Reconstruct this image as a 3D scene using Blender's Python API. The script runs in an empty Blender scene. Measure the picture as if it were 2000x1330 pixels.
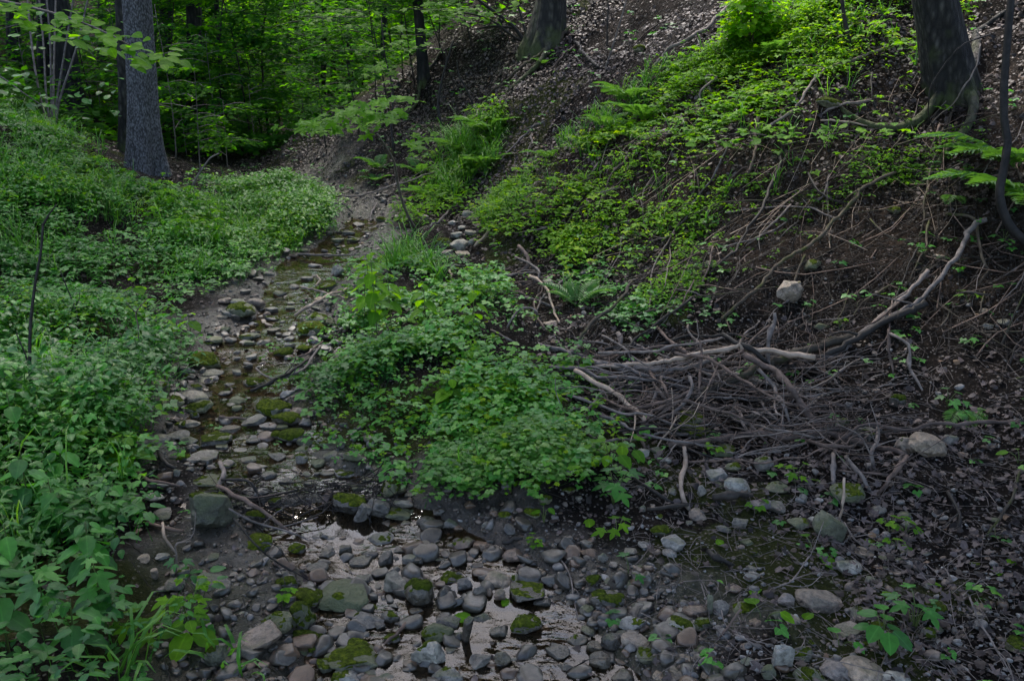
import bpy, math, random
import numpy as np
from mathutils import Vector, Matrix

random.seed(11)
rng = np.random.RandomState(7)
sc = bpy.context.scene
COL = sc.collection

# ------------------------------------------------------------------ camera, sky, sun, exposure
CAM_H, PITCH, HFOV = 1.70, math.radians(18.0), math.radians(60.0)
cam_d = bpy.data.cameras.new('camera')
cam = bpy.data.objects.new('camera', cam_d)
COL.objects.link(cam)
cam_d.sensor_width = 36
cam_d.lens = 18 / math.tan(HFOV / 2)
cam_d.clip_start, cam_d.clip_end = 0.05, 400
cam.location = (0, 0, CAM_H)
cam.rotation_euler = (math.pi / 2 - PITCH, 0, 0)
sc.camera = cam

SUN_EL, SUN_AZ = math.radians(58), math.atan2(-0.22, 0.75)      # azimuth measured from +Y towards +X
world = bpy.data.worlds.new("World")
sc.world = world
world.use_nodes = True
wn = world.node_tree
sky = wn.nodes.new('ShaderNodeTexSky')
sky.sky_type = 'NISHITA'
sky.sun_disc = False
sky.sun_elevation = SUN_EL
sky.sun_rotation = SUN_AZ
sky.air_density, sky.dust_density, sky.ozone_density = 1.0, 3.0, 1.0
bgn = [n for n in wn.nodes if n.type == 'BACKGROUND'][0]
wn.links.new(sky.outputs[0], bgn.inputs[0])
bgn.inputs[1].default_value = 0.15
sun_d = bpy.data.lights.new('sun', 'SUN')
sun_d.energy = 1.5
sun_d.angle = math.radians(10)
sun_d.color = (1.0, 0.95, 0.88)
sun = bpy.data.objects.new('sun', sun_d)
COL.objects.link(sun)
SUN_DIR = Vector((math.sin(SUN_AZ) * math.cos(SUN_EL), math.cos(SUN_AZ) * math.cos(SUN_EL), math.sin(SUN_EL)))
sun.rotation_euler = (-SUN_DIR).to_track_quat('-Z', 'Y').to_euler()
sc.view_settings.view_transform = 'Standard'
sc.view_settings.look = 'None'
sc.view_settings.exposure = 2.15
sc.view_settings.gamma = 1
sc.view_settings.use_curve_mapping = False
sc.render.engine = 'CYCLES'
sc.cycles.max_bounces = 6
sc.cycles.diffuse_bounces = 3
sc.cycles.glossy_bounces = 3
sc.cycles.transmission_bounces = 4
sc.cycles.transparent_max_bounces = 6
sc.cycles.caustics_reflective = False
sc.cycles.caustics_refractive = False
sc.cycles.sample_clamp_indirect = 6
sc.cycles.use_denoising = True

# ------------------------------------------------------------------ numeric helpers
_T = np.random.RandomState(3).rand(256, 256)
_T3 = np.random.RandomState(4).rand(64, 64, 64)

def vnoise(x, y):
    xi, yi = np.floor(x).astype(int), np.floor(y).astype(int)
    fx, fy = x - xi, y - yi
    fx, fy = fx * fx * (3 - 2 * fx), fy * fy * (3 - 2 * fy)
    a, b = _T[xi & 255, yi & 255], _T[(xi + 1) & 255, yi & 255]
    c, d = _T[xi & 255, (yi + 1) & 255], _T[(xi + 1) & 255, (yi + 1) & 255]
    return (a * (1 - fx) + b * fx) * (1 - fy) + (c * (1 - fx) + d * fx) * fy - 0.5

def fbm(x, y, f, o=3):
    s, a = 0, 1.0
    for i in range(o):
        s = s + a * vnoise(x * f + 17.3 * i + 40, y * f + 9.1 * i + 70)
        f *= 2.07
        a *= 0.5
    return s

def vnoise3(p):
    i = np.floor(p).astype(int)
    f = p - i
    f = f * f * (3 - 2 * f)
    r = 0
    for dx in (0, 1):
        for dy in (0, 1):
            for dz in (0, 1):
                w = (f[:, 0] if dx else 1 - f[:, 0]) * (f[:, 1] if dy else 1 - f[:, 1]) * (f[:, 2] if dz else 1 - f[:, 2])
                r = r + w * _T3[(i[:, 0] + dx) & 63, (i[:, 1] + dy) & 63, (i[:, 2] + dz) & 63]
    return r - 0.5

def sp(d, k=4.0):
    return np.logaddexp(0, d * k) / k

def sstep(a, b, x):
    t = np.clip((x - a) / (b - a), 0, 1)
    return t * t * (3 - 2 * t)

def inpoly(x, y, P):
    P = np.asarray(P, float)
    r = np.zeros(np.shape(x), bool)
    n = len(P)
    for i in range(n):
        x1, y1 = P[i]
        x2, y2 = P[(i + 1) % n]
        if y1 == y2:
            continue
        r ^= ((y1 > y) != (y2 > y)) & (x < (x2 - x1) * (y - y1) / (y2 - y1) + x1)
    return r

def segdist(x, y, P, closed=False):
    """unsigned distance to a polyline, and the signed side (positive to the right of travel)"""
    P = np.asarray(P, float)
    best = np.full(np.shape(x), 1e9)
    side = np.zeros(np.shape(x))
    n = len(P) if closed else len(P) - 1
    for i in range(n):
        a, b = P[i], P[(i + 1) % len(P)]
        d = b - a
        L = (d ** 2).sum()
        t = ((x - a[0]) * d[0] + (y - a[1]) * d[1]) / L
        if not closed:
            t = np.clip(t, 0 if i > 0 else -50, 1 if i < n - 1 else 50)
        else:
            t = np.clip(t, 0, 1)
        dx, dy = x - a[0] - t * d[0], y - a[1] - t * d[1]
        ds = np.hypot(dx, dy)
        cr = d[1] * (x - a[0]) - d[0] * (y - a[1])
        m = ds < best - 1e-9
        best = np.where(m, ds, best)
        side = np.where(m, np.sign(cr), side)
    return best, side

KPX = 1000 / math.tan(HFOV / 2)
CP, SP = math.cos(PITCH), math.sin(PITCH)

def ray(px, py):
    u, v = (px - 1000) / KPX, -(py - 665) / KPX
    return np.array([u, CP + v * SP, -SP + v * CP])

def project(x, y, z):
    zz = z - CAM_H
    dep = y * CP - zz * SP
    up = y * SP + zz * CP
    dep = np.where(dep < 0.05, 0.05, dep)
    return 1000 + KPX * x / dep, 665 - KPX * up / dep, dep

def base(y):
    y = np.asarray(y, float)
    return 0.014 * (np.clip(y, -5, 13) - 2) + 0.035 * sstep(3.00, 3.15, y) + 0.045 * np.clip(y - 13, 0, 40) + 0.03 * sstep(4.6, 4.9, y)

def onbase(px, py):
    d = ray(px, py)
    t = CAM_H / -d[2]
    for _ in range(12):
        t = (CAM_H - base(d[1] * t)) / -d[2]
    return d[0] * t, d[1] * t

# water edges, read along the stream: (row, left, right) in photograph pixels
WROWS = [(1329, 610, 1260), (1230, 600, 1170), (1170, 590, 1130), (1110, 570, 1090), (1060, 540, 960), (1010, 545, 860),
         (975, 440, 800), (930, 420, 750), (880, 370, 600), (830, 380, 545), (780, 385, 520), (730, 410, 560), (690, 440, 585), (650, 470, 605),
         (600, 500, 600), (560, 525, 625), (520, 560, 660), (480, 620, 690), (445, 655, 730), (425, 668, 740), (408, 655, 720), (395, 600, 680), (380, 500, 600)]
_wl = np.array([onbase(l, r_) for r_, l, _ in WROWS])
_wr = np.array([onbase(r, r_) for r_, _, r in WROWS])
_o = np.argsort(_wl[:, 1])
_wl, _wr = _wl[_o], _wr[_o]
def wL(y): return np.interp(y, np.r_[-6, _wl[:, 1]], np.r_[-0.2, _wl[:, 0]])
def wR(y): return np.interp(y, np.r_[-6, _wr[:, 1]], np.r_[1.2, _wr[:, 0]])
FOOT = [(4.2, -6), (3.4, 1.5)] + [onbase(*p) for p in [(2060, 800), (1640, 690), (1350, 655), (1130, 575), (1000, 520), (900, 450), (800, 402), (700, 370), (560, 352)]] + [(-4.0, 12.9), (-5.2, 14.5), (-5.5, 30), (-6, 90)]
RIDGE = [(-8, 10.5), (-4.6, 12.3), (-2.4, 13.2), (-1.0, 13.9), (0.6, 15.2), (4, 18.5), (12, 27), (30, 50)]
LFOOT = [(-1.2, -6), (-1.15, 1.0)] + [onbase(*p) for p in [(330, 1290), (270, 1000), (295, 800), (345, 620), (520, 510), (640, 420)]] + [(-3.2, 11.2), (-4.3, 13), (-5.4, 18), (-7, 90)]
ISL = [onbase(*p) for p in [(655, 640), (705, 540), (860, 505), (960, 560), (1080, 690), (1180, 830), (1240, 930), (1160, 1000), (1010, 1010), (890, 965), (800, 905), (720, 850), (640, 770), (630, 700)]]
CBANK = [onbase(*p) for p in [(1000, 520), (1200, 600), (1400, 640), (1640, 690), (2060, 800), (2300, 900)]]

POOL = onbase(650, 1032)
def water_z(y):
    return base(y) - 0.017 - 0.011 * sstep(2.9, 2.6, y)

def terrain(x, y, fine=True):
    x = np.asarray(x, float)
    y = np.asarray(y, float)
    b = base(y)
    # channel
    l, r = wL(y), wR(y)
    wob = 0.16 * fbm(x, y, 2.3, 2)
    inside = np.minimum(x - l, r - x) + wob
    chan = sstep(-0.14, 0.10, inside)
    h = b - 0.052 * chan + 0.030 * chan * fbm(x, y, 5.5, 3)
    h = h + chan * .032 * np.exp(-((y - 3.10 + .05 * fbm(x, y, 2, 2)) / .065) ** 2) * (1 + 1.2 * fbm(x, y, 9, 2))
    h = h - 0.040 * sstep(1.25, .55, np.hypot((x - POOL[0]) / .34, (y - POOL[1]) / .17))
    # right slope
    d, s = segdist(x, y, FOOT)
    d = d * s
    d = d + 0.35 * fbm(x, y, 0.7, 3)
    prof = 0.90 * sp(d, 3.0) - 0.24 * sp(d - 1.3, 3) + 0.05 * sp(d - 5, 1)
    dr, sr = segdist(x, y, RIDGE)
    dr = -dr * sr                                    # positive beyond the spur
    cut = 0.95 * sp(dr, 1.2)
    hr = prof - cut
    hr = np.where(hr > 0, hr, 0.35 * hr * 0)
    rise = np.clip(y - 34, 0, 60) * 0.30
    h = h + hr + rise
    # left bank
    dl, sl = segdist(x, y, LFOOT)
    dl = -dl * sl + 0.25 * fbm(x + 5, y, 0.9, 2)
    sl_ = sp(dl, 5.0)
    q = np.minimum(sl_, 3.4)
    h = h + 0.07 * sl_ + 0.095 * q * q + 0.52 * np.maximum(sl_ - 3.4, 0) + 0.05 * sstep(0.0, 0.18, dl)
    # vegetated gravel bar
    di, _ = segdist(x, y, ISL, True)
    ins = inpoly(x, y, ISL)
    di = np.where(ins, di, -di) + 0.10 * fbm(x, y, 3.1, 2)
    h = h + 0.10 * sstep(-0.06, 0.40, di) + 0.03 * sstep(0.3, 1.0, di)
    # relief
    if fine:
        out = 1 - 0.75 * chan
        far = sstep(25, 8, y)
        h = h + 0.055 * fbm(x, y, 1.6, 3) * out + 0.038 * fbm(x + 3, y, 6.5, 3) * (0.3 + 0.7 * out) * far
        rough = sstep(0.1, 0.8, d)
        rid = 1 - 2 * np.abs(fbm(x * 0.9 + y * 0.5, y * 0.6, 1.7, 3))
        h = h + rough * (0.16 * fbm(x, y, 1.9, 3) + 0.055 * (rid - 0.6)) * far + 0.016 * rough * far * fbm(x, y, 22, 2)
    return h

def at(px, py, lift=0.0, water=False):
    d = ray(px, py)
    t = np.concatenate([np.arange(1.2, 14, 0.02), np.arange(14, 70, 0.1)])
    X, Y, Z = d[0] * t, d[1] * t, CAM_H + d[2] * t
    g = Z - ((np.maximum(terrain(X, Y), water_z(Y) - 0.004) if water else terrain(X, Y)) + lift)
    i = np.argmax(g < 0)
    if g[i] >= 0:
        i = len(t) - 1
    return Vector((X[i], Y[i], Z[i]))

def gz(x, y):
    return float(terrain(np.array([x]), np.array([y]))[0])

def dist_of(p):
    return p.y * CP - (p.z - CAM_H) * SP

# ------------------------------------------------------------------ mesh helpers
def mk_mesh(name, V, F, mat=None, attrs=None, smooth=True):
    """F: (n,3) or (n,4) int array, or a list of such arrays"""
    if not isinstance(F, list):
        F = [F]
    F = [np.asarray(f, np.int32) for f in F if len(f)]
    me = bpy.data.meshes.new(name)
    V = np.asarray(V, np.float32)
    me.vertices.add(len(V))
    me.vertices.foreach_set('co', V.ravel())
    loops = np.concatenate([f.ravel() for f in F])
    tot = np.concatenate([np.full(len(f), f.shape[1], np.int32) for f in F])
    start = np.r_[0, np.cumsum(tot)[:-1]].astype(np.int32)
    me.loops.add(len(loops))
    me.loops.foreach_set('vertex_index', loops)
    me.polygons.add(len(tot))
    me.polygons.foreach_set('loop_start', start)
    me.polygons.foreach_set('loop_total', tot)
    if smooth:
        me.polygons.foreach_set('use_smooth', np.ones(len(tot), bool))
    if attrs:
        for k, a in attrs.items():
            at_ = me.attributes.new(k, 'FLOAT', 'POINT')
            at_.data.foreach_set('value', np.asarray(a, np.float32))
    me.update(calc_edges=True)
    if mat:
        me.materials.append(mat)
    return me

def ob(name, data, parent=None, label=None, cat=None, group=None, kind=None, loc=None):
    o = bpy.data.objects.new(name, data)
    COL.objects.link(o)
    if parent is not None:
        o.parent = parent
    if loc is not None:
        o.location = loc
    if label: o['label'] = label
    if cat: o['category'] = cat
    if group: o['group'] = group
    if kind: o['kind'] = kind
    return o

def resample(P, n):
    P = np.asarray(P, float)
    if len(P) == 2:
        t = np.linspace(0, 1, n)[:, None]
        return P[0] * (1 - t) + P[1] * t
    Q = np.vstack([2 * P[0] - P[1], P, 2 * P[-1] - P[-2]])
    out = []
    s = np.linspace(0, len(P) - 1, n)
    for v in s:
        i = min(int(v), len(P) - 2)
        t = v - i
        a, b, c, d = Q[i], Q[i + 1], Q[i + 2], Q[i + 3]
        out.append(0.5 * ((2 * b) + (-a + c) * t + (2 * a - 5 * b + 4 * c - d) * t * t + (-a + 3 * b - 3 * c + d) * t ** 3))
    return np.array(out)

def tube(P, R, seg=6, rough=0.0, r=None):
    """capped tube; returns V, quads, tris"""
    P = np.asarray(P, float)
    R = np.broadcast_to(np.asarray(R, float), (len(P),))
    T = np.gradient(P, axis=0)
    T /= np.linalg.norm(T, axis=1)[:, None] + 1e-9
    up = np.array([0.13, 0.21, 0.97]) if abs(T[0][2]) < 0.8 else np.array([1.0, 0.1, 0.05])
    A = np.cross(T, up); A /= np.linalg.norm(A, axis=1)[:, None] + 1e-9
    B = np.cross(T, A)
    a = np.linspace(0, 2 * math.pi, seg, endpoint=False)
    n = len(P)
    rr = R[:, None] * np.ones((n, seg))
    if rough:
        rr = rr * (1 + rough * ((r or rng).rand(n, seg) - 0.5))
    V = P[:, None, :] + rr[..., None] * (np.cos(a)[None, :, None] * A[:, None, :] + np.sin(a)[None, :, None] * B[:, None, :])
    V = V.reshape(-1, 3)
    i = np.arange(n - 1)[:, None] * seg
    j = np.arange(seg)[None, :]
    k = (j + 1) % seg
    Q = np.stack([i + j, i + k, i + seg + k, i + seg + j], -1).reshape(-1, 4)
    V = np.vstack([V, P[0], P[-1]])
    c0, c1 = n * seg, n * seg + 1
    j = np.arange(seg)
    k = (j + 1) % seg
    Tr = np.vstack([np.stack([np.full(seg, c0), k, j], -1), np.stack([np.full(seg, c1), (n - 1) * seg + j, (n - 1) * seg + k], -1)])
    return V, Q, Tr

class Bag:
    """collects pieces and joins them into one mesh"""
    def __init__(s):
        s.V, s.F3, s.F4, s.n, s.A = [], [], [], 0, {}
    def add(s, V, Q=None, T=None, **at_):
        s.V.append(V)
        if Q is not None and len(Q): s.F4.append(np.asarray(Q) + s.n)
        if T is not None and len(T): s.F3.append(np.asarray(T) + s.n)
        for k, a in at_.items():
            s.A.setdefault(k, []).append(np.broadcast_to(np.asarray(a, float), (len(V),)))
        s.n += len(V)
    def mesh(s, name, mat):
        F = []
        if s.F4: F.append(np.vstack(s.F4))
        if s.F3: F.append(np.vstack(s.F3))
        return mk_mesh(name, np.vstack(s.V), F, mat, {k: np.concatenate(a) for k, a in s.A.items()})

def frames(normal, yaw):
    """rotation matrices (n,3,3): local z -> normal, local y -> heading yaw projected"""
    nz = normal / np.linalg.norm(normal, axis=1)[:, None]
    h = np.stack([np.sin(yaw), np.cos(yaw), np.zeros_like(yaw)], 1)
    y = h - (h * nz).sum(1)[:, None] * nz
    y /= np.linalg.norm(y, axis=1)[:, None] + 1e-9
    x = np.cross(y, nz)
    return np.stack([x, y, nz], 2)

def scatter(tmpl, pos, M, scale, v):
    """tmpl=(V, F, e); returns merged V, F, attr v, attr e"""
    tv, tf, te = tmpl
    n, m = len(pos), len(tv)
    scale = np.asarray(scale, float)
    if scale.ndim == 1:
        scale = scale[:, None]
    L = tv[None] * scale[:, None, :]
    V = np.einsum('nij,nmj->nmi', M, L) + pos[:, None]
    F = tf[None] + (np.arange(n) * m)[:, None, None]
    return V.reshape(-1, 3), F.reshape(-1, tf.shape[1]), np.repeat(v, m), np.tile(te, n)

# ------------------------------------------------------------------ leaf templates (stalk at origin, tip at +Y, face +Z)
def T_(V, F, e): return np.array(V, float), np.array(F, int), np.array(e, float)
LEAF4 = T_([(0, 0, 0), (0, .55, -.03), (0, 1, -.10), (-.30, .42, .05), (.30, .42, .05)],
           [(0, 1, 3), (1, 2, 3), (0, 4, 1), (1, 4, 2)], [0, 0, 0, 1, 1])
LEAF2 = T_([(0, 0, 0), (0, 1, -.08), (-.32, .45, .04), (.32, .45, .04)], [(0, 1, 2), (0, 3, 1)], [.1, .3, 1, 1])
LEAF6 = T_([(0, 0, 0), (0, .5, -.03), (0, 1, -.12), (-.29, .24, .05), (-.25, .66, .02), (.29, .24, .05), (.25, .66, .02)],
           [(0, 1, 3), (1, 4, 3), (1, 2, 4), (0, 5, 1), (1, 5, 6), (1, 6, 2)], [0, 0, 0, 1, 1, 1, 1])
def _leaf_big(w=0.36, teeth=0.03, n=6, droop=0.16, fold=0.10):
    V, F, e = [], [], []
    for i in range(n + 1):
        t = i / n
        V.append((0, t, -droop * t * t)); e.append(0)
    wid = lambda t: w * (math.sin(math.pi * min(1, t * 0.97 + 0.03) ** 0.75) ** 0.85)
    def side(s):
        b = len(V)
        for i in range(1, n):
            t = (i - 0.15) / n
            ww = wid(t)
            V.append((s * (ww + (teeth if i % 2 else 0)), t + teeth * .6, -droop * t * t + fold * ww / w * .9 - 0.06 * (ww / w) ** 2)); e.append(1)
        for i in range(1, n - 1):
            q = [i, i + 1, b + i, b + i - 1]
            q = q if s > 0 else q[::-1]
            # to triangles
            F.append((q[0], q[1], q[2])); F.append((q[0], q[2], q[3]))
        F.append((0, 1, b) if s < 0 else (1, 0, b))
        F.append((n - 1, n, b + n - 2) if s < 0 else (n, n - 1, b + n - 2))
    side(-1); side(1)
    V = np.array(V); F = np.array(F)
    # face all up
    for k, f in enumerate(F):
        a, b_, c = V[f[0]], V[f[1]], V[f[2]]
        if np.cross(b_ - a, c - a)[2] < 0: F[k] = f[::-1]
    return V, F, np.array(e, float)
LEAFB = _leaf_big()
LEAFN = _leaf_big(0.29, 0.05, 8, 0.22, 0.12)
def _maple(lobes=5, seedv=0):
    r = random.Random(seedv)
    pts = []
    angs = [-125, -62, 0, 62, 125]
    lens = [0.42, 0.72, 0.95, 0.72, 0.42]
    c = np.array([0, 0.16])
    out = [(-.02, 0.0)]
    for i, (a, l) in enumerate(zip(angs, lens)):
        for da, f in ((-22, 0.60), (-10, 0.80), (0, 1.0), (10, 0.80), (22, 0.60)):
            A = math.radians(a + da)
            out.append((c[0] + math.sin(A) * l * f * 0.85, c[1] + math.cos(A) * l * f * 0.85))
        if i < 4:
            A = math.radians((a + angs[i + 1]) / 2)
            out.append((c[0] + math.sin(A) * .30, c[1] + math.cos(A) * .30))
    out.append((.02, 0.0))
    V = [(0, 0.16, 0)] + [(x, y, 0.05 * math.sin(7 * x + seedv) * abs(x) - 0.22 * (x * x + (y - .16) ** 2)) for x, y in out]
    n = len(out)
    F = [(0, i + 2, i + 1) for i in range(n - 1)]
    return np.array(V, float), np.array(F, int), np.array([0] + [min(1, math.hypot(x, y) * 1.2) for x, y in out])
MAPLE = _maple()
def _compound(t, angs, sc_=0.62, off=0.10):
    V, F, e, n = [], [], [], 0
    for a, s in angs:
        a = math.radians(a)
        R = np.array([[math.cos(a), math.sin(a), 0], [-math.sin(a), math.cos(a), 0], [0, 0, 1]])
        v = (t[0] * s * sc_ * np.array([1.5, 1, 1])) @ R.T + R @ np.array([0, 0.02, 0]) + np.array([0, off, 0])
        V.append(v); F.append(t[1] + n); e.append(t[2]); n += len(v)
    return np.vstack(V), np.vstack(F), np.concatenate(e)
TRI = _compound(LEAF6, [(-82, .9), (0, 1), (82, .9)])
TRI4 = _compound(LEAF4, [(-82, .9), (0, 1.05), (82, .9)])
PINN = _compound(LEAF4, [(-100, .6), (-60, .8), (-20, 1), (20, 1), (60, .8), (100, .6)], 0.6)
BLADE = T_([(-.016, 0, 0), (.016, 0, 0), (-.018, .35, .30), (.018, .35, .30), (-.012, .75, .42), (.012, .75, .42), (0, 1.1, .34)],
           [(0, 1, 3), (0, 3, 2), (2, 3, 5), (2, 5, 4), (4, 5, 6)], [0, 1, 0, 1, 0, 1, 0])
DEAD = T_([(0, 0, 0), (0, .5, .10), (0, 1, .02), (-.34, .30, .0), (-.30, .74, .16), (.36, .25, .18), (.27, .70, .02)],
          [(0, 1, 3), (1, 4, 3), (1, 2, 4), (0, 5, 1), (1, 5, 6), (1, 6, 2)], [0, 0, 0, 1, 1, 1, 1])

# ------------------------------------------------------------------ materials
def new_mat(name):
    m = bpy.data.materials.new(name)
    m.use_nodes = True
    nt = m.node_tree
    for n in list(nt.nodes): nt.nodes.remove(n)
    out = nt.nodes.new('ShaderNodeOutputMaterial')
    return m, nt, out
def N(nt, typ, **kw):
    n = nt.nodes.new(typ)
    for k, v in kw.items():
        if k.startswith('i_'):
            n.inputs[k[2:].replace('_', ' ')].default_value = v
        else:
            setattr(n, k, v)
    return n
def L(nt, a, b): nt.links.new(a, b)
def ramp(nt, fac, stops):
    r = nt.nodes.new('ShaderNodeValToRGB')
    el = r.color_ramp.elements
    while len(el) < len(stops): el.new(0.5)
    for e, (p, c) in zip(el, stops):
        e.position = p
        e.color = (c[0], c[1], c[2], 1)
    L(nt, fac, r.inputs[0])
    return r.outputs[0]
def noise(nt, scale, detail=4, rough=.55, coord='Object', vec=None):
    n = N(nt, 'ShaderNodeTexNoise')
    n.inputs['Scale'].default_value = scale
    n.inputs['Detail'].default_value = detail
    n.inputs['Roughness'].default_value = rough
    if vec is None:
        tc = N(nt, 'ShaderNodeTexCoord')
        vec = tc.outputs[coord]
    L(nt, vec, n.inputs['Vector'])
    return n.outputs['Fac']
def mixc(nt, fac, a, b, mode='MIX'):
    m = N(nt, 'ShaderNodeMix', data_type='RGBA', blend_type=mode)
    for sock, v in ((m.inputs[0], fac), (m.inputs[6], a), (m.inputs[7], b)):
        if isinstance(v, (int, float)): sock.default_value = v
        elif isinstance(v, tuple): sock.default_value = (*v, 1)
        else: L(nt, v, sock)
    return m.outputs[2]
def math_(nt, op, a, b=0.5, clamp=False):
    m = N(nt, 'ShaderNodeMath', operation=op, use_clamp=clamp)
    for s, v in ((m.inputs[0], a), (m.inputs[1], b)):
        if isinstance(v, (int, float)): s.default_value = v
        else: L(nt, v, s)
    return m.outputs[0]
def bump(nt, h, strength, dist=0.01, prev=None):
    b = N(nt, 'ShaderNodeBump')
    b.inputs['Strength'].default_value = strength
    b.inputs['Distance'].default_value = dist
    L(nt, h, b.inputs['Height'])
    if prev: L(nt, prev, b.inputs['Normal'])
    return b.outputs[0]

def leaf_mat(name, lo, hi, trans, tf=0.38, rough=0.44, spec=0.26):
    m, nt, out = new_mat(name)
    a = N(nt, 'ShaderNodeAttribute', attribute_name='v')
    e = N(nt, 'ShaderNodeAttribute', attribute_name='e')
    geo = N(nt, 'ShaderNodeNewGeometry')
    col = ramp(nt, a.outputs['Fac'], [(0, lo), (0.55, tuple((x + y) / 2 for x, y in zip(lo, hi))), (0.93, hi), (1.0, (hi[0] * 1.5, hi[1] * 1.1, hi[2] * .9))])
    nz = noise(nt, 60, 2, .5, vec=geo.outputs['Position'])
    col = mixc(nt, 0.35, col, ramp(nt, nz, [(.3, (.35, .35, .35)), (.7, (1, 1, 1))]), 'MULTIPLY')
    vein = ramp(nt, e.outputs['Fac'], [(0.0, (1.45, 1.35, 1.5)), (.14, (1, 1, 1)), (1, (.92, .95, .9))])
    col = mixc(nt, 1.0, col, vein, 'MULTIPLY')
    p = N(nt, 'ShaderNodeBsdfPrincipled')
    L(nt, col, p.inputs['Base Color'])
    p.inputs['Roughness'].default_value = rough
    p.inputs['Specular IOR Level'].default_value = spec
    b = bump(nt, noise(nt, 140, 2, .5, vec=geo.outputs['Position']), 0.25, 0.004)
    L(nt, b, p.inputs['Normal'])
    tr = N(nt, 'ShaderNodeBsdfTranslucent')
    tc = mixc(nt, 1.0, col, trans, 'MULTIPLY')
    L(nt, tc, tr.inputs['Color'])
    mx = N(nt, 'ShaderNodeMixShader')
    mx.inputs[0].default_value = tf
    L(nt, p.outputs[0], mx.inputs[1])
    L(nt, tr.outputs[0], mx.inputs[2])
    L(nt, mx.outputs[0], out.inputs[0])
    return m
G_DARK = leaf_mat('herb_leaf', (.018, .092, .018), (.075, .260, .034), (2.2, 2.3, .7))
G_MID = leaf_mat('slope_leaf', (.040, .130, .008), (.135, .290, .010), (2.3, 2.2, .4), 0.45, 0.6, 0.12)
G_BRIGHT = leaf_mat('maple_leaf', (.055, .180, .006), (.125, .300, .008), (2.5, 2.2, .35), 0.62, 0.6, 0.15)
G_GRASS = leaf_mat('grass_blade', (.035, .125, .016), (.085, .230, .030), (2.0, 2.1, .7), 0.35)
G_FERN = leaf_mat('fern_frond', (.045, .125, .030), (.085, .200, .045), (2.2, 2.2, .7), 0.4)
G_WOOD = leaf_mat('wood_leaf', (.010, .062, .010), (.085, .240, .006), (3.0, 2.7, .35), 0.62, 0.7, 0.05)
G_NEEDLE = leaf_mat('canopy_leaf', (.018, .050, .014), (.040, .090, .016), (2.0, 2.0, .6), 0.3)

def litter_mat():
    m, nt, out = new_mat('dead_leaf')
    a = N(nt, 'ShaderNodeAttribute', attribute_name='v')
    col = ramp(nt, a.outputs['Fac'], [(0, (.012, .009, .008)), (.35, (.036, .025, .022)), (.7, (.090, .066, .060)), (.94, (.115, .088, .08)), (1, (.15, .085, .04))])
    geo = N(nt, 'ShaderNodeNewGeometry')
    nz = noise(nt, 90, 3, .6, vec=geo.outputs['Position'])
    col = mixc(nt, .6, col, ramp(nt, nz, [(.3, (.3, .3, .3)), (.65, (1, 1, 1))]), 'MULTIPLY')
    p = N(nt, 'ShaderNodeBsdfPrincipled')
    L(nt, col, p.inputs['Base Color'])
    p.inputs['Roughness'].default_value = .55
    p.inputs['Specular IOR Level'].default_value = .22
    L(nt, bump(nt, nz, .5, .003), p.inputs['Normal'])
    L(nt, p.outputs[0], out.inputs[0])
    return m
M_DEAD = litter_mat()

def rock_mat(name, c1, c2, rough, stain, wet=0.0):
    m, nt, out = new_mat(name)
    tc = N(nt, 'ShaderNodeTexCoord')
    oi = N(nt, 'ShaderNodeObjectInfo')
    add = N(nt, 'ShaderNodeVectorMath', operation='ADD')
    L(nt, tc.outputs['Object'], add.inputs[0])
    sca = N(nt, 'ShaderNodeVectorMath', operation='SCALE')
    comb = N(nt, 'ShaderNodeCombineXYZ')
    for k in range(3): L(nt, oi.outputs['Random'], comb.inputs[k])
    L(nt, comb.outputs[0], sca.inputs[0]); sca.inputs['Scale'].default_value = 37.0
    L(nt, sca.outputs[0], add.inputs[1])
    vec = add.outputs[0]
    n1 = noise(nt, 9, 6, .65, vec=vec)
    n2 = noise(nt, 55, 5, .7, vec=vec)
    n3 = noise(nt, 5.5, 3, .5, vec=vec)
    col = ramp(nt, n1, [(.30, c1), (.68, c2)])
    col = mixc(nt, .85, col, ramp(nt, n2, [(.34, (.22, .21, .20)), (.50, (.8, .8, .8)), (.66, (1.25, 1.22, 1.18))]), 'MULTIPLY')
    rv = ramp(nt, oi.outputs['Random'], [(0, (.72, .70, .72)), (.5, (1, 1, 1)), (1, (1.2, 1.12, .95))])
    col = mixc(nt, 1, col, rv, 'MULTIPLY')
    geo = N(nt, 'ShaderNodeNewGeometry')
    sx = N(nt, 'ShaderNodeSeparateXYZ')
    L(nt, geo.outputs['Normal'], sx.inputs[0])
    t = math_(nt, 'ADD', math_(nt, 'MULTIPLY', sx.outputs[2], .25), n3)
    al = ramp(nt, t, [(.80 - stain, (0, 0, 0)), (.92 - stain, (1, 1, 1))])
    col = mixc(nt, math_(nt, 'MULTIPLY', al, .75), col, (.040, .050, .012))
    p = N(nt, 'ShaderNodeBsdfPrincipled')
    L(nt, col, p.inputs['Base Color'])
    p.inputs['Specular IOR Level'].default_value = .5
    rr = ramp(nt, n2, [(.3, (rough - .12,) * 3), (.7, (rough + .12,) * 3)])
    L(nt, rr, p.inputs['Roughness'])
    b = bump(nt, n1, .9, .03)
    b = bump(nt, n2, .9, .007, b)
    L(nt, b, p.inputs['Normal'])
    L(nt, p.outputs[0], out.inputs[0])
    return m
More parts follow.
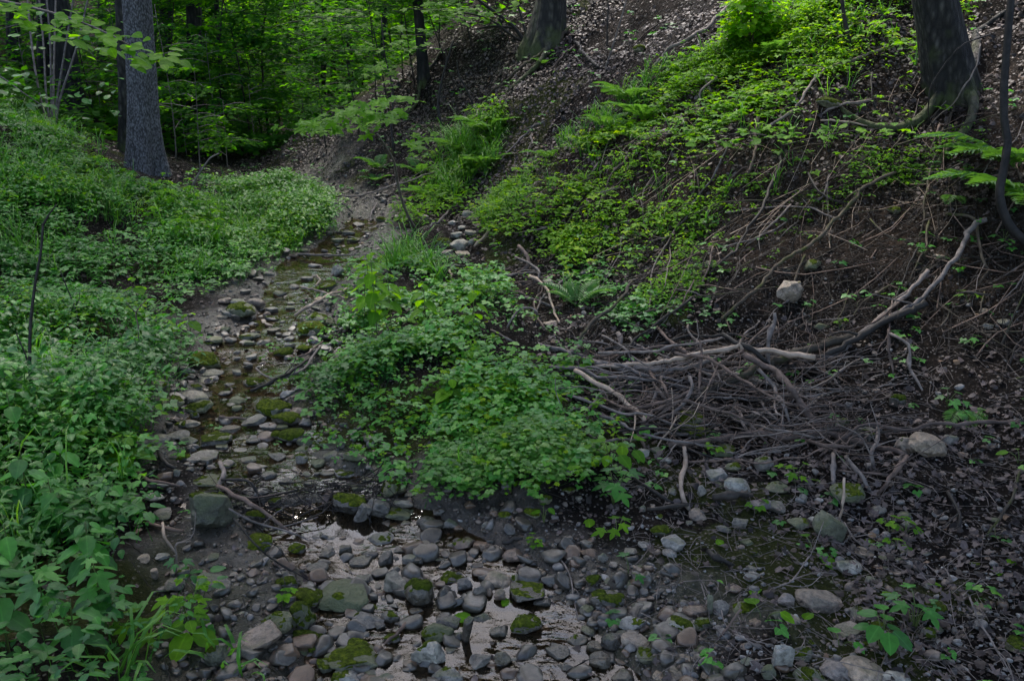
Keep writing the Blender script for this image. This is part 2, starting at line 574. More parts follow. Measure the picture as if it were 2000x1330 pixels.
ROCK = {
    'grey': rock_mat('grey_stone', (.060, .053, .044), (.21, .187, .155), .62, .10),
    'pale': rock_mat('pale_stone', (.11, .10, .085), (.33, .31, .265), .66, .06),
    'tan': rock_mat('tan_stone', (.11, .085, .06), (.30, .235, .175), .60, .0),
    'olive': rock_mat('olive_stone', (.045, .047, .028), (.155, .150, .095), .66, .22),
    'wet': rock_mat('wet_stone', (.020, .017, .013), (.105, .088, .066), .34, .05),
    'brown': rock_mat('brown_stone', (.07, .045, .030), (.17, .115, .08), .38, .0),
    'purple': rock_mat('mauve_stone', (.07, .060, .058), (.20, .17, .16), .62, .0),
}

def simple_mat(name, stops, scale=30, rough=.8, bs=.8, bd=.008, spec=.18, detail=5, stretch=None):
    m, nt, out = new_mat(name)
    tc = N(nt, 'ShaderNodeTexCoord')
    vec = tc.outputs['Object']
    if stretch:
        mp = N(nt, 'ShaderNodeMapping')
        mp.inputs['Scale'].default_value = stretch
        L(nt, vec, mp.inputs[0])
        vec = mp.outputs[0]
    n1 = noise(nt, scale, detail, .65, vec=vec)
    n2 = noise(nt, scale * 4.3, 3, .6, vec=vec)
    col = ramp(nt, n1, stops)
    oi = N(nt, 'ShaderNodeObjectInfo')
    col = mixc(nt, 1, col, ramp(nt, oi.outputs['Random'], [(0, (.75, .75, .78)), (1, (1.18, 1.1, 1.05))]), 'MULTIPLY')
    p = N(nt, 'ShaderNodeBsdfPrincipled')
    L(nt, col, p.inputs['Base Color'])
    p.inputs['Roughness'].default_value = rough
    p.inputs['Specular IOR Level'].default_value = spec
    b = bump(nt, n1, bs, bd)
    b = bump(nt, n2, bs * .7, bd * .3, b)
    L(nt, b, p.inputs['Normal'])
    L(nt, p.outputs[0], out.inputs[0])
    return m
M_MOSS = simple_mat('moss', [(.3, (.014, .024, .003)), (.55, (.060, .085, .006)), (.8, (.15, .185, .012))], 70, .95, 1.0, .02, .1)
WOOD = {
    'grey': simple_mat('weathered_wood', [(.3, (.060, .051, .045)), (.7, (.21, .18, .16))], 22, .75, .6, .004),
    'brown': simple_mat('brown_bark', [(.3, (.038, .028, .023)), (.7, (.145, .108, .088))], 22, .75, .6, .004),
    'dark': simple_mat('dark_bark', [(.3, (.009, .008, .007)), (.7, (.034, .030, .026))], 22, .65, .6, .004),
    'pale': simple_mat('barkless_wood', [(.3, (.15, .115, .085)), (.7, (.34, .275, .215))], 18, .65, .4, .003),
    'moss': simple_mat('mossy_bark', [(.35, (.022, .019, .015)), (.5, (.065, .054, .040)), (.64, (.035, .045, .008))], 9, .85, .8, .006),
}

# ================================================================== THE SETTING
def grid_rows():
    ys = [-6, -4, -2.5, -1.5, -0.7, 0.0, 0.5]
    y = 0.8
    while y < 90:
        ys.append(y)
        y += max(0.011, 0.0068 * y)
    return np.array(ys)
GY = grid_rows()
GU = np.linspace(-1, 1, 521)
GU = GU * (0.75 + 0.25 * GU * GU)
yy = np.repeat(GY[:, None], len(GU), 1)
xx = GU[None, :] * (2.9 + 1.0 * np.maximum(GY, 0))[:, None]
zz = terrain(xx.ravel(), yy.ravel()).reshape(xx.shape)
# small clods and crumbs near the camera
zz = zz + 0.010 * fbm(xx, yy, 30, 2) * sstep(9, 4, yy)
nr, nc = xx.shape
V = np.stack([xx, yy, zz], -1).reshape(-1, 3)
i = (np.arange(nr - 1)[:, None] * nc + np.arange(nc - 1)[None, :]).ravel()
Q = np.stack([i, i + 1, i + nc + 1, i + nc], -1)
x, y = V[:, 0], V[:, 1]
PX, PY, _ = project(x, y, V[:, 2])
l, r = wL(y), wR(y)
wet = sstep(-0.55, -0.02, np.minimum(x - l, r - x) + .5 * fbm(x, y, 3, 3)) * sstep(12.6, 10.5, y)
d, s = segdist(x, y, FOOT)
slope_d = d * s
dl, sl = segdist(x, y, LFOOT)
moss = np.clip(fbm(x, y, 1.3, 4) * 1.6 + .15 - .5 * (x > r + 2.2), 0, 1)
isld = inpoly(x, y, ISL)
gravel = sstep(.1, -.3, slope_d) * (x > r) * sstep(6.2, 4.5, y) * (1 - isld * .6)
clay = sstep(.05, .4, slope_d) * sstep(2.4, 1.3, slope_d + .5 * fbm(x, y, 1.2, 3)) * sstep(-1.0, .4, x) * sstep(9, 7, y)
me = mk_mesh('ground', V, Q, None, {'wet': wet, 'moss': moss, 'gravel': gravel, 'clay': clay})

def ground_mat():
    m, nt, out = new_mat('forest_soil')
    geo = N(nt, 'ShaderNodeNewGeometry')
    P = geo.outputs['Position']
    A = {k: N(nt, 'ShaderNodeAttribute', attribute_name=k).outputs['Fac'] for k in ('wet', 'moss', 'gravel', 'clay')}
    n1 = noise(nt, 3, 6, .6, vec=P)
    n2 = noise(nt, 28, 6, .7, vec=P)
    n3 = noise(nt, 130, 4, .7, vec=P)
    soil = ramp(nt, n1, [(.3, (.004, .0033, .0028)), (.7, (.020, .0148, .0115))])
    clayc = ramp(nt, n2, [(.3, (.010, .007, .005)), (.7, (.042, .029, .020))])
    col = mixc(nt, A['clay'], soil, clayc)
    col = mixc(nt, .8, col, ramp(nt, n2, [(.30, (.28, .28, .28)), (.70, (1.25, 1.2, 1.15))]), 'MULTIPLY')
    # crumbs, grit and bits of leaf
    vo = N(nt, 'ShaderNodeTexVoronoi')
    vo.inputs['Scale'].default_value = 75
    L(nt, P, vo.inputs['Vector'])
    sep = N(nt, 'ShaderNodeSeparateXYZ'); L(nt, vo.outputs['Color'], sep.inputs[0])
    grit = math_(nt, 'MULTIPLY', math_(nt, 'GREATER_THAN', sep.outputs[0], .62), math_(nt, 'LESS_THAN', vo.outputs['Distance'], .42))
    gcol = ramp(nt, sep.outputs[1], [(0, (.035, .028, .024)), (.6, (.09, .074, .065)), (1, (.20, .18, .16))])
    col = mixc(nt, math_(nt, 'MULTIPLY', grit, .8), col, gcol)
    mo = ramp(nt, math_(nt, 'ADD', A['moss'], math_(nt, 'MULTIPLY', n2, .6)), [(.74, (0, 0, 0)), (.86, (1, 1, 1))])
    mcol = ramp(nt, n3, [(.3, (.020, .032, .004)), (.7, (.085, .105, .012))])
    col = mixc(nt, math_(nt, 'MULTIPLY', mo, .35), col, mcol)
    bed = ramp(nt, n2, [(.3, (.008, .006, .0045)), (.7, (.060, .043, .027))])
    col = mixc(nt, math_(nt, 'MULTIPLY', A['wet'], .85), col, bed)
    p = N(nt, 'ShaderNodeBsdfPrincipled')
    L(nt, col, p.inputs['Base Color'])
    w2 = math_(nt, 'MULTIPLY', A['wet'], ramp(nt, n2, [(.35, (1, 1, 1)), (.6, (.45, .45, .45))]))
    rr = mixc(nt, w2, (.92, .92, .92), (.13, .13, .13))
    L(nt, rr, p.inputs['Roughness'])
    L(nt, math_(nt, 'ADD', math_(nt, 'MULTIPLY', A['wet'], .6), .08), p.inputs['Specular IOR Level'])
    b = bump(nt, n2, .8, .05)
    b = bump(nt, n3, .8, .012, b)
    b = bump(nt, math_(nt, 'MULTIPLY', grit, math_(nt, 'SUBTRACT', 1, vo.outputs['Distance'])), .6, .006, b)
    L(nt, b, p.inputs['Normal'])
    L(nt, p.outputs[0], out.inputs[0])
    return m
me.materials.append(ground_mat())
ob('ground', me, kind='structure')

# ---- the stream: a shallow sheet that the bed and the stones break through
def water_mat():
    m, nt, out = new_mat('stream_water')
    geo = N(nt, 'ShaderNodeNewGeometry')
    P = geo.outputs['Position']
    mp = N(nt, 'ShaderNodeMapping'); mp.inputs['Scale'].default_value = (.7, 1.5, 1)
    L(nt, P, mp.inputs[0])
    a = noise(nt, 9, 2, .5, vec=mp.outputs[0])
    b_ = noise(nt, 30, 2, .5, vec=mp.outputs[0])
    rif = N(nt, 'ShaderNodeAttribute', attribute_name='riffle').outputs['Fac']
    bs = math_(nt, 'MULTIPLY', rif, ramp(nt, noise(nt, 3.4, 2, .5, vec=P), [(.46, (.10, .10, .10)), (.66, (1, 1, 1))]))
    b = N(nt, 'ShaderNodeBump'); L(nt, a, b.inputs['Height']); L(nt, math_(nt, 'MULTIPLY', bs, 1.0), b.inputs['Strength']); b.inputs['Distance'].default_value = .017
    b2 = N(nt, 'ShaderNodeBump'); L(nt, b_, b2.inputs['Height']); L(nt, math_(nt, 'MULTIPLY', bs, .7), b2.inputs['Strength']); b2.inputs['Distance'].default_value = .0065
    L(nt, b.outputs[0], b2.inputs['Normal'])
    fr = N(nt, 'ShaderNodeFresnel'); fr.inputs['IOR'].default_value = 1.33
    L(nt, b2.outputs[0], fr.inputs['Normal'])
    tr = N(nt, 'ShaderNodeBsdfTransparent'); tr.inputs[0].default_value = (.72, .62, .47, 1)
    gl = N(nt, 'ShaderNodeBsdfGlossy'); gl.inputs['Roughness'].default_value = .05
    L(nt, b2.outputs[0], gl.inputs['Normal'])
    df = N(nt, 'ShaderNodeBsdfDiffuse'); df.inputs[0].default_value = (.05, .038, .022, 1)
    m0 = N(nt, 'ShaderNodeMixShader'); m0.inputs[0].default_value = .10
    L(nt, tr.outputs[0], m0.inputs[1]); L(nt, df.outputs[0], m0.inputs[2])
    m1 = N(nt, 'ShaderNodeMixShader')
    L(nt, math_(nt, 'MULTIPLY', fr.outputs[0], 1.0, True), m1.inputs[0])
    L(nt, m0.outputs[0], m1.inputs[1]); L(nt, gl.outputs[0], m1.inputs[2])
    L(nt, m1.outputs[0], out.inputs[0])
    return m
wy = []
q = 0.9
while q < 13.0:
    wy.append(q); q += max(.012, .006 * q)
wy = np.array(wy)
wu = np.linspace(0, 1, 90)
WX = (wL(wy) - .22)[:, None] + wu[None] * (wR(wy) - wL(wy) + .44)[:, None]
WY = np.repeat(wy[:, None], 90, 1)
WZ = water_z(WY) + .004 * fbm(WX, WY, 9, 2)
i = (np.arange(len(wy) - 1)[:, None] * 90 + np.arange(89)[None]).ravel()
_px, _py, _ = project(WX.ravel(), WY.ravel(), WZ.ravel())
rif = 1 - .96 * sstep(1.25, .8, np.hypot((_px - 655) / 110, (_py - 1032) / 36))
ob('stream_water', mk_mesh('stream_water', np.stack([WX, WY, WZ], -1).reshape(-1, 3), np.stack([i, i + 1, i + 91, i + 90], -1), water_mat(), {'riffle': rif}), kind='structure')

# ================================================================== STONES
def icosphere(sub):
    t = (1 + 5 ** .5) / 2
    V = [(-1, t, 0), (1, t, 0), (-1, -t, 0), (1, -t, 0), (0, -1, t), (0, 1, t), (0, -1, -t), (0, 1, -t), (t, 0, -1), (t, 0, 1), (-t, 0, -1), (-t, 0, 1)]
    V = [np.array(v) / np.linalg.norm(v) for v in V]
    F = [(0, 11, 5), (0, 5, 1), (0, 1, 7), (0, 7, 10), (0, 10, 11), (1, 5, 9), (5, 11, 4), (11, 10, 2), (10, 7, 6), (7, 1, 8), (3, 9, 4), (3, 4, 2), (3, 2, 6), (3, 6, 8), (3, 8, 9), (4, 9, 5), (2, 4, 11), (6, 2, 10), (8, 6, 7), (9, 8, 1)]
    for _ in range(sub):
        mid, G = {}, []
        def m(a, b):
            k = (min(a, b), max(a, b))
            if k not in mid:
                v = V[a] + V[b]
                V.append(v / np.linalg.norm(v)); mid[k] = len(V) - 1
            return mid[k]
        for a, b, c in F:
            ab, bc, ca = m(a, b), m(b, c), m(c, a)
            G += [(a, ab, ca), (b, bc, ab), (c, ca, bc), (ab, bc, ca)]
        F = G
    return np.array(V), np.array(F)
ICO = {k: icosphere(k) for k in range(5)}

def rock_verts(kind, sub, seed, tri=False):
    r = np.random.RandomState(seed)
    V = ICO[sub][0].copy()
    cuts = {'angular': 11, 'round': 12, 'slab': 10, 'wedge': 7}[kind]
    for i in range(cuts):
        n = r.randn(3)
        if kind == 'slab':
            n[2] *= .25
        if kind == 'slab' and i == 0: n = np.array([.08 * r.randn(), .08 * r.randn(), 1])
        if kind == 'wedge' and i == 0: n = np.array([.55 * r.choice([-1, 1]), -.25, 1.0])
        if kind == 'wedge' and i == 1: n = np.array([.1, -1, .35])
        n /= np.linalg.norm(n)
        off = {'angular': r.uniform(.50, .80), 'round': r.uniform(.58, .90), 'slab': r.uniform(.55, .85), 'wedge': r.uniform(.45, .75)}[kind]
        if kind == 'slab' and i == 0: off = .38
        if kind == 'wedge' and i == 0: off = .40
        dd = np.maximum(0, V @ n - off)
        V = V - dd[:, None] * n[None] * (.93 if kind != 'round' else .8)
    u = V / np.linalg.norm(V, axis=1)[:, None]
    o = r.rand(3) * 30
    a = {'angular': .13, 'round': .12, 'slab': .12, 'wedge': .10}[kind]
    V = V + u * (a * vnoise3(V * 2.2 + o) + a * .6 * vnoise3(V * 5 + o) + a * .32 * vnoise3(V * 11 + o))[:, None]
    lo, hi = V.min(0), V.max(0)
    return (V - (lo + hi) / 2) / ((hi - lo) / 2)

def vnormals(V, F):
    n = np.cross(V[F[:, 1]] - V[F[:, 0]], V[F[:, 2]] - V[F[:, 0]])
    R = np.zeros_like(V)
    for k in range(3): np.add.at(R, F[:, k], n)
    return R / (np.linalg.norm(R, axis=1)[:, None] + 1e-12)

def moss_cap(V, F, cover, seed, size):
    r = np.random.RandomState(seed + 5)
    n = vnormals(V, F)
    w = n[:, 2] + 1.3 * vnoise3(V / size * 3.0 + r.rand(3) * 20) + .5 * vnoise3(V / size * 9)
    t = np.clip((w - (1.15 - 1.15 * cover)) * 2.2, -.35, 1)
    th = size * .055
    W = V + n * (th * t)[:, None] + n * ((th * .55) * vnoise3(V / size * 22) * (t > 0))[:, None]
    keep = (t[F] > -.1).any(1)
    Fk = F[keep]
    if len(Fk) < 8: return None
    lab = np.arange(len(V))
    for _ in range(200):                                   # keep the largest patch only
        mn = lab[Fk].min(1); old = lab.copy()
        for q_ in range(3): np.minimum.at(lab, Fk[:, q_], mn)
        if (lab == old).all(): break
    u_, c_ = np.unique(lab[Fk[:, 0]], return_counts=True)
    Fk = Fk[lab[Fk[:, 0]] == u_[c_.argmax()]]
    idx = np.unique(Fk)
    mp = np.zeros(len(V), int); mp[idx] = np.arange(len(idx))
    return W[idx], mp[Fk]

ZONES = [('in the shallow water at the near end of the stream', [(560, 1060), (1120, 1100), (1290, 1400), (560, 1400)]),
         ('among the stones damming the little pool', [(560, 930), (900, 930), (960, 1060), (560, 1060)]),
         ('in the narrow middle run of the stream', [(330, 690), (620, 690), (800, 930), (300, 930)]),
         ('on the muddy bank left of the pool', [(200, 930), (560, 930), (580, 1400), (200, 1400)]),
         ('in the upper stream between the green banks', [(330, 510), (700, 510), (650, 690), (320, 690)]),
         ('at the far bend of the stream', [(500, 330), (800, 330), (800, 510), (500, 510)]),
         ('in the rubble at the foot of the leafy gully', [(800, 330), (1010, 330), (1010, 520), (800, 520)]),
         ('below the pile of branches', [(1180, 820), (2200, 820), (2200, 1000), (1180, 1000)]),
         ('under or beside the pile of branches', [(1000, 520), (1350, 520), (1700, 640), (1700, 820), (1180, 820)]),
         ('in the steep dark earth bank', [(1350, 400), (2300, 400), (2300, 820), (1700, 820), (1700, 640), (1350, 640)]),
         ('on the gravel beside the stream mouth', [(900, 980), (1330, 980), (1500, 1400), (1290, 1400), (1100, 1080)]),
         ('on the leaf littered ground at the near right', [(1180, 1000), (2300, 1000), (2300, 1400), (1400, 1400)]),
         ('on the green bar in the middle', [(600, 500), (1180, 500), (1240, 1000), (700, 1000)])]
def zone(px, py):
    for z, P in ZONES:
        if inpoly(np.array([px]), np.array([py]), P)[0]: return z
    return 'on the woodland ground'
CW = {'grey': 'grey', 'pale': 'pale', 'tan': 'tan', 'olive': 'olive grey', 'wet': 'dark wet', 'brown': 'reddish brown', 'purple': 'mauve grey'}
KW = {'angular': 'angular', 'round': 'rounded', 'slab': 'flat', 'wedge': 'wedge shaped'}
STONE_XY = []
MARKS, PENDING = [], []
_ns = [0]
def stone(px, py, w, h, kind='angular', col='grey', moss=0.0, label=None, yaw=None, tilt=None, group=None, lift=0.0):
    _ns[0] += 1
    sd = 100 + _ns[0]
    r = random.Random(sd)
    if kind == 'round' and not label and moss < .5 and r.random() < .75: kind = r.choice(['angular', 'angular', 'slab'])
    p = at(px, py + .28 * h, 0, True)
    D = dist_of(p)
    W = 1.12 * w * D / KPX
    th = math.asin(max(.12, min(.95, (CAM_H - p.z) / D)))
    dep = W * r.uniform(.68, .95)
    Hh = (h * D / KPX - .70 * dep * math.sin(th)) / math.cos(th)
    Hh = max(Hh, W * (.22 if kind == 'slab' else .36))
    Hh *= 1.12
    sub = 4 if w * h > 1800 else 3 if w * h > 400 else 2
    moss = moss * .8 if moss > .5 else moss * .9
    V = rock_verts(kind, sub, sd) * np.array([W / 2, dep / 2, Hh / 2])
    F = ICO[sub][1]
    a = yaw if yaw is not None else r.uniform(-.25, .25)
    t = tilt if tilt is not None else r.uniform(-.14, .14)
    R = np.array(Matrix.Rotation(a, 3, 'Z') @ Matrix.Rotation(t, 3, 'Y') @ Matrix.Rotation(r.uniform(-.1, .1), 3, 'X'))
    V = V @ R.T
    V[:, 2] += Hh * .33 + lift
    o = ob('stone', mk_mesh('stone', V, F, ROCK[col], None, kind == 'round' or sub < 3), label=label or '%s%s %s stone %s' % ('mossy ' if moss > .3 else '', CW[col], KW[kind], zone(px, py)),
           cat='stone', loc=(p.x, p.y, p.z))
    o['group'] = group or 'stones ' + zone(px, py)
    if moss > .05 and w > 12:
        c = moss_cap(V, F, moss, sd, (W + Hh) / 2)
        if c: ob('moss', mk_mesh('moss', c[0], c[1], M_MOSS), parent=o)
    STONE_XY.append((px, py, w, h))
    if label: MARKS.append((px, py, label))
    else: PENDING.append((o, px, py, w, ('mossy ' if moss > .3 else '') + CW[col] + ' ' + KW[kind] + ' stone'))
    return o
A_, R_, S_, W_ = 'angular', 'round', 'slab', 'wedge'
TR = [
 (416, 998, 84, 92, A_, 'olive', .22, 'big upright lichened boulder at the left edge of the pool', 0, .15), (413, 1136, 72, 48, W_, 'grey', 0, 'grey angular rock with a dry leaf lying on its top'),
 (343, 1139, 38, 32, R_, 'grey', 0, 'dark grey rounded rock beside the leaf topped rock'), (317, 1086, 27, 17, A_, 'pale', 0, 'small white stone in the mud below the upright boulder'),
 (675, 1160, 90, 54, R_, 'olive', .08, 'largest rounded grey boulder lying in the near stream'), (541, 1215, 58, 52, R_, 'olive', .3, 'olive domed rock beside the bright moss hump'),
 (508, 1243, 86, 50, S_, 'tan', 0, 'long tilted slab leaning below the olive domed rock', .2, -.35), (424, 1280, 46, 52, A_, 'olive', .1, 'pale blocky stone behind the grass blades at the near edge'),
 (592, 1205, 44, 62, R_, 'olive', 1.0, 'moss covered hump between the olive rock and the stream'), (600, 1248, 62, 44, R_, 'olive', 1.0, 'low mossy mound at the water edge below the hump'),
 (600, 1163, 56, 42, R_, 'wet', .85, 'dark mossy rock touching the largest boulder'), (560, 1136, 40, 30, R_, 'wet', .9, 'small moss cushion above the dark mossy rock'),
 (304, 1122, 14, 22, R_, 'tan', 0), (304, 972, 32, 16, R_, 'pale', 0, 'flat white pebble in mud beside the seedlings'), (318, 1003, 44, 20, A_, 'grey', 0), (275, 1090, 34, 24, A_, 'tan', 0),
 (345, 925, 15, 18, R_, 'grey', 0), (358, 896, 28, 22, R_, 'wet', .95, 'round bright moss cushion at the left stream edge'), (397, 893, 52, 20, S_, 'grey', 0), (446, 905, 34, 16, S_, 'olive', .4),
 (410, 941, 54, 16, S_, 'olive', .1), (465, 980, 52, 20, S_, 'olive', .2), (500, 1005, 42, 24, R_, 'wet', .85), (502, 1060, 60, 36, R_, 'wet', .8), (580, 1070, 30, 26, R_, 'wet', .9),
 (355, 1113, 34, 22, R_, 'grey', .1), (470, 1200, 26, 14, A_, 'pale', 0), (690, 1287, 100, 26, S_, 'olive', .25, 'broad flat olive slab on the near bank by the water'), (640, 1300, 40, 30, R_, 'olive', .3),
 (30+650, 1322, 52, 22, A_, 'pale', .1), (486, 898, 30, 14, R_, 'wet', 0), (521, 930, 36, 18, R_, 'wet', 0), (563, 940, 26, 18, R_, 'wet', 0), (590, 898, 22, 26, R_, 'grey', .7),
 (737, 993, 46, 46, A_, 'grey', 0, 'angular blue grey rock at the right corner of the pool'), (684, 980, 62, 50, R_, 'wet', .45, 'dark mossy boulder at the head of the pool'), (707, 1006, 24, 40, S_, 'grey', 0, 'thin slab leaning between the two pool rocks', .3, .6),
 (769, 957, 44, 40, A_, 'olive', .35, 'pointed olive stone above the pool'), (745, 1053, 46, 28, W_, 'grey', .1, 'wedge of grey stone standing in the pool outlet', .3, -.25), (788, 983, 36, 17, R_, 'grey', 0), (779, 1003, 46, 19, S_, 'olive', .1),
 (800, 1000, 18, 14, R_, 'grey', 0), (832, 1016, 34, 26, A_, 'wet', 0), (764, 1023, 32, 14, S_, 'wet', 0), (792, 1020, 18, 14, R_, 'tan', 0), (880, 1024, 28, 28, W_, 'grey', 0), (860, 1027, 22, 16, A_, 'wet', 0), (895, 1032, 16, 14, R_, 'brown', 0),
 (950, 1024, 20, 18, R_, 'grey', 0), (907, 1060, 40, 22, A_, 'brown', .2, 'reddish flat stone at the right side of the stream'), (944, 1065, 36, 20, A_, 'brown', 0), (902, 1085, 26, 20, A_, 'tan', 0), (1000, 1083, 34, 30, A_, 'brown', 0), (1030, 1088, 20, 20, R_, 'brown', 0),
 (704, 1095, 36, 26, R_, 'wet', 0), (756, 1093, 26, 34, W_, 'wet', 0, None, .2, .5), (722, 1083, 32, 22, R_, 'wet', 0), (785, 1072, 34, 16, S_, 'wet', 0), (675, 1075, 24, 24, R_, 'wet', 0), (640, 1080, 30, 22, R_, 'wet', 0), (620, 1110, 40, 20, S_, 'wet', 0),
 (801, 1095, 28, 24, S_, 'grey', 0), (816, 1097, 20, 20, S_, 'wet', 0), (830, 1070, 26, 14, R_, 'wet', 0), (860, 1090, 24, 14, R_, 'wet', 0), (960, 1100, 34, 16, S_, 'brown', 0),
 (772, 1137, 42, 44, W_, 'grey', 0, 'grey pyramid shaped stone standing in the riffle'), (818, 1156, 52, 60, R_, 'wet', .75, 'tall moss darkened stone beside the pyramid stone'), (708, 1133, 26, 20, R_, 'wet', 0), (870, 1163, 28, 38, W_, 'wet', 0),
 (885, 1125, 44, 32, R_, 'wet', .6), (974, 1131, 54, 32, R_, 'tan', 0, 'smooth orange tan cobble in the near stream'), (1019, 1131, 40, 30, R_, 'grey', .1, 'blue grey cobble touching the tan cobble'), (1030, 1157, 66, 24, S_, 'wet', .1, 'long dark flat stone below the tan cobble', -.1),
 (937, 1158, 30, 40, R_, 'wet', .1), (909, 1144, 26, 32, A_, 'grey', 0), (957, 1160, 12, 22, R_, 'brown', 0), (976, 1163, 20, 28, W_, 'brown', 0), (1040, 1122, 20, 16, R_, 'brown', 0),
 (720, 1211, 58, 42, A_, 'grey', .12, 'broad flat topped grey stone in the water below the largest boulder'), (763, 1206, 34, 34, A_, 'wet', .1), (742, 1222, 22, 20, R_, 'wet', 0), (856, 1236, 58, 48, R_, 'olive', .3, 'olive rounded boulder behind the pale mossy block'),
 (839, 1270, 62, 60, A_, 'pale', .25, 'pale mossy block at the bottom middle of the stream'), (911, 1240, 18, 64, S_, 'wet', 0, 'narrow dark slab lying slantwise in the near stream', -.5, .2), (876, 1212, 44, 22, W_, 'wet', 0), (1028, 1215, 54, 40, R_, 'wet', .7, 'dark mossy rounded stone in the middle of the near stream'),
 (937, 1286, 40, 34, A_, 'grey', .05), (874, 1316, 54, 36, A_, 'pale', .1, 'cream stone cut by the bottom edge of the stream'), (895, 1241, 26, 26, R_, 'wet', 0), (975, 1230, 36, 32, R_, 'wet', 0), (982, 1285, 30, 36, A_, 'wet', 0), (940, 1208, 40, 26, A_, 'wet', 0),
 (905, 1180, 30, 14, S_, 'wet', 0), (1060, 1175, 34, 16, R_, 'wet', 0), (1089, 1272, 44, 20, R_, 'wet', 0), (1128, 1247, 38, 24, R_, 'wet', .1), (1161, 1264, 30, 26, R_, 'wet', 0), (1194, 1254, 40, 42, R_, 'wet', 0, 'dark egg shaped cobble at the right edge of the water'),
 (1173, 1292, 42, 38, R_, 'wet', 0, 'dark round cobble directly below the egg shaped one'), (1234, 1216, 52, 36, R_, 'pale', .15, 'pale green rounded cobble on the gravel edge'), (1325, 1222, 54, 52, R_, 'pale', .3, 'big pale cobble with mossy lower side'),
 (1270, 1279, 50, 30, R_, 'olive', .1), (1185, 1167, 62, 44, R_, 'wet', .5, 'dark boulder with a bright moss tuft on top'), (1147, 1194, 26, 24, A_, 'grey', 0), (1189, 1190, 24, 24, A_, 'brown', 0), (1164, 1202, 14, 20, R_, 'brown', 0), (1160, 1135, 28, 28, R_, 'wet', 1.0),
 (1113, 1178, 24, 20, R_, 'wet', 0), (1240, 1253, 50, 20, W_, 'tan', 0, None, -.3), (1215, 1240, 36, 24, R_, 'wet', 0), (1150, 1230, 30, 22, R_, 'wet', 0), (1332, 1308, 48, 22, S_, 'tan', 0, None, .3), (1290, 1320, 30, 16, R_, 'tan', 0), (1105, 1300, 30, 20, R_, 'wet', 0), (1215, 1320, 40, 18, R_, 'wet', 0),
 (1315, 1062, 44, 42, A_, 'pale', 0, 'pale grey craggy rock on the gravel with a smaller one at its foot'), (1308, 1078, 28, 18, R_, 'pale', 0, 'small pale stone at the foot of the craggy rock'), (1177, 1090, 18, 24, R_, 'grey', 0), (1231, 1076, 24, 14, R_, 'grey', 0), (1254, 883, 26, 20, A_, 'pale', 0), (1280, 880, 26, 20, A_, 'olive', 0),
 (1303, 901, 20, 18, R_, 'pale', 0), (1255, 993, 16, 16, R_, 'grey', 0), (1190, 1135, 20, 14, R_, 'grey', 0), (1130, 975, 14, 14, R_, 'grey', 0),
 (1617, 1028, 58, 58, S_, 'olive', .05, 'upright lichened slab on the dark soil below the branches', .1, .5), (1559, 1021, 36, 30, A_, 'olive', .2, 'olive stone left of the upright lichened slab'), (1587, 1017, 22, 20, R_, 'pale', 0), (1440, 942, 52, 40, A_, 'pale', .05, 'pale broad stone of the pair below the branches'),
 (1400, 930, 34, 32, S_, 'pale', 0, 'pale slab leaning left against the pale broad stone', .1, -.3), (1408, 947, 20, 14, R_, 'olive', 0), (1653, 960, 58, 42, A_, 'olive', .3, 'square greenish block under the lower end of the branches'), (1517, 951, 42, 28, R_, 'olive', .1), (1491, 907, 34, 32, R_, 'grey', .15), (1412, 882, 46, 20, R_, 'olive', .2),
 (1430, 912, 30, 26, R_, 'olive', .2), (1366, 1003, 40, 30, W_, 'tan', 0, 'tan pointed stone beside the curved tan branch'), (1482, 984, 42, 22, R_, 'purple', 0), (1513, 987, 38, 24, A_, 'grey', 0), (1445, 1021, 30, 28, A_, 'grey', 0), (1415, 1033, 28, 20, A_, 'grey', 0), (1370, 960, 16, 26, A_, 'grey', 0), (1312, 960, 18, 18, A_, 'grey', 0),
 (1567, 975, 16, 22, R_, 'grey', 0), (1712, 995, 32, 16, R_, 'grey', 0), (1657, 1105, 48, 36, R_, 'pale', .05, 'pale kidney shaped stone among dead leaves'), (1690, 1078, 36, 16, S_, 'tan', 0), (1594, 1166, 84, 40, W_, 'tan', 0, 'largest brown wedge shaped rock on the littered ground', .25),
 (1534, 1170, 30, 36, R_, 'purple', 0), (1687, 1199, 50, 25, R_, 'grey', .1, 'dark grey oblong stone right of the brown wedge'), (1468, 1124, 30, 20, A_, 'pale', 0), (1655, 1231, 54, 26, W_, 'tan', 0, 'thin triangular tan stone lying on bare soil'), (1454, 1187, 44, 28, R_, 'olive', .35), (1519, 1201, 28, 24, A_, 'olive', 0),
 (1356, 1190, 46, 32, R_, 'brown', 0, 'brown olive rounded rock above the big pale cobble'), (1385, 1191, 11, 44, S_, 'olive', 0, 'thin upright flake wedged between two stones', 0, 0), (1405, 1190, 32, 36, A_, 'grey', 0), (1372, 1220, 36, 28, R_, 'olive', .4), (1527, 1288, 38, 62, A_, 'pale', 0, 'tall pale stone standing at the near right', 0, 0),
 (1566, 1278, 44, 36, A_, 'olive', .25), (1580, 1316, 56, 34, A_, 'olive', .35, 'mossy edged block in the near row of stones'), (1632, 1305, 56, 52, R_, 'purple', 0, 'mauve grey rounded cobble in the near row of stones'), (1683, 1305, 78, 52, W_, 'tan', 0, 'tan wedge leaning on the mauve cobble', .4), (1748, 1326, 56, 22, R_, 'pale', 0),
 (1500, 1314, 26, 34, R_, 'olive', .05), (1478, 1213, 24, 18, R_, 'brown', 0), (1457, 1262, 20, 16, R_, 'brown', 0), (1342, 1284, 26, 18, R_, 'tan', 0), (1385, 1318, 28, 18, R_, 'tan', 0), (1460, 1290, 28, 16, A_, 'pale', 0), (1370, 1270, 32, 18, A_, 'olive', 0), (1712, 1293, 26, 16, R_, 'tan', 0),
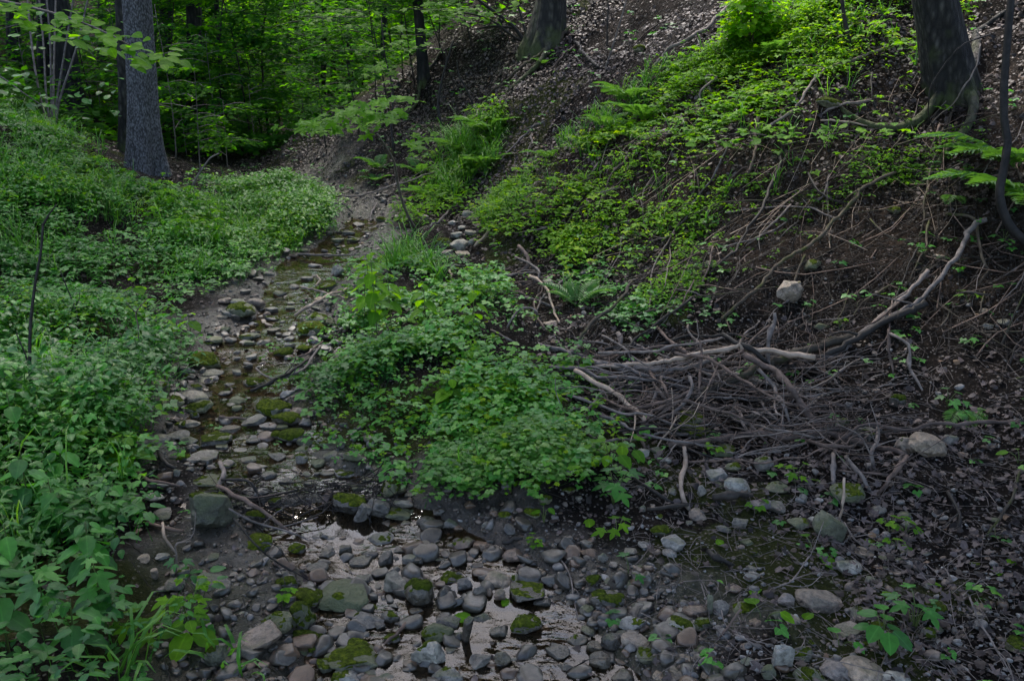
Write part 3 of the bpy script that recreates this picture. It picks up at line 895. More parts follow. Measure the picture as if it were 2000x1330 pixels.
 (1830, 1230, 22, 18, R_, 'grey', 0), (1815, 1262, 22, 12, A_, 'pale', 0), (1825, 1186, 40, 16, R_, 'wet', .8), (1990, 1260, 50, 24, R_, 'olive', .5), (1760, 1095, 24, 14, R_, 'grey', 0), (1725, 1110, 16, 12, R_, 'grey', 0), (1698, 1134, 18, 18, R_, 'grey', 0), (1810, 1245, 30, 40, R_, 'wet', .8),
 (1805, 868, 68, 58, A_, 'tan', 0, 'big tan boulder at the right end of the branch pile'), (1770, 872, 40, 44, R_, 'tan', .1, 'smaller rounded rock half behind the big tan boulder'), (1853, 858, 30, 26, R_, 'grey', 0), (1692, 846, 52, 32, A_, 'grey', .1, 'flat grey rock under the end of the thickest branch'), (1643, 824, 28, 20, A_, 'olive', .2),
 (1620, 835, 18, 14, R_, 'pale', 0), (1349, 816, 50, 26, R_, 'olive', .6, 'rounded mossy rock beneath the branch pile'), (1352, 842, 62, 26, S_, 'olive', .9, 'flat slab with thick moss beneath the branch pile'), (1322, 840, 20, 24, R_, 'olive', .3), (1751, 783, 28, 30, R_, 'wet', .7),
 (1541, 580, 48, 44, A_, 'tan', .1, 'rounded grey boulder embedded in the earth bank', 0, 0, None, .03), (1587, 520, 32, 26, R_, 'olive', .1), (1604, 637, 30, 18, A_, 'olive', 0), (1835, 503, 26, 16, A_, 'tan', 0), (1388, 517, 20, 14, R_, 'olive', 0), (1765, 607, 16, 10, R_, 'tan', 0), (1924, 607, 20, 10, R_, 'tan', 0), (1535, 533, 14, 18, R_, 'grey', 0), (1960, 630, 22, 16, A_, 'grey', 0), (1930, 637, 20, 14, A_, 'grey', 0),
 (401, 703, 58, 42, R_, 'olive', .85, 'round mossy boulder on the left side of the upper stream'), (305, 757, 44, 34, W_, 'olive', .3, 'greenish tilted slab at the edge of the left bank'), (337, 786, 46, 24, W_, 'olive', .25), (380, 777, 56, 26, R_, 'grey', 0, 'pale grey stone on top of the stack in the middle run'), (390, 795, 50, 26, R_, 'olive', .15, 'olive stone below the pale grey one in the middle run'),
 (399, 744, 32, 14, S_, 'grey', .1), (415, 732, 42, 10, S_, 'grey', 0), (383, 755, 28, 12, S_, 'olive', .5), (535, 796, 58, 38, W_, 'olive', .6, 'mossy wedge shaped rock at the right of the middle run', 0, .1), (498, 821, 48, 26, S_, 'grey', 0, 'light grey slab tilted towards the mossy wedge', .2, -.35), (571, 850, 46, 34, R_, 'grey', .85, 'moss capped stone in the middle run'),
 (539, 850, 22, 20, R_, 'wet', .9), (595, 826, 30, 22, A_, 'grey', 0), (595, 862, 28, 22, A_, 'olive', .05), (590, 878, 26, 16, R_, 'olive', .1), (562, 768, 26, 16, A_, 'pale', 0), (582, 760, 16, 14, R_, 'pale', 0), (560, 822, 52, 20, R_, 'wet', .9), (550, 835, 24, 14, R_, 'olive', .1), (525, 832, 32, 16, S_, 'grey', 0),
 (595, 681, 30, 18, R_, 'wet', .9, 'moss cushion at the right edge of the upper stream'), (556, 689, 36, 18, R_, 'wet', .9, 'flat moss cushion left of the right edge one'), (497, 748, 40, 20, R_, 'wet', .6), (659, 530, 24, 26, A_, 'pale', 0, 'pale upright stone on the upper right edge of the stream'), (616, 520, 24, 8, S_, 'pale', 0, 'small bright white slab far up the stream'),
 (618, 622, 40, 22, W_, 'olive', .1), (608, 642, 52, 24, R_, 'olive', .6), (640, 630, 30, 20, R_, 'olive', .4), (472, 605, 52, 28, R_, 'olive', .5), (503, 593, 30, 22, R_, 'tan', 0), (530, 622, 30, 16, A_, 'wet', .1), (465, 590, 34, 12, S_, 'pale', 0), (440, 588, 26, 14, R_, 'brown', 0), (450, 612, 30, 14, R_, 'grey', 0), (435, 620, 18, 10, R_, 'tan', 0),
 (420, 664, 34, 16, R_, 'olive', 0), (450, 664, 22, 16, R_, 'grey', 0), (488, 657, 38, 16, S_, 'olive', .1), (520, 668, 26, 14, A_, 'wet', 0), (492, 698, 20, 14, R_, 'grey', 0), (464, 729, 18, 14, R_, 'grey', 0), (407, 670, 20, 8, S_, 'olive', .4), (440, 643, 22, 14, R_, 'olive', 0), (478, 640, 18, 12, R_, 'tan', 0), (535, 645, 24, 12, R_, 'wet', 0), (565, 660, 20, 12, R_, 'grey', 0), (610, 655, 18, 20, R_, 'wet', .2),
 (350, 852, 44, 18, R_, 'grey', 0), (311, 859, 38, 20, R_, 'grey', .05), (423, 858, 62, 18, S_, 'wet', .2, 'dark flat rock across the middle run'), (353, 829, 24, 18, R_, 'wet', .7), (373, 827, 34, 20, R_, 'grey', 0), (380, 812, 18, 16, R_, 'wet', .6), (451, 838, 38, 12, S_, 'wet', 0), (466, 783, 32, 14, R_, 'olive', 0), (440, 770, 26, 12, A_, 'wet', 0),
 (368, 860, 34, 18, A_, 'grey', 0), (434, 872, 24, 12, S_, 'wet', 0), (403, 786, 20, 12, R_, 'wet', 0), (340, 700, 18, 14, A_, 'brown', 0), (370, 735, 22, 12, R_, 'tan', .1), (334, 745, 20, 14, R_, 'grey', 0), (200, 842, 28, 24, A_, 'pale', 0, 'pale stone peeping out of the herbs on the left bank'), (278, 870, 24, 22, R_, 'tan', 0), (250, 865, 24, 14, A_, 'grey', 0), (163, 790, 18, 12, A_, 'grey', 0), (235, 655, 16, 8, A_, 'brown', 0),
 (495, 860, 26, 14, R_, 'wet', 0), (540, 892, 34, 18, R_, 'wet', 0), (470, 880, 24, 12, S_, 'grey', 0), (620, 905, 26, 16, R_, 'olive', 0), (648, 890, 30, 14, A_, 'grey', 0), (675, 925, 40, 18, S_, 'grey', .1), (697, 955, 26, 14, R_, 'olive', 0), (640, 925, 26, 12, R_, 'wet', 0), (725, 870, 16, 22, R_, 'grey', .2), (690, 890, 36, 20, R_, 'olive', .1), (640, 865, 30, 18, A_, 'olive', .3), (715, 935, 24, 12, S_, 'wet', 0),
 (865, 478, 32, 26, R_, 'olive', .85, 'yellow green mossy rock at the gully foot'), (898, 480, 40, 26, A_, 'pale', 0, 'pale flat boulder right of the mossy rock at the gully foot'), (872, 497, 24, 16, R_, 'tan', 0), (905, 496, 30, 12, S_, 'tan', 0), (921, 474, 14, 14, R_, 'pale', 0), (892, 460, 22, 12, R_, 'pale', 0), (920, 455, 24, 10, S_, 'pale', 0), (905, 445, 20, 8, S_, 'pale', 0),
 (954, 415, 26, 14, R_, 'tan', 0, 'smooth tan stone high in the leafy gully'), (914, 420, 20, 16, A_, 'pale', 0), (938, 442, 18, 10, S_, 'tan', 0), (885, 436, 20, 8, R_, 'pale', 0), (1075, 631, 26, 16, R_, 'tan', 0), (1069, 555, 22, 22, A_, 'pale', 0), (1140, 538, 20, 22, R_, 'wet', .2), (745, 430, 20, 12, R_, 'olive', .8), (830, 425, 14, 10, R_, 'pale', 0),
 (818, 585, 24, 10, R_, 'pale', 0), (703, 635, 22, 16, R_, 'pale', 0), (880, 855, 22, 12, R_, 'olive', .5), (985, 1005, 22, 16, R_, 'olive', .9), (1040, 1000, 30, 24, R_, 'olive', .9), (1065, 975, 24, 22, R_, 'olive', .9), (1110, 958, 26, 12, R_, 'olive', .9), (1290, 1035, 40, 22, R_, 'olive', .9), (1247, 99, 24, 18, R_, 'olive', 1.0, 'bright green mossy block high on the leafy slope', .5),
 (1617, 205, 46, 14, R_, 'olive', .7, 'long mossy stone below the old tree on the slope'), (1745, 412, 22, 16, R_, 'olive', .9), (575, 560, 20, 12, R_, 'wet', 0), (545, 575, 26, 12, R_, 'grey', 0), (600, 545, 22, 10, S_, 'grey', 0), (640, 560, 34, 14, S_, 'olive', .3), (625, 585, 22, 12, R_, 'tan', .1), (590, 490, 24, 10, S_, 'olive', 0), (640, 500, 22, 10, R_, 'tan', 0), (660, 470, 24, 10, S_, 'olive', 0), (680, 455, 24, 8, S_, 'grey', 0),
 (700, 440, 22, 8, R_, 'wet', 0), (690, 470, 24, 10, R_, 'olive', .2), (640, 455, 18, 8, R_, 'wet', 0), (720, 455, 18, 8, R_, 'grey', 0), (505, 545, 22, 12, R_, 'wet', 0), (525, 535, 20, 10, A_, 'grey', 0), (480, 570, 22, 12, R_, 'grey', 0), (512, 605, 20, 10, S_, 'wet', 0), (620, 602, 22, 10, R_, 'wet', 0),
]
for t in TR:
    px, py, w, h, kind, col, moss = t[:7]
    stone(px, py, w, h, kind, col, moss, t[7] if len(t) > 7 else None, t[8] if len(t) > 8 else None, t[9] if len(t) > 9 else None, None, t[11] if len(t) > 11 else 0.0)

# smaller cobbles, single things too, filling the bed and the flat
def free(px, py, w):
    for a, b, c, d in STONE_XY:
        if abs(px - a) < (c + w) * .42 and abs(py - b) < (d + w * .6) * .45: return False
    return True
BEDP = [(560, 1340), (1300, 1340), (1180, 1200), (1100, 1100), (900, 1040), (840, 990), (760, 930), (640, 870), (600, 760), (640, 640), (680, 480), (620, 470), (520, 540), (400, 600), (350, 700), (300, 850), (300, 1000), (420, 1120), (520, 1180)]
r = random.Random(5)
cnt = 0
while len(STONE_XY) < len(TR) + 100 and cnt < 9000:
    cnt += 1
    if r.random() < .8:
        px, py = r.uniform(300, 1300), r.uniform(470, 1325)
        if not inpoly(np.array([px]), np.array([py]), BEDP)[0]: continue
        if 560 < px < 740 and 1000 < py < 1060: continue
        if inpoly(np.array([px]), np.array([py]), [(1060, 1340), (1270, 1340), (1000, 1170), (900, 1180)])[0]: continue
        cset = ['wet', 'wet', 'wet', 'grey', 'olive', 'brown']
    else:
        px, py = r.uniform(1180, 2000), r.uniform(1000, 1325)
        cset = ['grey', 'tan', 'olive', 'purple', 'brown', 'pale']
    s_ = (.45 + .55 * (py - 450) / 880)
    w = s_ * r.uniform(15, 34)
    if not free(px, py, w): continue
    stone(px, py, w, w * r.uniform(.45, .7), r.choice([A_, R_, R_, S_]), r.choice(cset), .6 if r.random() < .12 else 0)

# the smallest ones past three hundred become one mass
allst = [o for o in COL.objects if o.name.startswith('stone')]
small = sorted([q for q in PENDING if not q[0].children], key=lambda q: q[3])[:max(0, len(allst) - 300)]
Vs, Fs, Ms, n0 = [], [], [], 0
for q in small:
    me = q[0].data
    a = np.empty(len(me.vertices) * 3, np.float32); me.vertices.foreach_get('co', a)
    f = np.empty(len(me.polygons) * 3, np.int32); me.polygons.foreach_get('vertices', f)
    Vs.append(a.reshape(-1, 3) + np.array(q[0].location)); Fs.append(f.reshape(-1, 3) + n0); n0 += len(me.vertices)
    Ms += [list(ROCK.values()).index(me.materials[0])] * (len(f) // 3)
    PENDING.remove(q); bpy.data.objects.remove(q[0]); bpy.data.meshes.remove(me)
me = mk_mesh('small_cobbles', np.vstack(Vs), np.vstack(Fs))
for m_ in ROCK.values(): me.materials.append(m_)
me.polygons.foreach_set('material_index', np.array(Ms, np.int32))
ob('small_cobbles', me, kind='stuff', label='small cobbles filling in between the larger stones', cat='gravel')

# pebbles and grit: a mass nobody could count
def pebble_mass(name, n, region, smin, smax, mats, sub, seed, label, wat=False):
    r = np.random.RandomState(seed)
    out = []
    got = 0
    X, Y, Zs, S = [], [], [], []
    while got < n:
        m = n * 3
        y = 1.5 + (r.rand(m) ** 1.5) * 10.6
        x = (r.rand(m) * 2 - 1) * (.75 * y + .5)
        z = terrain(x, y)
        px, py, dd = project(x, y, z)
        jx = px + 26 * fbm(x, y, 3, 2); jy = py + 14 * fbm(x + 9, y, 3, 2)
        k = region(jx, jy, x, y, r)
        X.append(x[k]); Y.append(y[k]); Zs.append(z[k]); got += k.sum()
    x, y, z = np.concatenate(X)[:n], np.concatenate(Y)[:n], np.concatenate(Zs)[:n]
    s = smin * (smax / smin) ** (r.rand(n) ** 2.2)
    vs = []
    for kk in range(12):
        vs.append(rock_verts(r.choice(['slab', 'angular', 'angular']), sub, 900 + kk + seed * 20))
    vs = np.array(vs)
    T = ICO[sub][1]
    which = r.randint(0, 12, n)
    sc3 = s[:, None] * np.stack([np.ones(n), r.uniform(.6, 1, n), r.uniform(.35, .75, n)], 1) * .5
    yaw = r.rand(n) * 6.28
    nrm = np.stack([r.randn(n) * .22, r.randn(n) * .22, np.ones(n)], 1)
    M = frames(nrm, yaw)
    Lc = vs[which] * sc3[:, None, :]
    if wat: z = np.maximum(z, water_z(y) - .008)
    V = np.einsum('nij,nmj->nmi', M, Lc) + np.stack([x, y, z + s * .10], 1)[:, None]
    mi = r.randint(0, len(mats), n)
    F = T[None] + (np.arange(n) * len(vs[0]))[:, None, None]
    me = mk_mesh(name, V.reshape(-1, 3), F.reshape(-1, 3), None, None, not wat)
    for q in mats: me.materials.append(ROCKP[q])
    me.polygons.foreach_set('material_index', np.repeat(mi, len(T)).astype(np.int32))
    ob(name, me, kind='stuff', label=label, cat='gravel')
def pebmat(name, c1, c2, rough):
    m, nt, out = new_mat(name)
    geo = N(nt, 'ShaderNodeNewGeometry')
    n1 = noise(nt, 38, 3, .6, vec=geo.outputs['Position'])
    n2 = noise(nt, 220, 3, .6, vec=geo.outputs['Position'])
    col = mixc(nt, .5, ramp(nt, n1, [(.3, c1), (.7, c2)]), ramp(nt, n2, [(.3, (.5, .5, .5)), (.7, (1, 1, 1))]), 'MULTIPLY')
    p = N(nt, 'ShaderNodeBsdfPrincipled')
    L(nt, col, p.inputs['Base Color']); p.inputs['Roughness'].default_value = rough
    L(nt, bump(nt, n2, .4, .002), p.inputs['Normal'])
    L(nt, p.outputs[0], out.inputs[0])
    return m
ROCKP = {'dry': pebmat('grey_pebble', (.045, .04, .037), (.18, .165, .15), .7), 'tan': pebmat('tan_pebble', (.05, .038, .03), (.20, .15, .115), .7),
         'pale': pebmat('pale_pebble', (.11, .10, .095), (.30, .285, .26), .7), 'wet': pebmat('wet_pebble', (.017, .014, .011), (.090, .076, .058), .42), 'rust': pebmat('rusty_pebble', (.045, .028, .018), (.11, .068, .042), .45)}
def reg_bed(px, py, x, y, r):
    m = np.minimum(x - wL(y), wR(y) - x) + .25 * fbm(x, y, 2.5, 2)
    return (m > -.40) & (y < 10.5) & ~((px > 545) & (px < 755) & (py > 995) & (py < 1065)) & ~((m > .12) & (r.rand(len(x)) < .45)) & (px > -200)
def reg_rub(px, py, x, y, r):
    m = np.minimum(x - wL(y), wR(y) - x) + .30 * fbm(x + 3, y, 2.2, 2)
    return (m > -.32) & (y < 12.2) & (r.rand(len(x)) < np.clip(.35 + 1.5 * fbm(x, y, 1.8, 2), .06, 1)) & ~((px > 545) & (px < 755) & (py > 995) & (py < 1065)) & ~(inpoly(px, py, [(900, 1190), (1120, 1190), (1270, 1400), (900, 1400)]) & (r.rand(len(x)) < .35))
def reg_grav(px, py, x, y, r):
    d_, s_ = segdist(x, y, FOOT)
    k = (x > wR(y) - .02) & ((d_ * s_) < .35) & (y < 5.6) & ~inpoly(px, py, VEG_ISL_CORE) & (r.rand(len(x)) < .35 + .9 * vnoise(x * 2.3, y * 2.3) + .55 * sstep(3.6, 2.2, y))
    return k
VEG_ISL_CORE = [(650, 640), (700, 540), (860, 520), (980, 590), (1080, 700), (1170, 840), (1060, 930), (900, 930), (820, 900), (730, 830), (640, 740)]
pebble_mass('stream_gravel', 2600, reg_bed, .012, .055, ['wet', 'wet', 'wet', 'rust', 'dry'], 1, 1, 'dark wet pebbles covering the stream bed')
pebble_mass('wet_rubble', 1500, reg_rub, .030, .095, ['wet', 'wet', 'rust', 'wet', 'wet'], 2, 6, 'dark angular broken stones packed along the stream', True)
pebble_mass('fine_wet_gravel', 5000, reg_bed, .006, .022, ['wet', 'wet', 'rust', 'tan'], 0, 2, 'fine wet grit between the stream stones')
pebble_mass('bank_gravel', 1800, reg_grav, .012, .045, ['dry', 'tan', 'pale', 'dry', 'rust'], 1, 3, 'mixed pebbles strewn over the dark soil right of the stream')
pebble_mass('fine_bank_gravel', 9000, reg_grav, .004, .018, ['dry', 'tan', 'pale', 'dry', 'tan'], 0, 4, 'fine grit on the bare soil right of the stream')

# ================================================================== DEAD WOOD
BMARKS, PENDB = [], []
GB_ = 'sticks lying by the stream'
def branch(pts, rpx, col='brown', label=None, lift=.01, group=None, name='branch', cat='branch', taper=.55, jit=.012, twigs=0, closed=None):
    """pts: photograph pixels along the branch, each placed on the ground (optionally with its own lift)"""
    P = []
    for q in pts:
        lf = q[2] if len(q) > 2 else lift
        P.append(at(q[0], q[1], lf, True))
    D = sum(dist_of(p) for p in P) / len(P)
    R = rpx * (.72 if label and 'tangled' in label or group not in (GB_, 'branches heaped at the foot of the slope') else .85) * D / KPX
    A = np.array([tuple(p) for p in P])
    Lg = np.linalg.norm(np.diff(A, axis=0), axis=1).sum()
    n = int(max(8, min(46, Lg / .035)))
    r = np.random.RandomState(int(pts[0][0] * 7 + pts[0][1]) % 99999)
    C = resample(A, n)
    # iron out steps along the line of sight, add a natural wander
    nj = np.array([[vnoise(np.array([i * .31 + k * 9.7 + pts[0][0]]), np.array([k * 3.1]))[0] for k in range(3)] for i in range(n)])
    C = C + nj * jit * 2.2
    o0 = C[0].copy()
    t = np.linspace(0, 1, n)
    rad = R * (1 - t * (1 - taper)) * (1 + .22 * (r.rand(n) - .5))
    rad[-1] *= .7
    for kk in range(3):
        q_ = r.randint(2, n - 2); rad[q_] *= 1.25
    C[2:-2] += (r.rand(n - 4, 3) - .5) * R * .9
    B = Bag()
    V, Qd, Tr = tube(C - o0, rad, 8 if rpx > 4 else 6, .16, r)
    B.add(V, Qd, Tr)
    for k in range(twigs):
        i = r.randint(int(n * .25), n - 1)
        d = r.randn(3); d[2] = abs(d[2]) * .6
        dirn = (C[min(i + 1, n - 1)] - C[i]); dirn /= np.linalg.norm(dirn) + 1e-9
        d = d / np.linalg.norm(d) * .8 + dirn
        ln = r.uniform(.06, .26)
        q = np.array([C[i] - o0, C[i] - o0 + d * ln * .5 + r.randn(3) * .01, C[i] - o0 + d * ln + r.randn(3) * .03])
        V, Qd, Tr = tube(resample(q, 6), np.linspace(rad[i] * .45, .0015, 6), 5)
        B.add(V, Qd, Tr)
    me = B.mesh(name, WOOD[col])
    o = ob(name, me, label=label, cat=cat, group=group, loc=tuple(o0))
    mid_ = pts[len(pts) // 2]
    if group in ('tangled branches of the heap', 'dead branches strewn on the slope'):
        steep = abs(pts[-1][1] - pts[0][1]) > abs(pts[-1][0] - pts[0][0]) * .8
        PENDB.append((o, mid_[0], mid_[1], 30, {'brown': 'brown', 'grey': 'grey', 'dark': 'dark', 'pale': 'pale', 'moss': 'mossy'}[col] + (' upright' if steep else '') + (' stick' if Lg < .5 else ' branch')))
    else:
        BMARKS.append((mid_[0], mid_[1], label))
    return o

GP = 'branches heaped at the foot of the slope'
pile = [
 ([(1923, 430, .12), (1895, 451, .14), (1874, 493, .12), (1846, 531, .10), (1804, 580, .07), (1765, 605, .06), (1699, 643, .05), (1650, 675, .06), (1608, 702, .06)], 6.5, 'grey', 'long grey branch sweeping down the dark bank onto the pile', .6, 2),
 ([(1811, 591, .12), (1755, 615, .10), (1685, 654, .08), (1636, 682, .08), (1575, 705, .05)], 8.5, 'dark', 'thick dark barked branch below the long grey one', .8, 1),
 ([(1814, 528, .10), (1790, 556, .08), (1751, 591, .06), (1695, 643, .04)], 5, 'grey', 'short grey branch running inside the long grey one', .8, 1),
 ([(1667, 661, .06), (1615, 671, .08), (1566, 685, .10), (1517, 703, .10), (1475, 720, .08), (1405, 755, .04), (1342, 782, .02)], 12, 'moss', 'thickest mossy rotten log across the pile', .6, 0),
 ([(1587, 698, .20), (1517, 686, .21), (1457, 680, .20), (1440, 676, .20), (1352, 694, .16), (1300, 703, .12), (1240, 712, .09), (1140, 718, .05)], 6.5, 'pale', 'pale barkless pole lying level on top of the pile', .7, 0),
 ([(1454, 692, .20), (1513, 727, .18), (1545, 762, .15), (1566, 790, .10), (1601, 838, .02)], 8, 'brown', 'stout brown branch slanting down the front of the pile', .9, 2),
 ([(1415, 650, .20), (1447, 671, .22), (1475, 692, .20), (1496, 712, .15)], 5.5, 'dark', 'black stick with a pale snapped tip above the pile', .9, 0),
 ([(1510, 613, .30), (1512, 633, .26), (1501, 654, .24), (1501, 696, .15), (1503, 715, .1)], 4.2, 'grey', 'crooked grey stick standing up from the pile', 1.1, 0),
 ([(1370, 666, .22), (1370, 710, .15), (1368, 778, .05)], 3.4, 'brown', 'thin upright stick at the left of the pile', .8, 1),
 ([(1482, 717, .15), (1510, 752, .12), (1531, 783, .10), (1548, 829, .04)], 4.5, 'grey', 'grey branch parallel to the stout brown one', .8, 1),
 ([(1300, 868, .02), (1349, 864, .04), (1415, 855, .05), (1464, 846, .06), (1545, 850, .06), (1608, 846, .05), (1664, 855, .04), (1720, 871, .03), (1768, 889, .02)], 7, 'brown', 'long straight branch lying along the front of the pile', .9, 3),
 ([(2040, 826, .02), (1947, 824, .03), (1895, 826, .04), (1825, 824, .05), (1769, 839, .06), (1699, 825, .09), (1664, 843, .08), (1604, 892, .02)], 4.6, 'brown', 'winding branch running off the right edge of the pile', .8, 1),
 ([(1738, 647, .18), (1772, 671, .14), (1783, 720, .08), (1807, 768, .01)], 3.6, 'grey', 'bent lichened stick leaning on the dark bank', .8, 1),
 ([(1741, 647, .16), (1742, 690, .08), (1743, 736, .01)], 3, 'brown', 'thin upright stick beside the bent lichened one', .8, 0),
 ([(1119, 722, .10), (1175, 755, .09), (1227, 794, .07), (1262, 828, .04)], 5.5, 'pale', 'pale tan branch pointing from the green bar to the pile', .9, 1),
 ([(1262, 828, .05), (1250, 850, .04), (1260, 880, .02)], 4, 'brown', 'stub hanging from the pale tan branch', .9, 0),
 ([(1110, 700, .04), (1200, 716, .06), (1290, 722, .08), (1400, 706, .12)], 7, 'grey', 'thick grey branch end sticking out of the left of the pile', .8, 1),
 ([(1350, 760, .12), (1280, 790, .08), (1200, 800, .03)], 4.5, 'brown', 'brown branch low in the left of the pile', .7, 2),
 ([(1346, 738, .14), (1349, 760, .12), (1330, 790, .08), (1300, 812, .03)], 4.5, 'grey', 'hooked grey branch bent over the left of the pile', .8, 0),
 ([(1254, 760, .05), (1190, 752, .03), (1140, 740, .02)], 5, 'dark', 'dark branch lying under the grey branch end', .8, 0),
 ([(1259, 845, .04), (1275, 800, .09), (1320, 786, .13), (1380, 790, .14), (1450, 822, .10), (1500, 870, .03)], 3.8, 'brown', 'branch arching low across the pile', .7, 1),
 ([(1505, 640, .20), (1440, 690, .20), (1400, 720, .16), (1370, 790, .10)], 3.0, 'brown', 'slender curved shoot crossing behind the black stick', .6, 2),
 ([(1320, 690, .18), (1380, 700, .18), (1450, 740, .16), (1530, 780, .12), (1600, 800, .06)], 4.0, 'brown', 'brown branch running diagonally below the pale pole', .7, 3),
 ([(1170, 690, .08), (1290, 680, .13), (1360, 672, .16), (1420, 660, .18)], 3.6, 'grey', 'grey stick at the back of the pile', .7, 1),
]
for p, rp, c, lb, tp, tw in pile:
    branch(p, rp, c, lb, group=GP, taper=tp, twigs=tw)

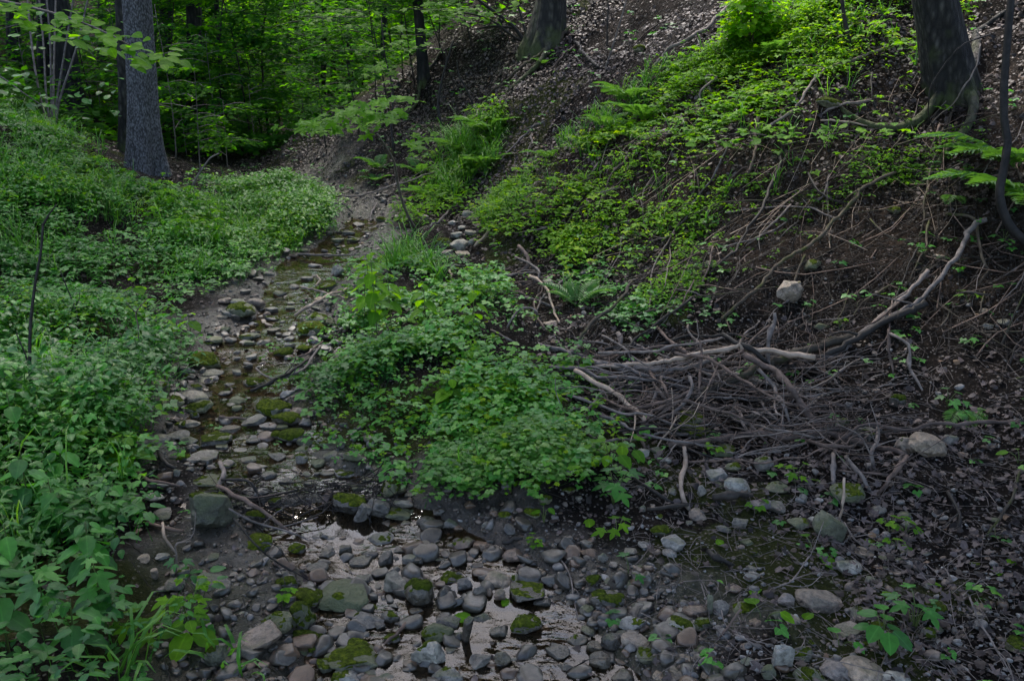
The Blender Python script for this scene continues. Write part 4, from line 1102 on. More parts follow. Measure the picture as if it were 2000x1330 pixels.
GS = 'fallen branches on the right slope'
slope = [
 ([(1751, 339, .10), (1699, 360, .12), (1671, 385, .12), (1632, 430, .12), (1580, 472, .10), (1527, 517, .08), (1475, 566, .06), (1405, 628, .03)], 5.5, 'moss', 'long mossy branch slanting down the earth bank to the pile', .8, 2),
 ([(1527, 300, .08), (1517, 332, .10), (1489, 402, .10), (1450, 462, .08), (1433, 490, .06), (1387, 537, .02)], 5, 'dark', 'dark straight branch propped on the upper earth bank', .6, 1),
 ([(1429, 274, .10), (1405, 325, .10), (1370, 378, .08), (1342, 416, .06), (1305, 470, .06), (1275, 540, .06), (1269, 600, .05), (1276, 650, .03)], 3, 'grey', 'long thin grey branch trailing down the middle of the bank', .6, 2),
 ([(1485, 232, .08), (1475, 290, .08), (1464, 338, .04)], 4, 'brown', 'short upright branch piece among the slope leaves', .8, 0),
 ([(1741, 93, .05), (1685, 112, .06), (1622, 131, .06), (1597, 150, .06), (1569, 189, .07), (1545, 217, .06), (1499, 252, .03)], 4.2, 'grey', 'pale curved branch lying across the upper green slope', .8, 1),
 ([(1930, 70, .5), (1877, 95, .6), (1839, 133, .6), (1818, 175, .5), (1816, 227, .3), (1828, 275, .02)], 2.2, 'dark', 'thin shoot bowed in an arc before the old tree', .7, 0),
 ([(1919, 88, .5), (1895, 150, .4), (1860, 203, .3), (1807, 257, .02)], 2, 'grey', 'straight pale shoot crossing the bowed one', .7, 0),
 ([(1870, 196, .03), (1846, 241, .06), (1835, 276, .06), (1821, 332, .06), (1811, 385, .05), (1798, 460, .02)], 4, 'moss', 'mossy root running straight down below the old tree', .6, 1),
 ([(1580, 336, .10), (1600, 368, .14), (1630, 390, .12), (1662, 396, .03)], 3, 'dark', 'dark branch curved like a hook on the bank', .8, 0),
 ([(1350, 580, .10), (1297, 622, .08), (1245, 661, .06), (1208, 695, .03)], 4, 'dark', 'dark branch reaching down behind the left of the pile', .7, 1),
 ([(1234, 549, .06), (1224, 572, .08), (1196, 598, .08), (1157, 633, .06), (1129, 673, .02)], 4.4, 'moss', 'mossy curved branch at the foot of the slope', 1, 0),
 ([(1206, 652, .05), (1209, 668, .04), (1202, 690, .01)], 6, 'grey', 'short stubby log end at the slope foot', .9, 0),
 ([(1227, 657, .05), (1269, 691, .03)], 4, 'grey', 'short stick right of the stubby log end', .8, 0),
 ([(1126, 86, .04), (1145, 112, .06), (1170, 131, .03)], 5, 'dark', 'short black branch lying on the pale leaf litter', .9, 0),
 ([(1124, 88, .04), (1100, 110, .04), (1074, 138, .02)], 3, 'brown', 'thin stick meeting the short black branch', .7, 0),
 ([(1432, 2, .04), (1405, 31, .05), (1370, 58, .06), (1350, 73, .06), (1304, 101, .05), (1285, 122, .04), (1272, 142, .02)], 5.5, 'grey', 'long pale branch below the bright bush', .8, 1),
 ([(1062, 239, .04), (1031, 259, .05), (979, 313, .02)], 3.2, 'grey', 'thin forked stick on the bare leafy gully', .7, 1),
 ([(1040, 258, .04), (1036, 285, .04), (1022, 320, .02)], 2.4, 'grey', 'short stick below the forked one in the gully', .7, 0),
 ([(1110, 55, .06), (1090, 80, .04), (1050, 110, .05), (1010, 140, .05), (960, 180, .06), (935, 200, .03)], 5, 'moss', 'mossy root snaking down left from the trunk on the ridge', .5, 0),
 ([(650, 386, .10), (713, 381, .16), (783, 357, .20), (862, 334, .08)], 2.6, 'grey', 'long thin pole lying across the dark gully mouth', .7, 2),
 ([(780, 385, .10), (830, 358, .10), (872, 336, .05)], 2.2, 'brown', 'thin stick below the long pole at the gully mouth', .7, 0),
 ([(640, 372, .06), (632, 385, .10), (642, 395, .12), (668, 400, .1), (690, 418, .02)], 3.6, 'grey', 'curled grey branch at the dark stream bend', .7, 1),
 ([(735, 395, .05), (726, 420, .04), (722, 432, .02)], 3, 'grey', 'small pale stick standing at the stream bend', .7, 0),
 ([(951, 451, .05), (940, 468, .05), (925, 484, .02)], 4, 'pale', 'pale stick slanting beside the gully stones', .9, 0),
 ([(884, 405, .03), (860, 428, .04), (842, 442, .02)], 3, 'grey', 'grey stick in the grass under the gully', .8, 0),
 ([(1300, 40, .05), (1260, 66, .04), (1235, 92, .02)], 2.2, 'brown', 'thin stick near the mossy block on the litter', .8, 0),
 ([(1388, 185, .02), (1378, 150, .10), (1400, 150, .10), (1372, 178, .10), (1370, 200, .02)], 3, 'grey', 'little arched branch among the bright slope leaves', .8, 0),
 ([(1345, 312, .03), (1395, 300, .05), (1425, 285, .03)], 3, 'brown', 'brown stick under the maple seedlings of the slope', .8, 0),
 ([(1600, 238, .05), (1650, 240, .06), (1695, 248, .03)], 2.6, 'pale', 'thin pale stick left of the old tree roots', .8, 0),
 ([(1700, 198, .06), (1650, 205, .06), (1600, 225, .03)], 4, 'grey', 'short thick stick left of the old tree', .8, 1),
 ([(1640, 430, .08), (1600, 410, .08), (1560, 402, .04), (1430, 412, .04), (1425, 420, .02)], 2.6, 'grey', 'pale forked twig lying on the crest of the bank', .6, 3),
 ([(1930, 580, .03), (1895, 575, .05), (1870, 578, .02)], 4, 'dark', 'short dark root end poking from the right bank', .8, 0),
 ([(1700, 430, .08), (1740, 465, .08), (1790, 474, .04)], 2.4, 'moss', 'mossy looping root in the middle of the bank', .8, 0),
 ([(1850, 415, .05), (1905, 430, .06), (1918, 500, .08), (1925, 530, .05), (1910, 560, .02)], 5, 'moss', 'mossy hooked root hanging on the right bank', .6, 0),
 ([(1810, 430, .06), (1808, 470, .07), (1790, 520, .06), (1765, 570, .02)], 3.2, 'moss', 'straight mossy root in the right bank', .6, 0),
 ([(1575, 500, .06), (1560, 535, .07), (1545, 570, .06), (1541, 610, .02)], 3.2, 'moss', 'thin root draped over the embedded boulder', .6, 0),
 ([(1150, 640, .04), (1185, 610, .05), (1250, 640, .02)], 2, 'grey', 'bent twig in the herbs at the slope foot', .7, 0),
 ([(1640, 610, .02), (1720, 590, .04), (1800, 545, .06), (1850, 515, .03)], 2, 'brown', 'thin brown shoot across the middle of the bank', .7, 0),
]
for p, rp, c, lb, tp, tw in slope:
    branch(p, rp, c, lb, group=GS, taper=tp, twigs=tw)

GM = 'sticks washed together behind the green bar'
mid = [
 ([(1012, 478, .16), (1028, 496, .12), (1026, 525, .06), (1000, 537, .02)], 5.5, 'brown', 'stout bent branch standing up behind the green bar', .9, 0),
 ([(1010, 502, .10), (1048, 521, .10), (1052, 544, .05)], 3.2, 'grey', 'thin grey stick crossing the stout bent branch', .8, 0),
 ([(940, 553, .03), (1000, 536, .06), (1047, 530, .05)], 3.6, 'grey', 'grey stick lying flat behind the green bar', .7, 2),
 ([(1033, 538, .10), (1063, 563, .09), (1080, 598, .06), (1093, 631, .02)], 4, 'pale', 'pale stick pointing down towards the fern', .8, 0),
 ([(993, 643, .02), (1014, 608, .10), (1038, 601, .13), (1047, 615, .10), (1046, 635, .02)], 3, 'grey', 'slender stick bent in an arch', .8, 0),
 ([(1112, 560, .05), (1066, 552, .08), (1025, 560, .04)], 4, 'brown', 'forked brown stick at the top of the washed up sticks', .7, 2),
 ([(1000, 581, .03), (1052, 587, .05), (1092, 599, .03)], 3.4, 'grey', 'straight grey stick above the arched one', .7, 0),
 ([(850, 518, .03), (880, 519, .04), (905, 518, .02)], 3.6, 'grey', 'short stick lying beside the grass tuft', .8, 0),
 ([(880, 528, .04), (882, 545, .02)], 3.6, 'pale', 'stubby pale stick end by the grass tuft', .8, 0),
 ([(935, 525, .08), (940, 545, .02)], 4, 'pale', 'white snapped stub standing behind the green bar', .8, 0),
 ([(925, 568, .02), (970, 575, .04), (1010, 572, .03), (1040, 590, .02)], 4.4, 'brown', 'brown branch half hidden at the back of the green bar', .8, 0),
 ([(1060, 640, .04), (1045, 600, .06), (1060, 560, .07), (1030, 540, .05)], 3, 'brown', 'reddish stick tangled below the stout branch', .7, 2),
 ([(960, 645, .03), (990, 660, .04), (1015, 672, .02)], 2.6, 'grey', 'thin stick at the right shoulder of the green bar', .7, 0),
 ([(1165, 860, .02), (1120, 830, .03), (1090, 800, .05), (1070, 760, .05)], 3.6, 'grey', 'grey stick lying on the sparse end of the green bar', .7, 1),
]
for p, rp, c, lb, tp, tw in mid:
    branch(p, rp, c, lb, group=GM, taper=tp, twigs=tw)

GB = 'sticks lying by the stream'
strm = [
 ([(430, 902, .05), (434, 928, .05), (424, 951, .03)], 5, 'grey', 'short grey stick joining the curved one above the pool', .8, 0),
 ([(424, 951, .05), (455, 963, .07), (497, 988, .07), (574, 1045, .01)], 5, 'brown', 'long stick dipping into the left side of the pool', .8, 2),
 ([(434, 938, .06), (486, 942, .07), (504, 974, .03)], 3.4, 'dark', 'black hooked stick above the pool', .7, 1),
 ([(451, 993, .10), (504, 1022, .06), (574, 1043, .02), (607, 1058, .01)], 2.6, 'grey', 'thin stick crossing the long one at the pool', .6, 3),
 ([(308, 878, .03), (322, 900, .04), (345, 915, .02)], 5, 'dark', 'gnarled dark stick on the mud by the herbs', .8, 0),
 ([(240, 905, .03), (290, 937, .04), (353, 948, .02)], 4, 'brown', 'brown stick coming out of the left herbs', .8, 0),
 ([(315, 1019, .07), (325, 1050, .05), (344, 1080, .01)], 3.2, 'pale', 'pale reed like stalk leaning near the white stone', .9, 0),
 ([(285, 1020, .02), (330, 1030, .03), (360, 1036, .02)], 4, 'brown', 'short brown stick beside the pale stalk', .8, 0),
 ([(345, 1125, .01), (348, 1090, .10), (345, 1060, .16), (375, 1055, .16)], 2.2, 'grey', 'thin upright forked twig behind the dark rock', .7, 1),
 ([(455, 1010, .20), (500, 1065, .12), (540, 1095, .06), (640, 1150, .02)], 2.4, 'dark', 'thin dark bough sweeping from the upright boulder', .6, 3),
 ([(490, 762, .02), (546, 738, .05), (595, 706, .06), (632, 674, .03)], 3.6, 'dark', 'dark stick slanting into the middle run', .8, 1),
 ([(546, 742, .03), (590, 722, .05), (627, 676, .05)], 3.6, 'grey', 'grey stick lying beside the dark slanting one', .8, 1),
 ([(500, 718, .04), (520, 735, .06), (548, 752, .02)], 2.2, 'grey', 'thin stick crossing the slanting sticks', .8, 0),
 ([(568, 700, .03), (600, 690, .04), (630, 665, .02)], 2.6, 'brown', 'brown twig above the slanting sticks', .8, 0),
 ([(574, 616, .02), (637, 581, .05), (688, 562, .03)], 3.6, 'pale', 'pale forked branch at the upper right water edge', .7, 2),
 ([(575, 497, .02), (630, 499, .04), (704, 498, .03)], 2.6, 'grey', 'long stick lying level across the upper stream', .7, 1),
 ([(590, 560, .02), (630, 570, .04), (675, 583, .03)], 3, 'grey', 'stick slanting below the level one', .7, 1),
 ([(427, 813, .03), (455, 815, .03), (484, 818, .02)], 4, 'brown', 'reddish stick floating across the middle run', .8, 0),
 ([(615, 560, .04), (625, 545, .05), (617, 535, .03)], 2.2, 'pale', 'tiny pale curved stick on the stones', .7, 0),
 ([(1338, 872, .05), (1338, 900, .03), (1331, 935, .03), (1335, 970, .03), (1349, 1000, .01)], 5.2, 'pale', 'curved tan branch hanging down below the pile', .9, 0),
 ([(1629, 888, .06), (1625, 947, .02)], 5.4, 'grey', 'short vertical grey stick under the pile', .9, 0),
 ([(1650, 933, .16), (1648, 975, .10), (1641, 1021, .01)], 3, 'pale', 'upright stick before the square greenish block', .9, 0),
 ([(1653, 890, .06), (1681, 931, .04), (1702, 968, .01)], 4.6, 'grey', 'grey stick slanting down right of the vertical one', .8, 0),
 ([(1772, 889, .08), (1742, 930, .06), (1712, 966, .01)], 4.6, 'brown', 'brown stick slanting down left, meeting the grey one', .9, 0),
 ([(1630, 918, .04), (1720, 924, .05), (1772, 938, .04), (1818, 956, .01)], 3, 'brown', 'thin brown branch running right from under the pile', .6, 1),
 ([(1377, 1075, .02), (1402, 1094, .03), (1430, 1104, .01)], 6.5, 'dark', 'charred black stick on bare soil', .8, 0),
 ([(1993, 920, .04), (1979, 963, .04), (1954, 1012, .04), (1930, 1050, .01)], 3.4, 'moss', 'mossy stick standing at the right edge of the litter', .8, 1),
 ([(1891, 1165, .06), (1909, 1215, .05), (1940, 1250, .04), (1985, 1330, .01)], 2.4, 'grey', 'thin grey stem across the lower right corner', .8, 1),
 ([(1849, 960, .05), (1877, 1005, .04), (1866, 1038, .01)], 4, 'dark', 'forked dark stick lying in the dead leaves', .8, 1),
 ([(1450, 1190, .07), (1425, 1218, .04), (1401, 1247, .01)], 3, 'brown', 'straight stick leaning on the mossy stone', .8, 0),
 ([(1432, 1239, .04), (1465, 1255, .03), (1502, 1275, .01)], 2, 'grey', 'thin twig behind the tall pale stone', .7, 1),
 ([(1510, 1150, .03), (1545, 1135, .04), (1580, 1085, .06)], 2, 'grey', 'forked grey twig above the brown wedge', .7, 3),
 ([(1650, 1020, .05), (1668, 1050, .04), (1710, 1080, .01)], 2.4, 'grey', 'bundle twig right of the upright slab', .7, 4),
 ([(1240, 935, .03), (1290, 965, .04), (1330, 990, .01)], 3.4, 'dark', 'dark stick beside the maple seedling', .8, 1),
 ([(1262, 993, .02), (1300, 990, .03), (1350, 987, .02)], 4.4, 'dark', 'dark rotten stick beside the tan pointed stone', .9, 0),
 ([(1390, 972, .04), (1430, 970, .05), (1470, 968, .02)], 9, 'dark', 'rotten black log piece under the broad stones', .7, 0),
 ([(1080, 1075, .01), (1110, 1120, .03), (1120, 1160, .02), (1128, 1210, .02)], 1.8, 'grey', 'thin root trailing into the near water', .7, 1),
 ([(795, 1215, .02), (770, 1240, .03), (748, 1256, .02)], 4.2, 'brown', 'brown stick between the stones of the near riffle', .7, 0),
 ([(985, 1058, .02), (1018, 1052, .02)], 5, 'dark', 'black soaked stick at the water edge', .9, 0),
]
for p, rp, c, lb, tp, tw in strm:
    branch(p, rp, c, lb, group=GB, taper=tp, twigs=tw, jit=.005)

# the unnamed crowd of the pile: single branches, then a mass of fine twigs
PILEP = [(1100, 700), (1200, 690), (1360, 665), (1480, 640), (1620, 660), (1640, 760), (1700, 860), (1740, 890), (1560, 885), (1330, 885), (1270, 850), (1180, 780)]
r = random.Random(21)
got = 0
while got < 95:
    cx, cy = r.uniform(1100, 1740), r.uniform(640, 890)
    if not inpoly(np.array([cx]), np.array([cy]), PILEP)[0]: continue
    ang = r.gauss(0.10, .36) if r.random() < .66 else r.uniform(-1.5, 1.5)
    ln = r.uniform(50, 210) if abs(ang) < .5 else r.uniform(40, 110)
    bend = r.uniform(-.28, .28) * ln
    dx, dy = math.cos(ang) * ln, math.sin(ang) * ln * .62
    h0 = r.uniform(.0, .09)
    h1 = max(.0, h0 + r.uniform(-.08, .05))
    pts = [(cx - dx, cy - dy, max(.01, h0 - .04)), (cx + bend * .2, cy + bend * .5, (h0 + h1) / 2 + .03), (cx + dx, cy + dy, h1)]
    branch(pts, r.choice([1.8, 2.3, 2.8, 3.4, 4.0, 5.0]), r.choice(['brown', 'grey', 'grey', 'grey', 'dark', 'pale' if r.random() < .35 else 'brown']),
           'bare branch tangled among many others in the heap below the bank', group='tangled branches of the heap', taper=r.uniform(.35, .7), twigs=r.choice([1, 2, 3, 4]), jit=.02)
    got += 1
SCAT = [(1300, 120), (1900, 80), (2050, 400), (2000, 800), (1650, 640), (1300, 640), (1080, 600), (950, 480), (1100, 300)]
got = 0
while got < 75:
    cx, cy = r.uniform(1000, 2000), r.uniform(90, 700)
    if not inpoly(np.array([cx]), np.array([cy]), SCAT)[0]: continue
    ang = r.gauss(2.25, .45)
    ln = r.uniform(22, 85) * (.6 + .5 * cy / 700)
    dx, dy = math.cos(ang) * ln, math.sin(ang) * ln
    b = r.uniform(-.25, .25) * ln
    branch([(cx - dx, cy - dy, .05), (cx + b, cy + b * .4, .07), (cx + dx, cy + dy, .02)], r.choice([1.3, 1.6, 2, 2.6, 3.2]), r.choice(['brown', 'grey', 'dark', 'moss', 'grey']),
           'thin dead branch slipped down the earth bank and the green slope', group='dead branches strewn on the slope', taper=r.uniform(.3, .7), twigs=r.choice([0, 0, 1, 2]))
    got += 1

def twig_mass(name, n, region, lmin, lmax, lift, mat, label, seed, slopey=False, rad=(.0008, .0022)):
    rs = np.random.RandomState(seed)
    B = Bag()
    got = 0
    while got < n:
        m = 4000
        y = 1.5 + (rs.rand(m) ** 1.3) * 10
        x = (rs.rand(m) * 2 - 1) * (.75 * y + .5)
        z = terrain(x, y)
        px, py, _ = project(x, y, z)
        k = np.where(region(px, py, x, y, rs))[0]
        for i in k:
            a = rs.rand() * 6.28 if not slopey else rs.normal(.55, .85)
            Lg = rs.uniform(lmin, lmax)
            d = np.array([math.cos(a), math.sin(a)]) * Lg / 2
            Z = [float(v) for v in terrain(np.array([x[i] - d[0], x[i], x[i] + d[0]]), np.array([y[i] - d[1], y[i], y[i] + d[1]]))]
            l1, l2, l3 = rs.rand(3) * lift
            pts = np.array([[x[i] - d[0], y[i] - d[1], Z[0] + .004 + l1], [x[i] + rs.randn() * Lg * .17, y[i] + rs.randn() * Lg * .17, Z[1] + .006 + l2], [x[i] + d[0], y[i] + d[1], Z[2] + .004 + l3]])
            V, Qd, Tr = tube(resample(pts, 5), np.linspace(rs.uniform(*rad), rad[0] * .8, 5), 3)
            B.add(V, Qd, None)
            got += 1
            if got >= n: break
    ob(name, B.mesh(name, mat), kind='stuff', label=label, cat='twigs')
twig_mass('dark_fine_twigs', 130, lambda px, py, x, y, rs: inpoly(px, py, PILEP), .10, .5, .12, WOOD['dark'], 'dark fine twigs deep in the heap of branches', 11, rad=(.0012, .0035))
twig_mass('fine_twigs', 90, lambda px, py, x, y, rs: inpoly(px, py, PILEP), .12, .5, .13, WOOD['brown'], 'fine twigs filling the heap of branches', 1, rad=(.0012, .0035))
twig_mass('grey_twigs', 1100, lambda px, py, x, y, rs: inpoly(px, py, [(900, 500), (1150, 520), (1300, 640), (2050, 620), (2050, 1340), (1300, 1340), (1180, 900), (1050, 650)]) & (rs.rand(len(x)) < .5), .05, .24, .02, WOOD['grey'], 'thin grey twigs strewn over the soil and leaves', 2)
twig_mass('hanging_rootlets', 1500, lambda px, py, x, y, rs: inpoly(px, py, [(1180, 330), (1950, 150), (2060, 300), (2060, 720), (1650, 620), (1350, 600), (1150, 520)]), .10, .42, .05, WOOD['dark'], 'fine roots and stalks hanging over the earth bank', 3, True, (.0008, .0026))
BANKR = [(1250, 330), (1500, 300), (1950, 200), (2100, 300), (2100, 700), (1650, 610), (1400, 590), (1200, 540)]
twig_mass('hanging_roots', 60, lambda px, py, x, y, rs: inpoly(px, py, BANKR), .25, .85, .06, WOOD['brown'], 'bare roots and dead stems hanging down the earth bank', 7, True, (.0022, .0065))
twig_mass('mossy_hanging_roots', 45, lambda px, py, x, y, rs: inpoly(px, py, BANKR), .25, .8, .06, WOOD['moss'], 'mossy roots hanging down the earth bank', 8, True, (.003, .008))
twig_mass('bleached_stalks', 90, lambda px, py, x, y, rs: inpoly(px, py, [(1150, 300), (1500, 180), (1800, 120), (1900, 400), (1500, 520), (1200, 520)]), .15, .6, .06, WOOD['pale'], 'pale dry stalks lying down the slope', 9, True, (.0012, .003))
twig_mass('dam_twigs', 130, lambda px, py, x, y, rs: inpoly(px, py, [(430, 955), (760, 950), (740, 1000), (480, 1005)]), .10, .4, .04, WOOD['dark'], 'black sodden twigs damming the little pool', 10, rad=(.0015, .005))
twig_mass('stream_twigs', 260, lambda px, py, x, y, rs: (np.minimum(x - wL(y), wR(y) - x) > -.5) & (y < 10), .06, .25, .03, WOOD['dark'], 'dark twigs caught among the stream stones', 4)

# ================================================================== DEAD LEAVES, HERBS, GRASS
def terr_normal(x, y, e=.05):
    gx = (terrain(x + e, y) - terrain(x - e, y)) / (2 * e)
    gy = (terrain(x, y + e) - terrain(x, y - e)) / (2 * e)
    n = np.stack([-gx, -gy, np.ones_like(gx)], 1)
    return n / np.linalg.norm(n, axis=1)[:, None]

def field(n, prob, ymax=13.0, ypow=1.35, seed=1, xs=.78):
    """n world points kept with the probability prob(px, py, x, y)"""
    rs = np.random.RandomState(seed)
    X, Y, got, it = [], [], 0, 0
    while got < n and it < 60:
        it += 1
        m = 60000
        y = 1.3 + (rs.rand(m) ** ypow) * (ymax - 1.3)
        x = (rs.rand(m) * 2 - 1) * (xs * y + .6)
        # even density over the ground
        keep = rs.rand(m) < ((xs * y + .6) / (xs * ymax + .6)) ** 1.0
        x, y = x[keep], y[keep]
        z = terrain(x, y, False)
        px, py, dd = project(x, y, z)
        sc1 = (42 * fbm(x, y, 2.1, 3) + 20 * np.random.RandomState(seed).randn(len(x))) * 4 / np.maximum(dd, 2); sc2 = (36 * fbm(x + 7, y, 2.1, 3) + 15 * np.random.RandomState(seed + 1).randn(len(x))) * 4 / np.maximum(dd, 2)
        px = px + sc1; py = py + sc2
        k = rs.rand(len(x)) < prob(px, py, x, y)
        X.append(x[k]); Y.append(y[k]); got += k.sum()
    x, y = np.concatenate(X)[:n], np.concatenate(Y)[:n]
    return x, y, terrain(x, y), rs

SLOPEP = [(400, 400), (470, 320), (560, 270), (700, 220), (900, 60), (1060, -60), (2200, -60), (2200, 800), (1640, 690), (1350, 655), (1130, 575), (1000, 520), (900, 450), (800, 402), (640, 400)]
FLATP = [(1180, 640), (1400, 650), (1640, 690), (2200, 800), (2200, 1500), (1350, 1500), (1250, 1100), (1080, 1000), (1220, 900), (1160, 800), (1050, 640), (1000, 560), (860, 480), (900, 440)]
BAREP = [(1330, 470), (1500, 400), (1800, 430), (2100, 400), (2100, 720), (1700, 640), (1480, 620), (1400, 560)]
def p_litter(px, py, x, y):
    s_ = inpoly(px, py, SLOPEP)
    f_ = inpoly(px, py, FLATP)
    b_ = inpoly(px, py, BAREP)
    patch = np.clip(.65 + 1.3 * fbm(x, y, 1.1, 3), 0.22, 1)
    near = inpoly(px, py, [(900, 1000), (1500, 1000), (1700, 1330), (1300, 1400), (1100, 1100)])
    return np.where(b_, .05, np.where(s_, .9 * patch, np.where(f_, np.where(near, .08, .42) * patch, .05 * (x > -5))))
x, y, z, rs = field(60000, p_litter, 15.5, 1.0, 2)
nrm = terr_normal(x, y) + rs.randn(len(x), 3) * .33
V, F, v, e = scatter(DEAD, np.stack([x, y, z + rs.rand(len(x)) * .018 + .002], 1), frames(nrm, rs.rand(len(x)) * 6.28),
                     ((.013 + .030 * rs.rand(len(x)) ** 1.6) * (1 + .035 * np.clip(y - 5, 0, 9)))[:, None] * np.stack([np.ones(len(x)), np.ones(len(x)), rs.uniform(-.9, 2.2, len(x))], 1), rs.rand(len(x)) ** 1.5)
ob('leaf_litter', mk_mesh('leaf_litter', V, F, M_DEAD, {'v': v, 'e': e}), kind='stuff', label='brown and grey dead leaves covering the slope and flat', cat='dead leaves')
# crisp oak and maple leaves nearest the camera
x, y, z, rs = field(1200, lambda px, py, x, y: np.where(inpoly(px, py, [(1650, 850), (2200, 800), (2200, 1500), (1800, 1500), (1480, 1080)]), .8, .12 * inpoly(px, py, FLATP) + .01) * (y < 5), 5.2, 1, 8)
nrm = terr_normal(x, y) + rs.randn(len(x), 3) * .38
V, F, v, e = scatter((MAPLE[0] * np.array([.85, .85, -1.6]), MAPLE[1][:, ::-1], MAPLE[2]), np.stack([x, y, z + rs.rand(len(x)) * .022 + .008], 1), frames(nrm, rs.rand(len(x)) * 6.28), rs.uniform(.022, .046, len(x)), .1 + .8 * rs.rand(len(x)))
ob('lobed_dead_leaves', mk_mesh('lobed_dead_leaves', V, F, M_DEAD, {'v': v, 'e': e}), kind='stuff', label='crumpled lobed dead leaves on the near right ground', cat='dead leaves')

# ---- green ground cover: little plants, each a rosette of leaves at its own height
VL = [(-2500, 60), (-300, 120), (0, 215), (120, 262), (200, 330), (300, 372), (430, 385), (560, 370), (645, 400), (650, 450), (600, 478), (520, 505), (420, 560), (370, 600), (345, 650), (325, 720), (300, 790), (300, 850), (262, 900), (262, 1000), (250, 1080), (262, 1150), (285, 1240), (300, 1330), (320, 1900), (-4000, 1900)]
VI = [(640, 650), (680, 590), (690, 530), (760, 500), (860, 508), (950, 560), (1010, 620), (1060, 680), (1110, 740), (1160, 830), (1120, 890), (1060, 930), (960, 950), (890, 920), (800, 900), (740, 850), (690, 800), (620, 770), (600, 730)]
VR = [(955, 500), (940, 440), (1010, 360), (1090, 300), (1150, 230), (1260, 160), (1380, 95), (1500, 40), (1560, -10), (1900, -60), (1840, 90), (1800, 230), (1770, 320), (1640, 330), (1520, 330), (1430, 400), (1330, 440), (1230, 470), (1160, 540), (1120, 560), (1040, 500)]
VG = [(780, 450), (800, 380), (860, 300), (900, 240), (960, 215), (985, 250), (950, 330), (900, 400), (840, 440)]
FLATL_ = [(300, 400), (430, 385), (560, 372), (645, 400), (650, 450), (600, 478), (480, 500), (330, 460)]
VS = [(1100, 470), (1330, 440), (1430, 480), (1400, 560), (1330, 640), (1200, 650), (1130, 560)]
def cover(name, n, prob, tmpl, mat, hrange, size, k, label, seed, ymax=13.5, vlo=0, vhi=1, spread=.5, tiltk=.32, ypow=1.0, stems=False, cluster=0.0):
    x, y, z, rs = field(n, prob, ymax, ypow, seed)
    n = len(x)
    clump = np.clip(.5 + 1.1 * fbm(x, y, 1.7, 3), 0.05, 1.2)
    H = (hrange[0] + (hrange[1] - hrange[0]) * clump * rs.uniform(.5, 1.1, n))
    lean = rs.randn(n, 2) * .05
    S = rs.uniform(size[0], size[1], n) * (1 + .02 * np.clip(y - 4, 0, 9))
    vb = np.clip(vlo + (vhi - vlo) * (.5 + .9 * fbm(x + 20, y, .9, 2) + .25 * rs.randn(n)), 0, 1)
    rep = np.repeat(np.arange(n), k)
    j = np.tile(np.arange(k), n)
    m = len(rep)
    keep = rs.rand(m) < .86
    rep, j = rep[keep], j[keep]; m = len(rep)
    yaw = rs.rand(n)[rep] * 6.28 + j * 2.4 + rs.randn(m) * .3
    tier = j / max(1, k)
    off = S[rep] * spread * rs.uniform(.15, 1.0, m)
    hx, hy = np.sin(yaw), np.cos(yaw)
    pos = np.stack([x[rep] + lean[rep, 0] + hx * off, y[rep] + lean[rep, 1] + hy * off, z[rep] + H[rep] * (1 - .55 * tier * rs.rand(m)) + .004], 1)
    nz = np.stack([-hx * .0 + rs.randn(m) * tiltk * .6 + hx * .22, -hy * .0 + rs.randn(m) * tiltk * .6 + hy * .22, np.ones(m)], 1)
    sc_ = S[rep] * (1 - .35 * tier) * rs.uniform(.75, 1.15, m)
    V, F, v, e = scatter(tmpl, pos, frames(nz, yaw), sc_, np.clip(vb[rep] + .16 * rs.randn(m), 0, 1))
    if stems:
        st = np.array([(-.0015, 0, 0), (.0015, 0, 0), (0, 0, 1)], float)
        SV = np.stack([x[:, None] + st[None, :, 0] * 1.2 + st[None, :, 2] * lean[:, :1], y[:, None] + st[None, :, 2] * lean[:, 1:], z[:, None] + st[None, :, 2] * H[:, None]], -1)
        SF = np.array([[0, 1, 2]])[None] + (np.arange(n) * 3)[:, None, None]
        F = np.vstack([F, SF.reshape(-1, 3) + len(V)])
        V = np.vstack([V, SV.reshape(-1, 3)]); v = np.r_[v, np.full(n * 3, .2)]; e = np.r_[e, np.full(n * 3, .6)]
    ob(name, mk_mesh(name, V, F, mat, {'v': v, 'e': e}), kind='stuff', label=label, cat='ground cover')
def P_(poly): return lambda px, py: inpoly(px, py, poly)
gap = lambda x, y, a=.55, f=2.2: np.clip(a + 1.4 * fbm(x + 4, y + 2, f, 3), .03, 1)
def soft(px, py, P, w):
    d_, _ = segdist(px, py * 1.35, [(a, b * 1.35) for a, b in P], True)
    return np.clip(.5 + np.where(inpoly(px, py, P), d_, -d_) / w, 0, 1) ** 1.6
def pl(px, py, x, y): return soft(px, py, VL, 26) * gap(x, y, .55)
def pln(px, py, x, y): return soft(px, py, VL, 110) * (y < 4.6) * gap(x, y, .72)
def pi_(px, py, x, y): return soft(px, py, VI, 60 + 210 * sstep(600, 820, py)) * np.clip(.40 + 1.7 * fbm(x + 14, y + 12, 4.2, 3), .04, 1)
cover('bank_herbs', 10500, pl, LEAF6, G_DARK, (.02, .20), (.024, .046), 6, 'low dark green herbs carpeting the left bank', 11, vlo=0, vhi=.95, stems=True)
cover('bright_bank_herbs', 1500, lambda px, py, x, y: pl(px, py, x, y) * np.clip(4 * fbm(x + 31, y + 8, 1.1, 2) - .4, 0, 1), LEAF6, G_MID, (.04, .22), (.028, .052), 6, 'yellow green herbs in patches on the left bank', 27, vlo=.1, vhi=.8)
cover('trefoil_herbs', 4600, pl, TRI4, G_DARK, (.03, .18), (.035, .07), 3, 'three lobed herb leaves mixed into the left bank carpet', 12, vlo=.15, vhi=.95)
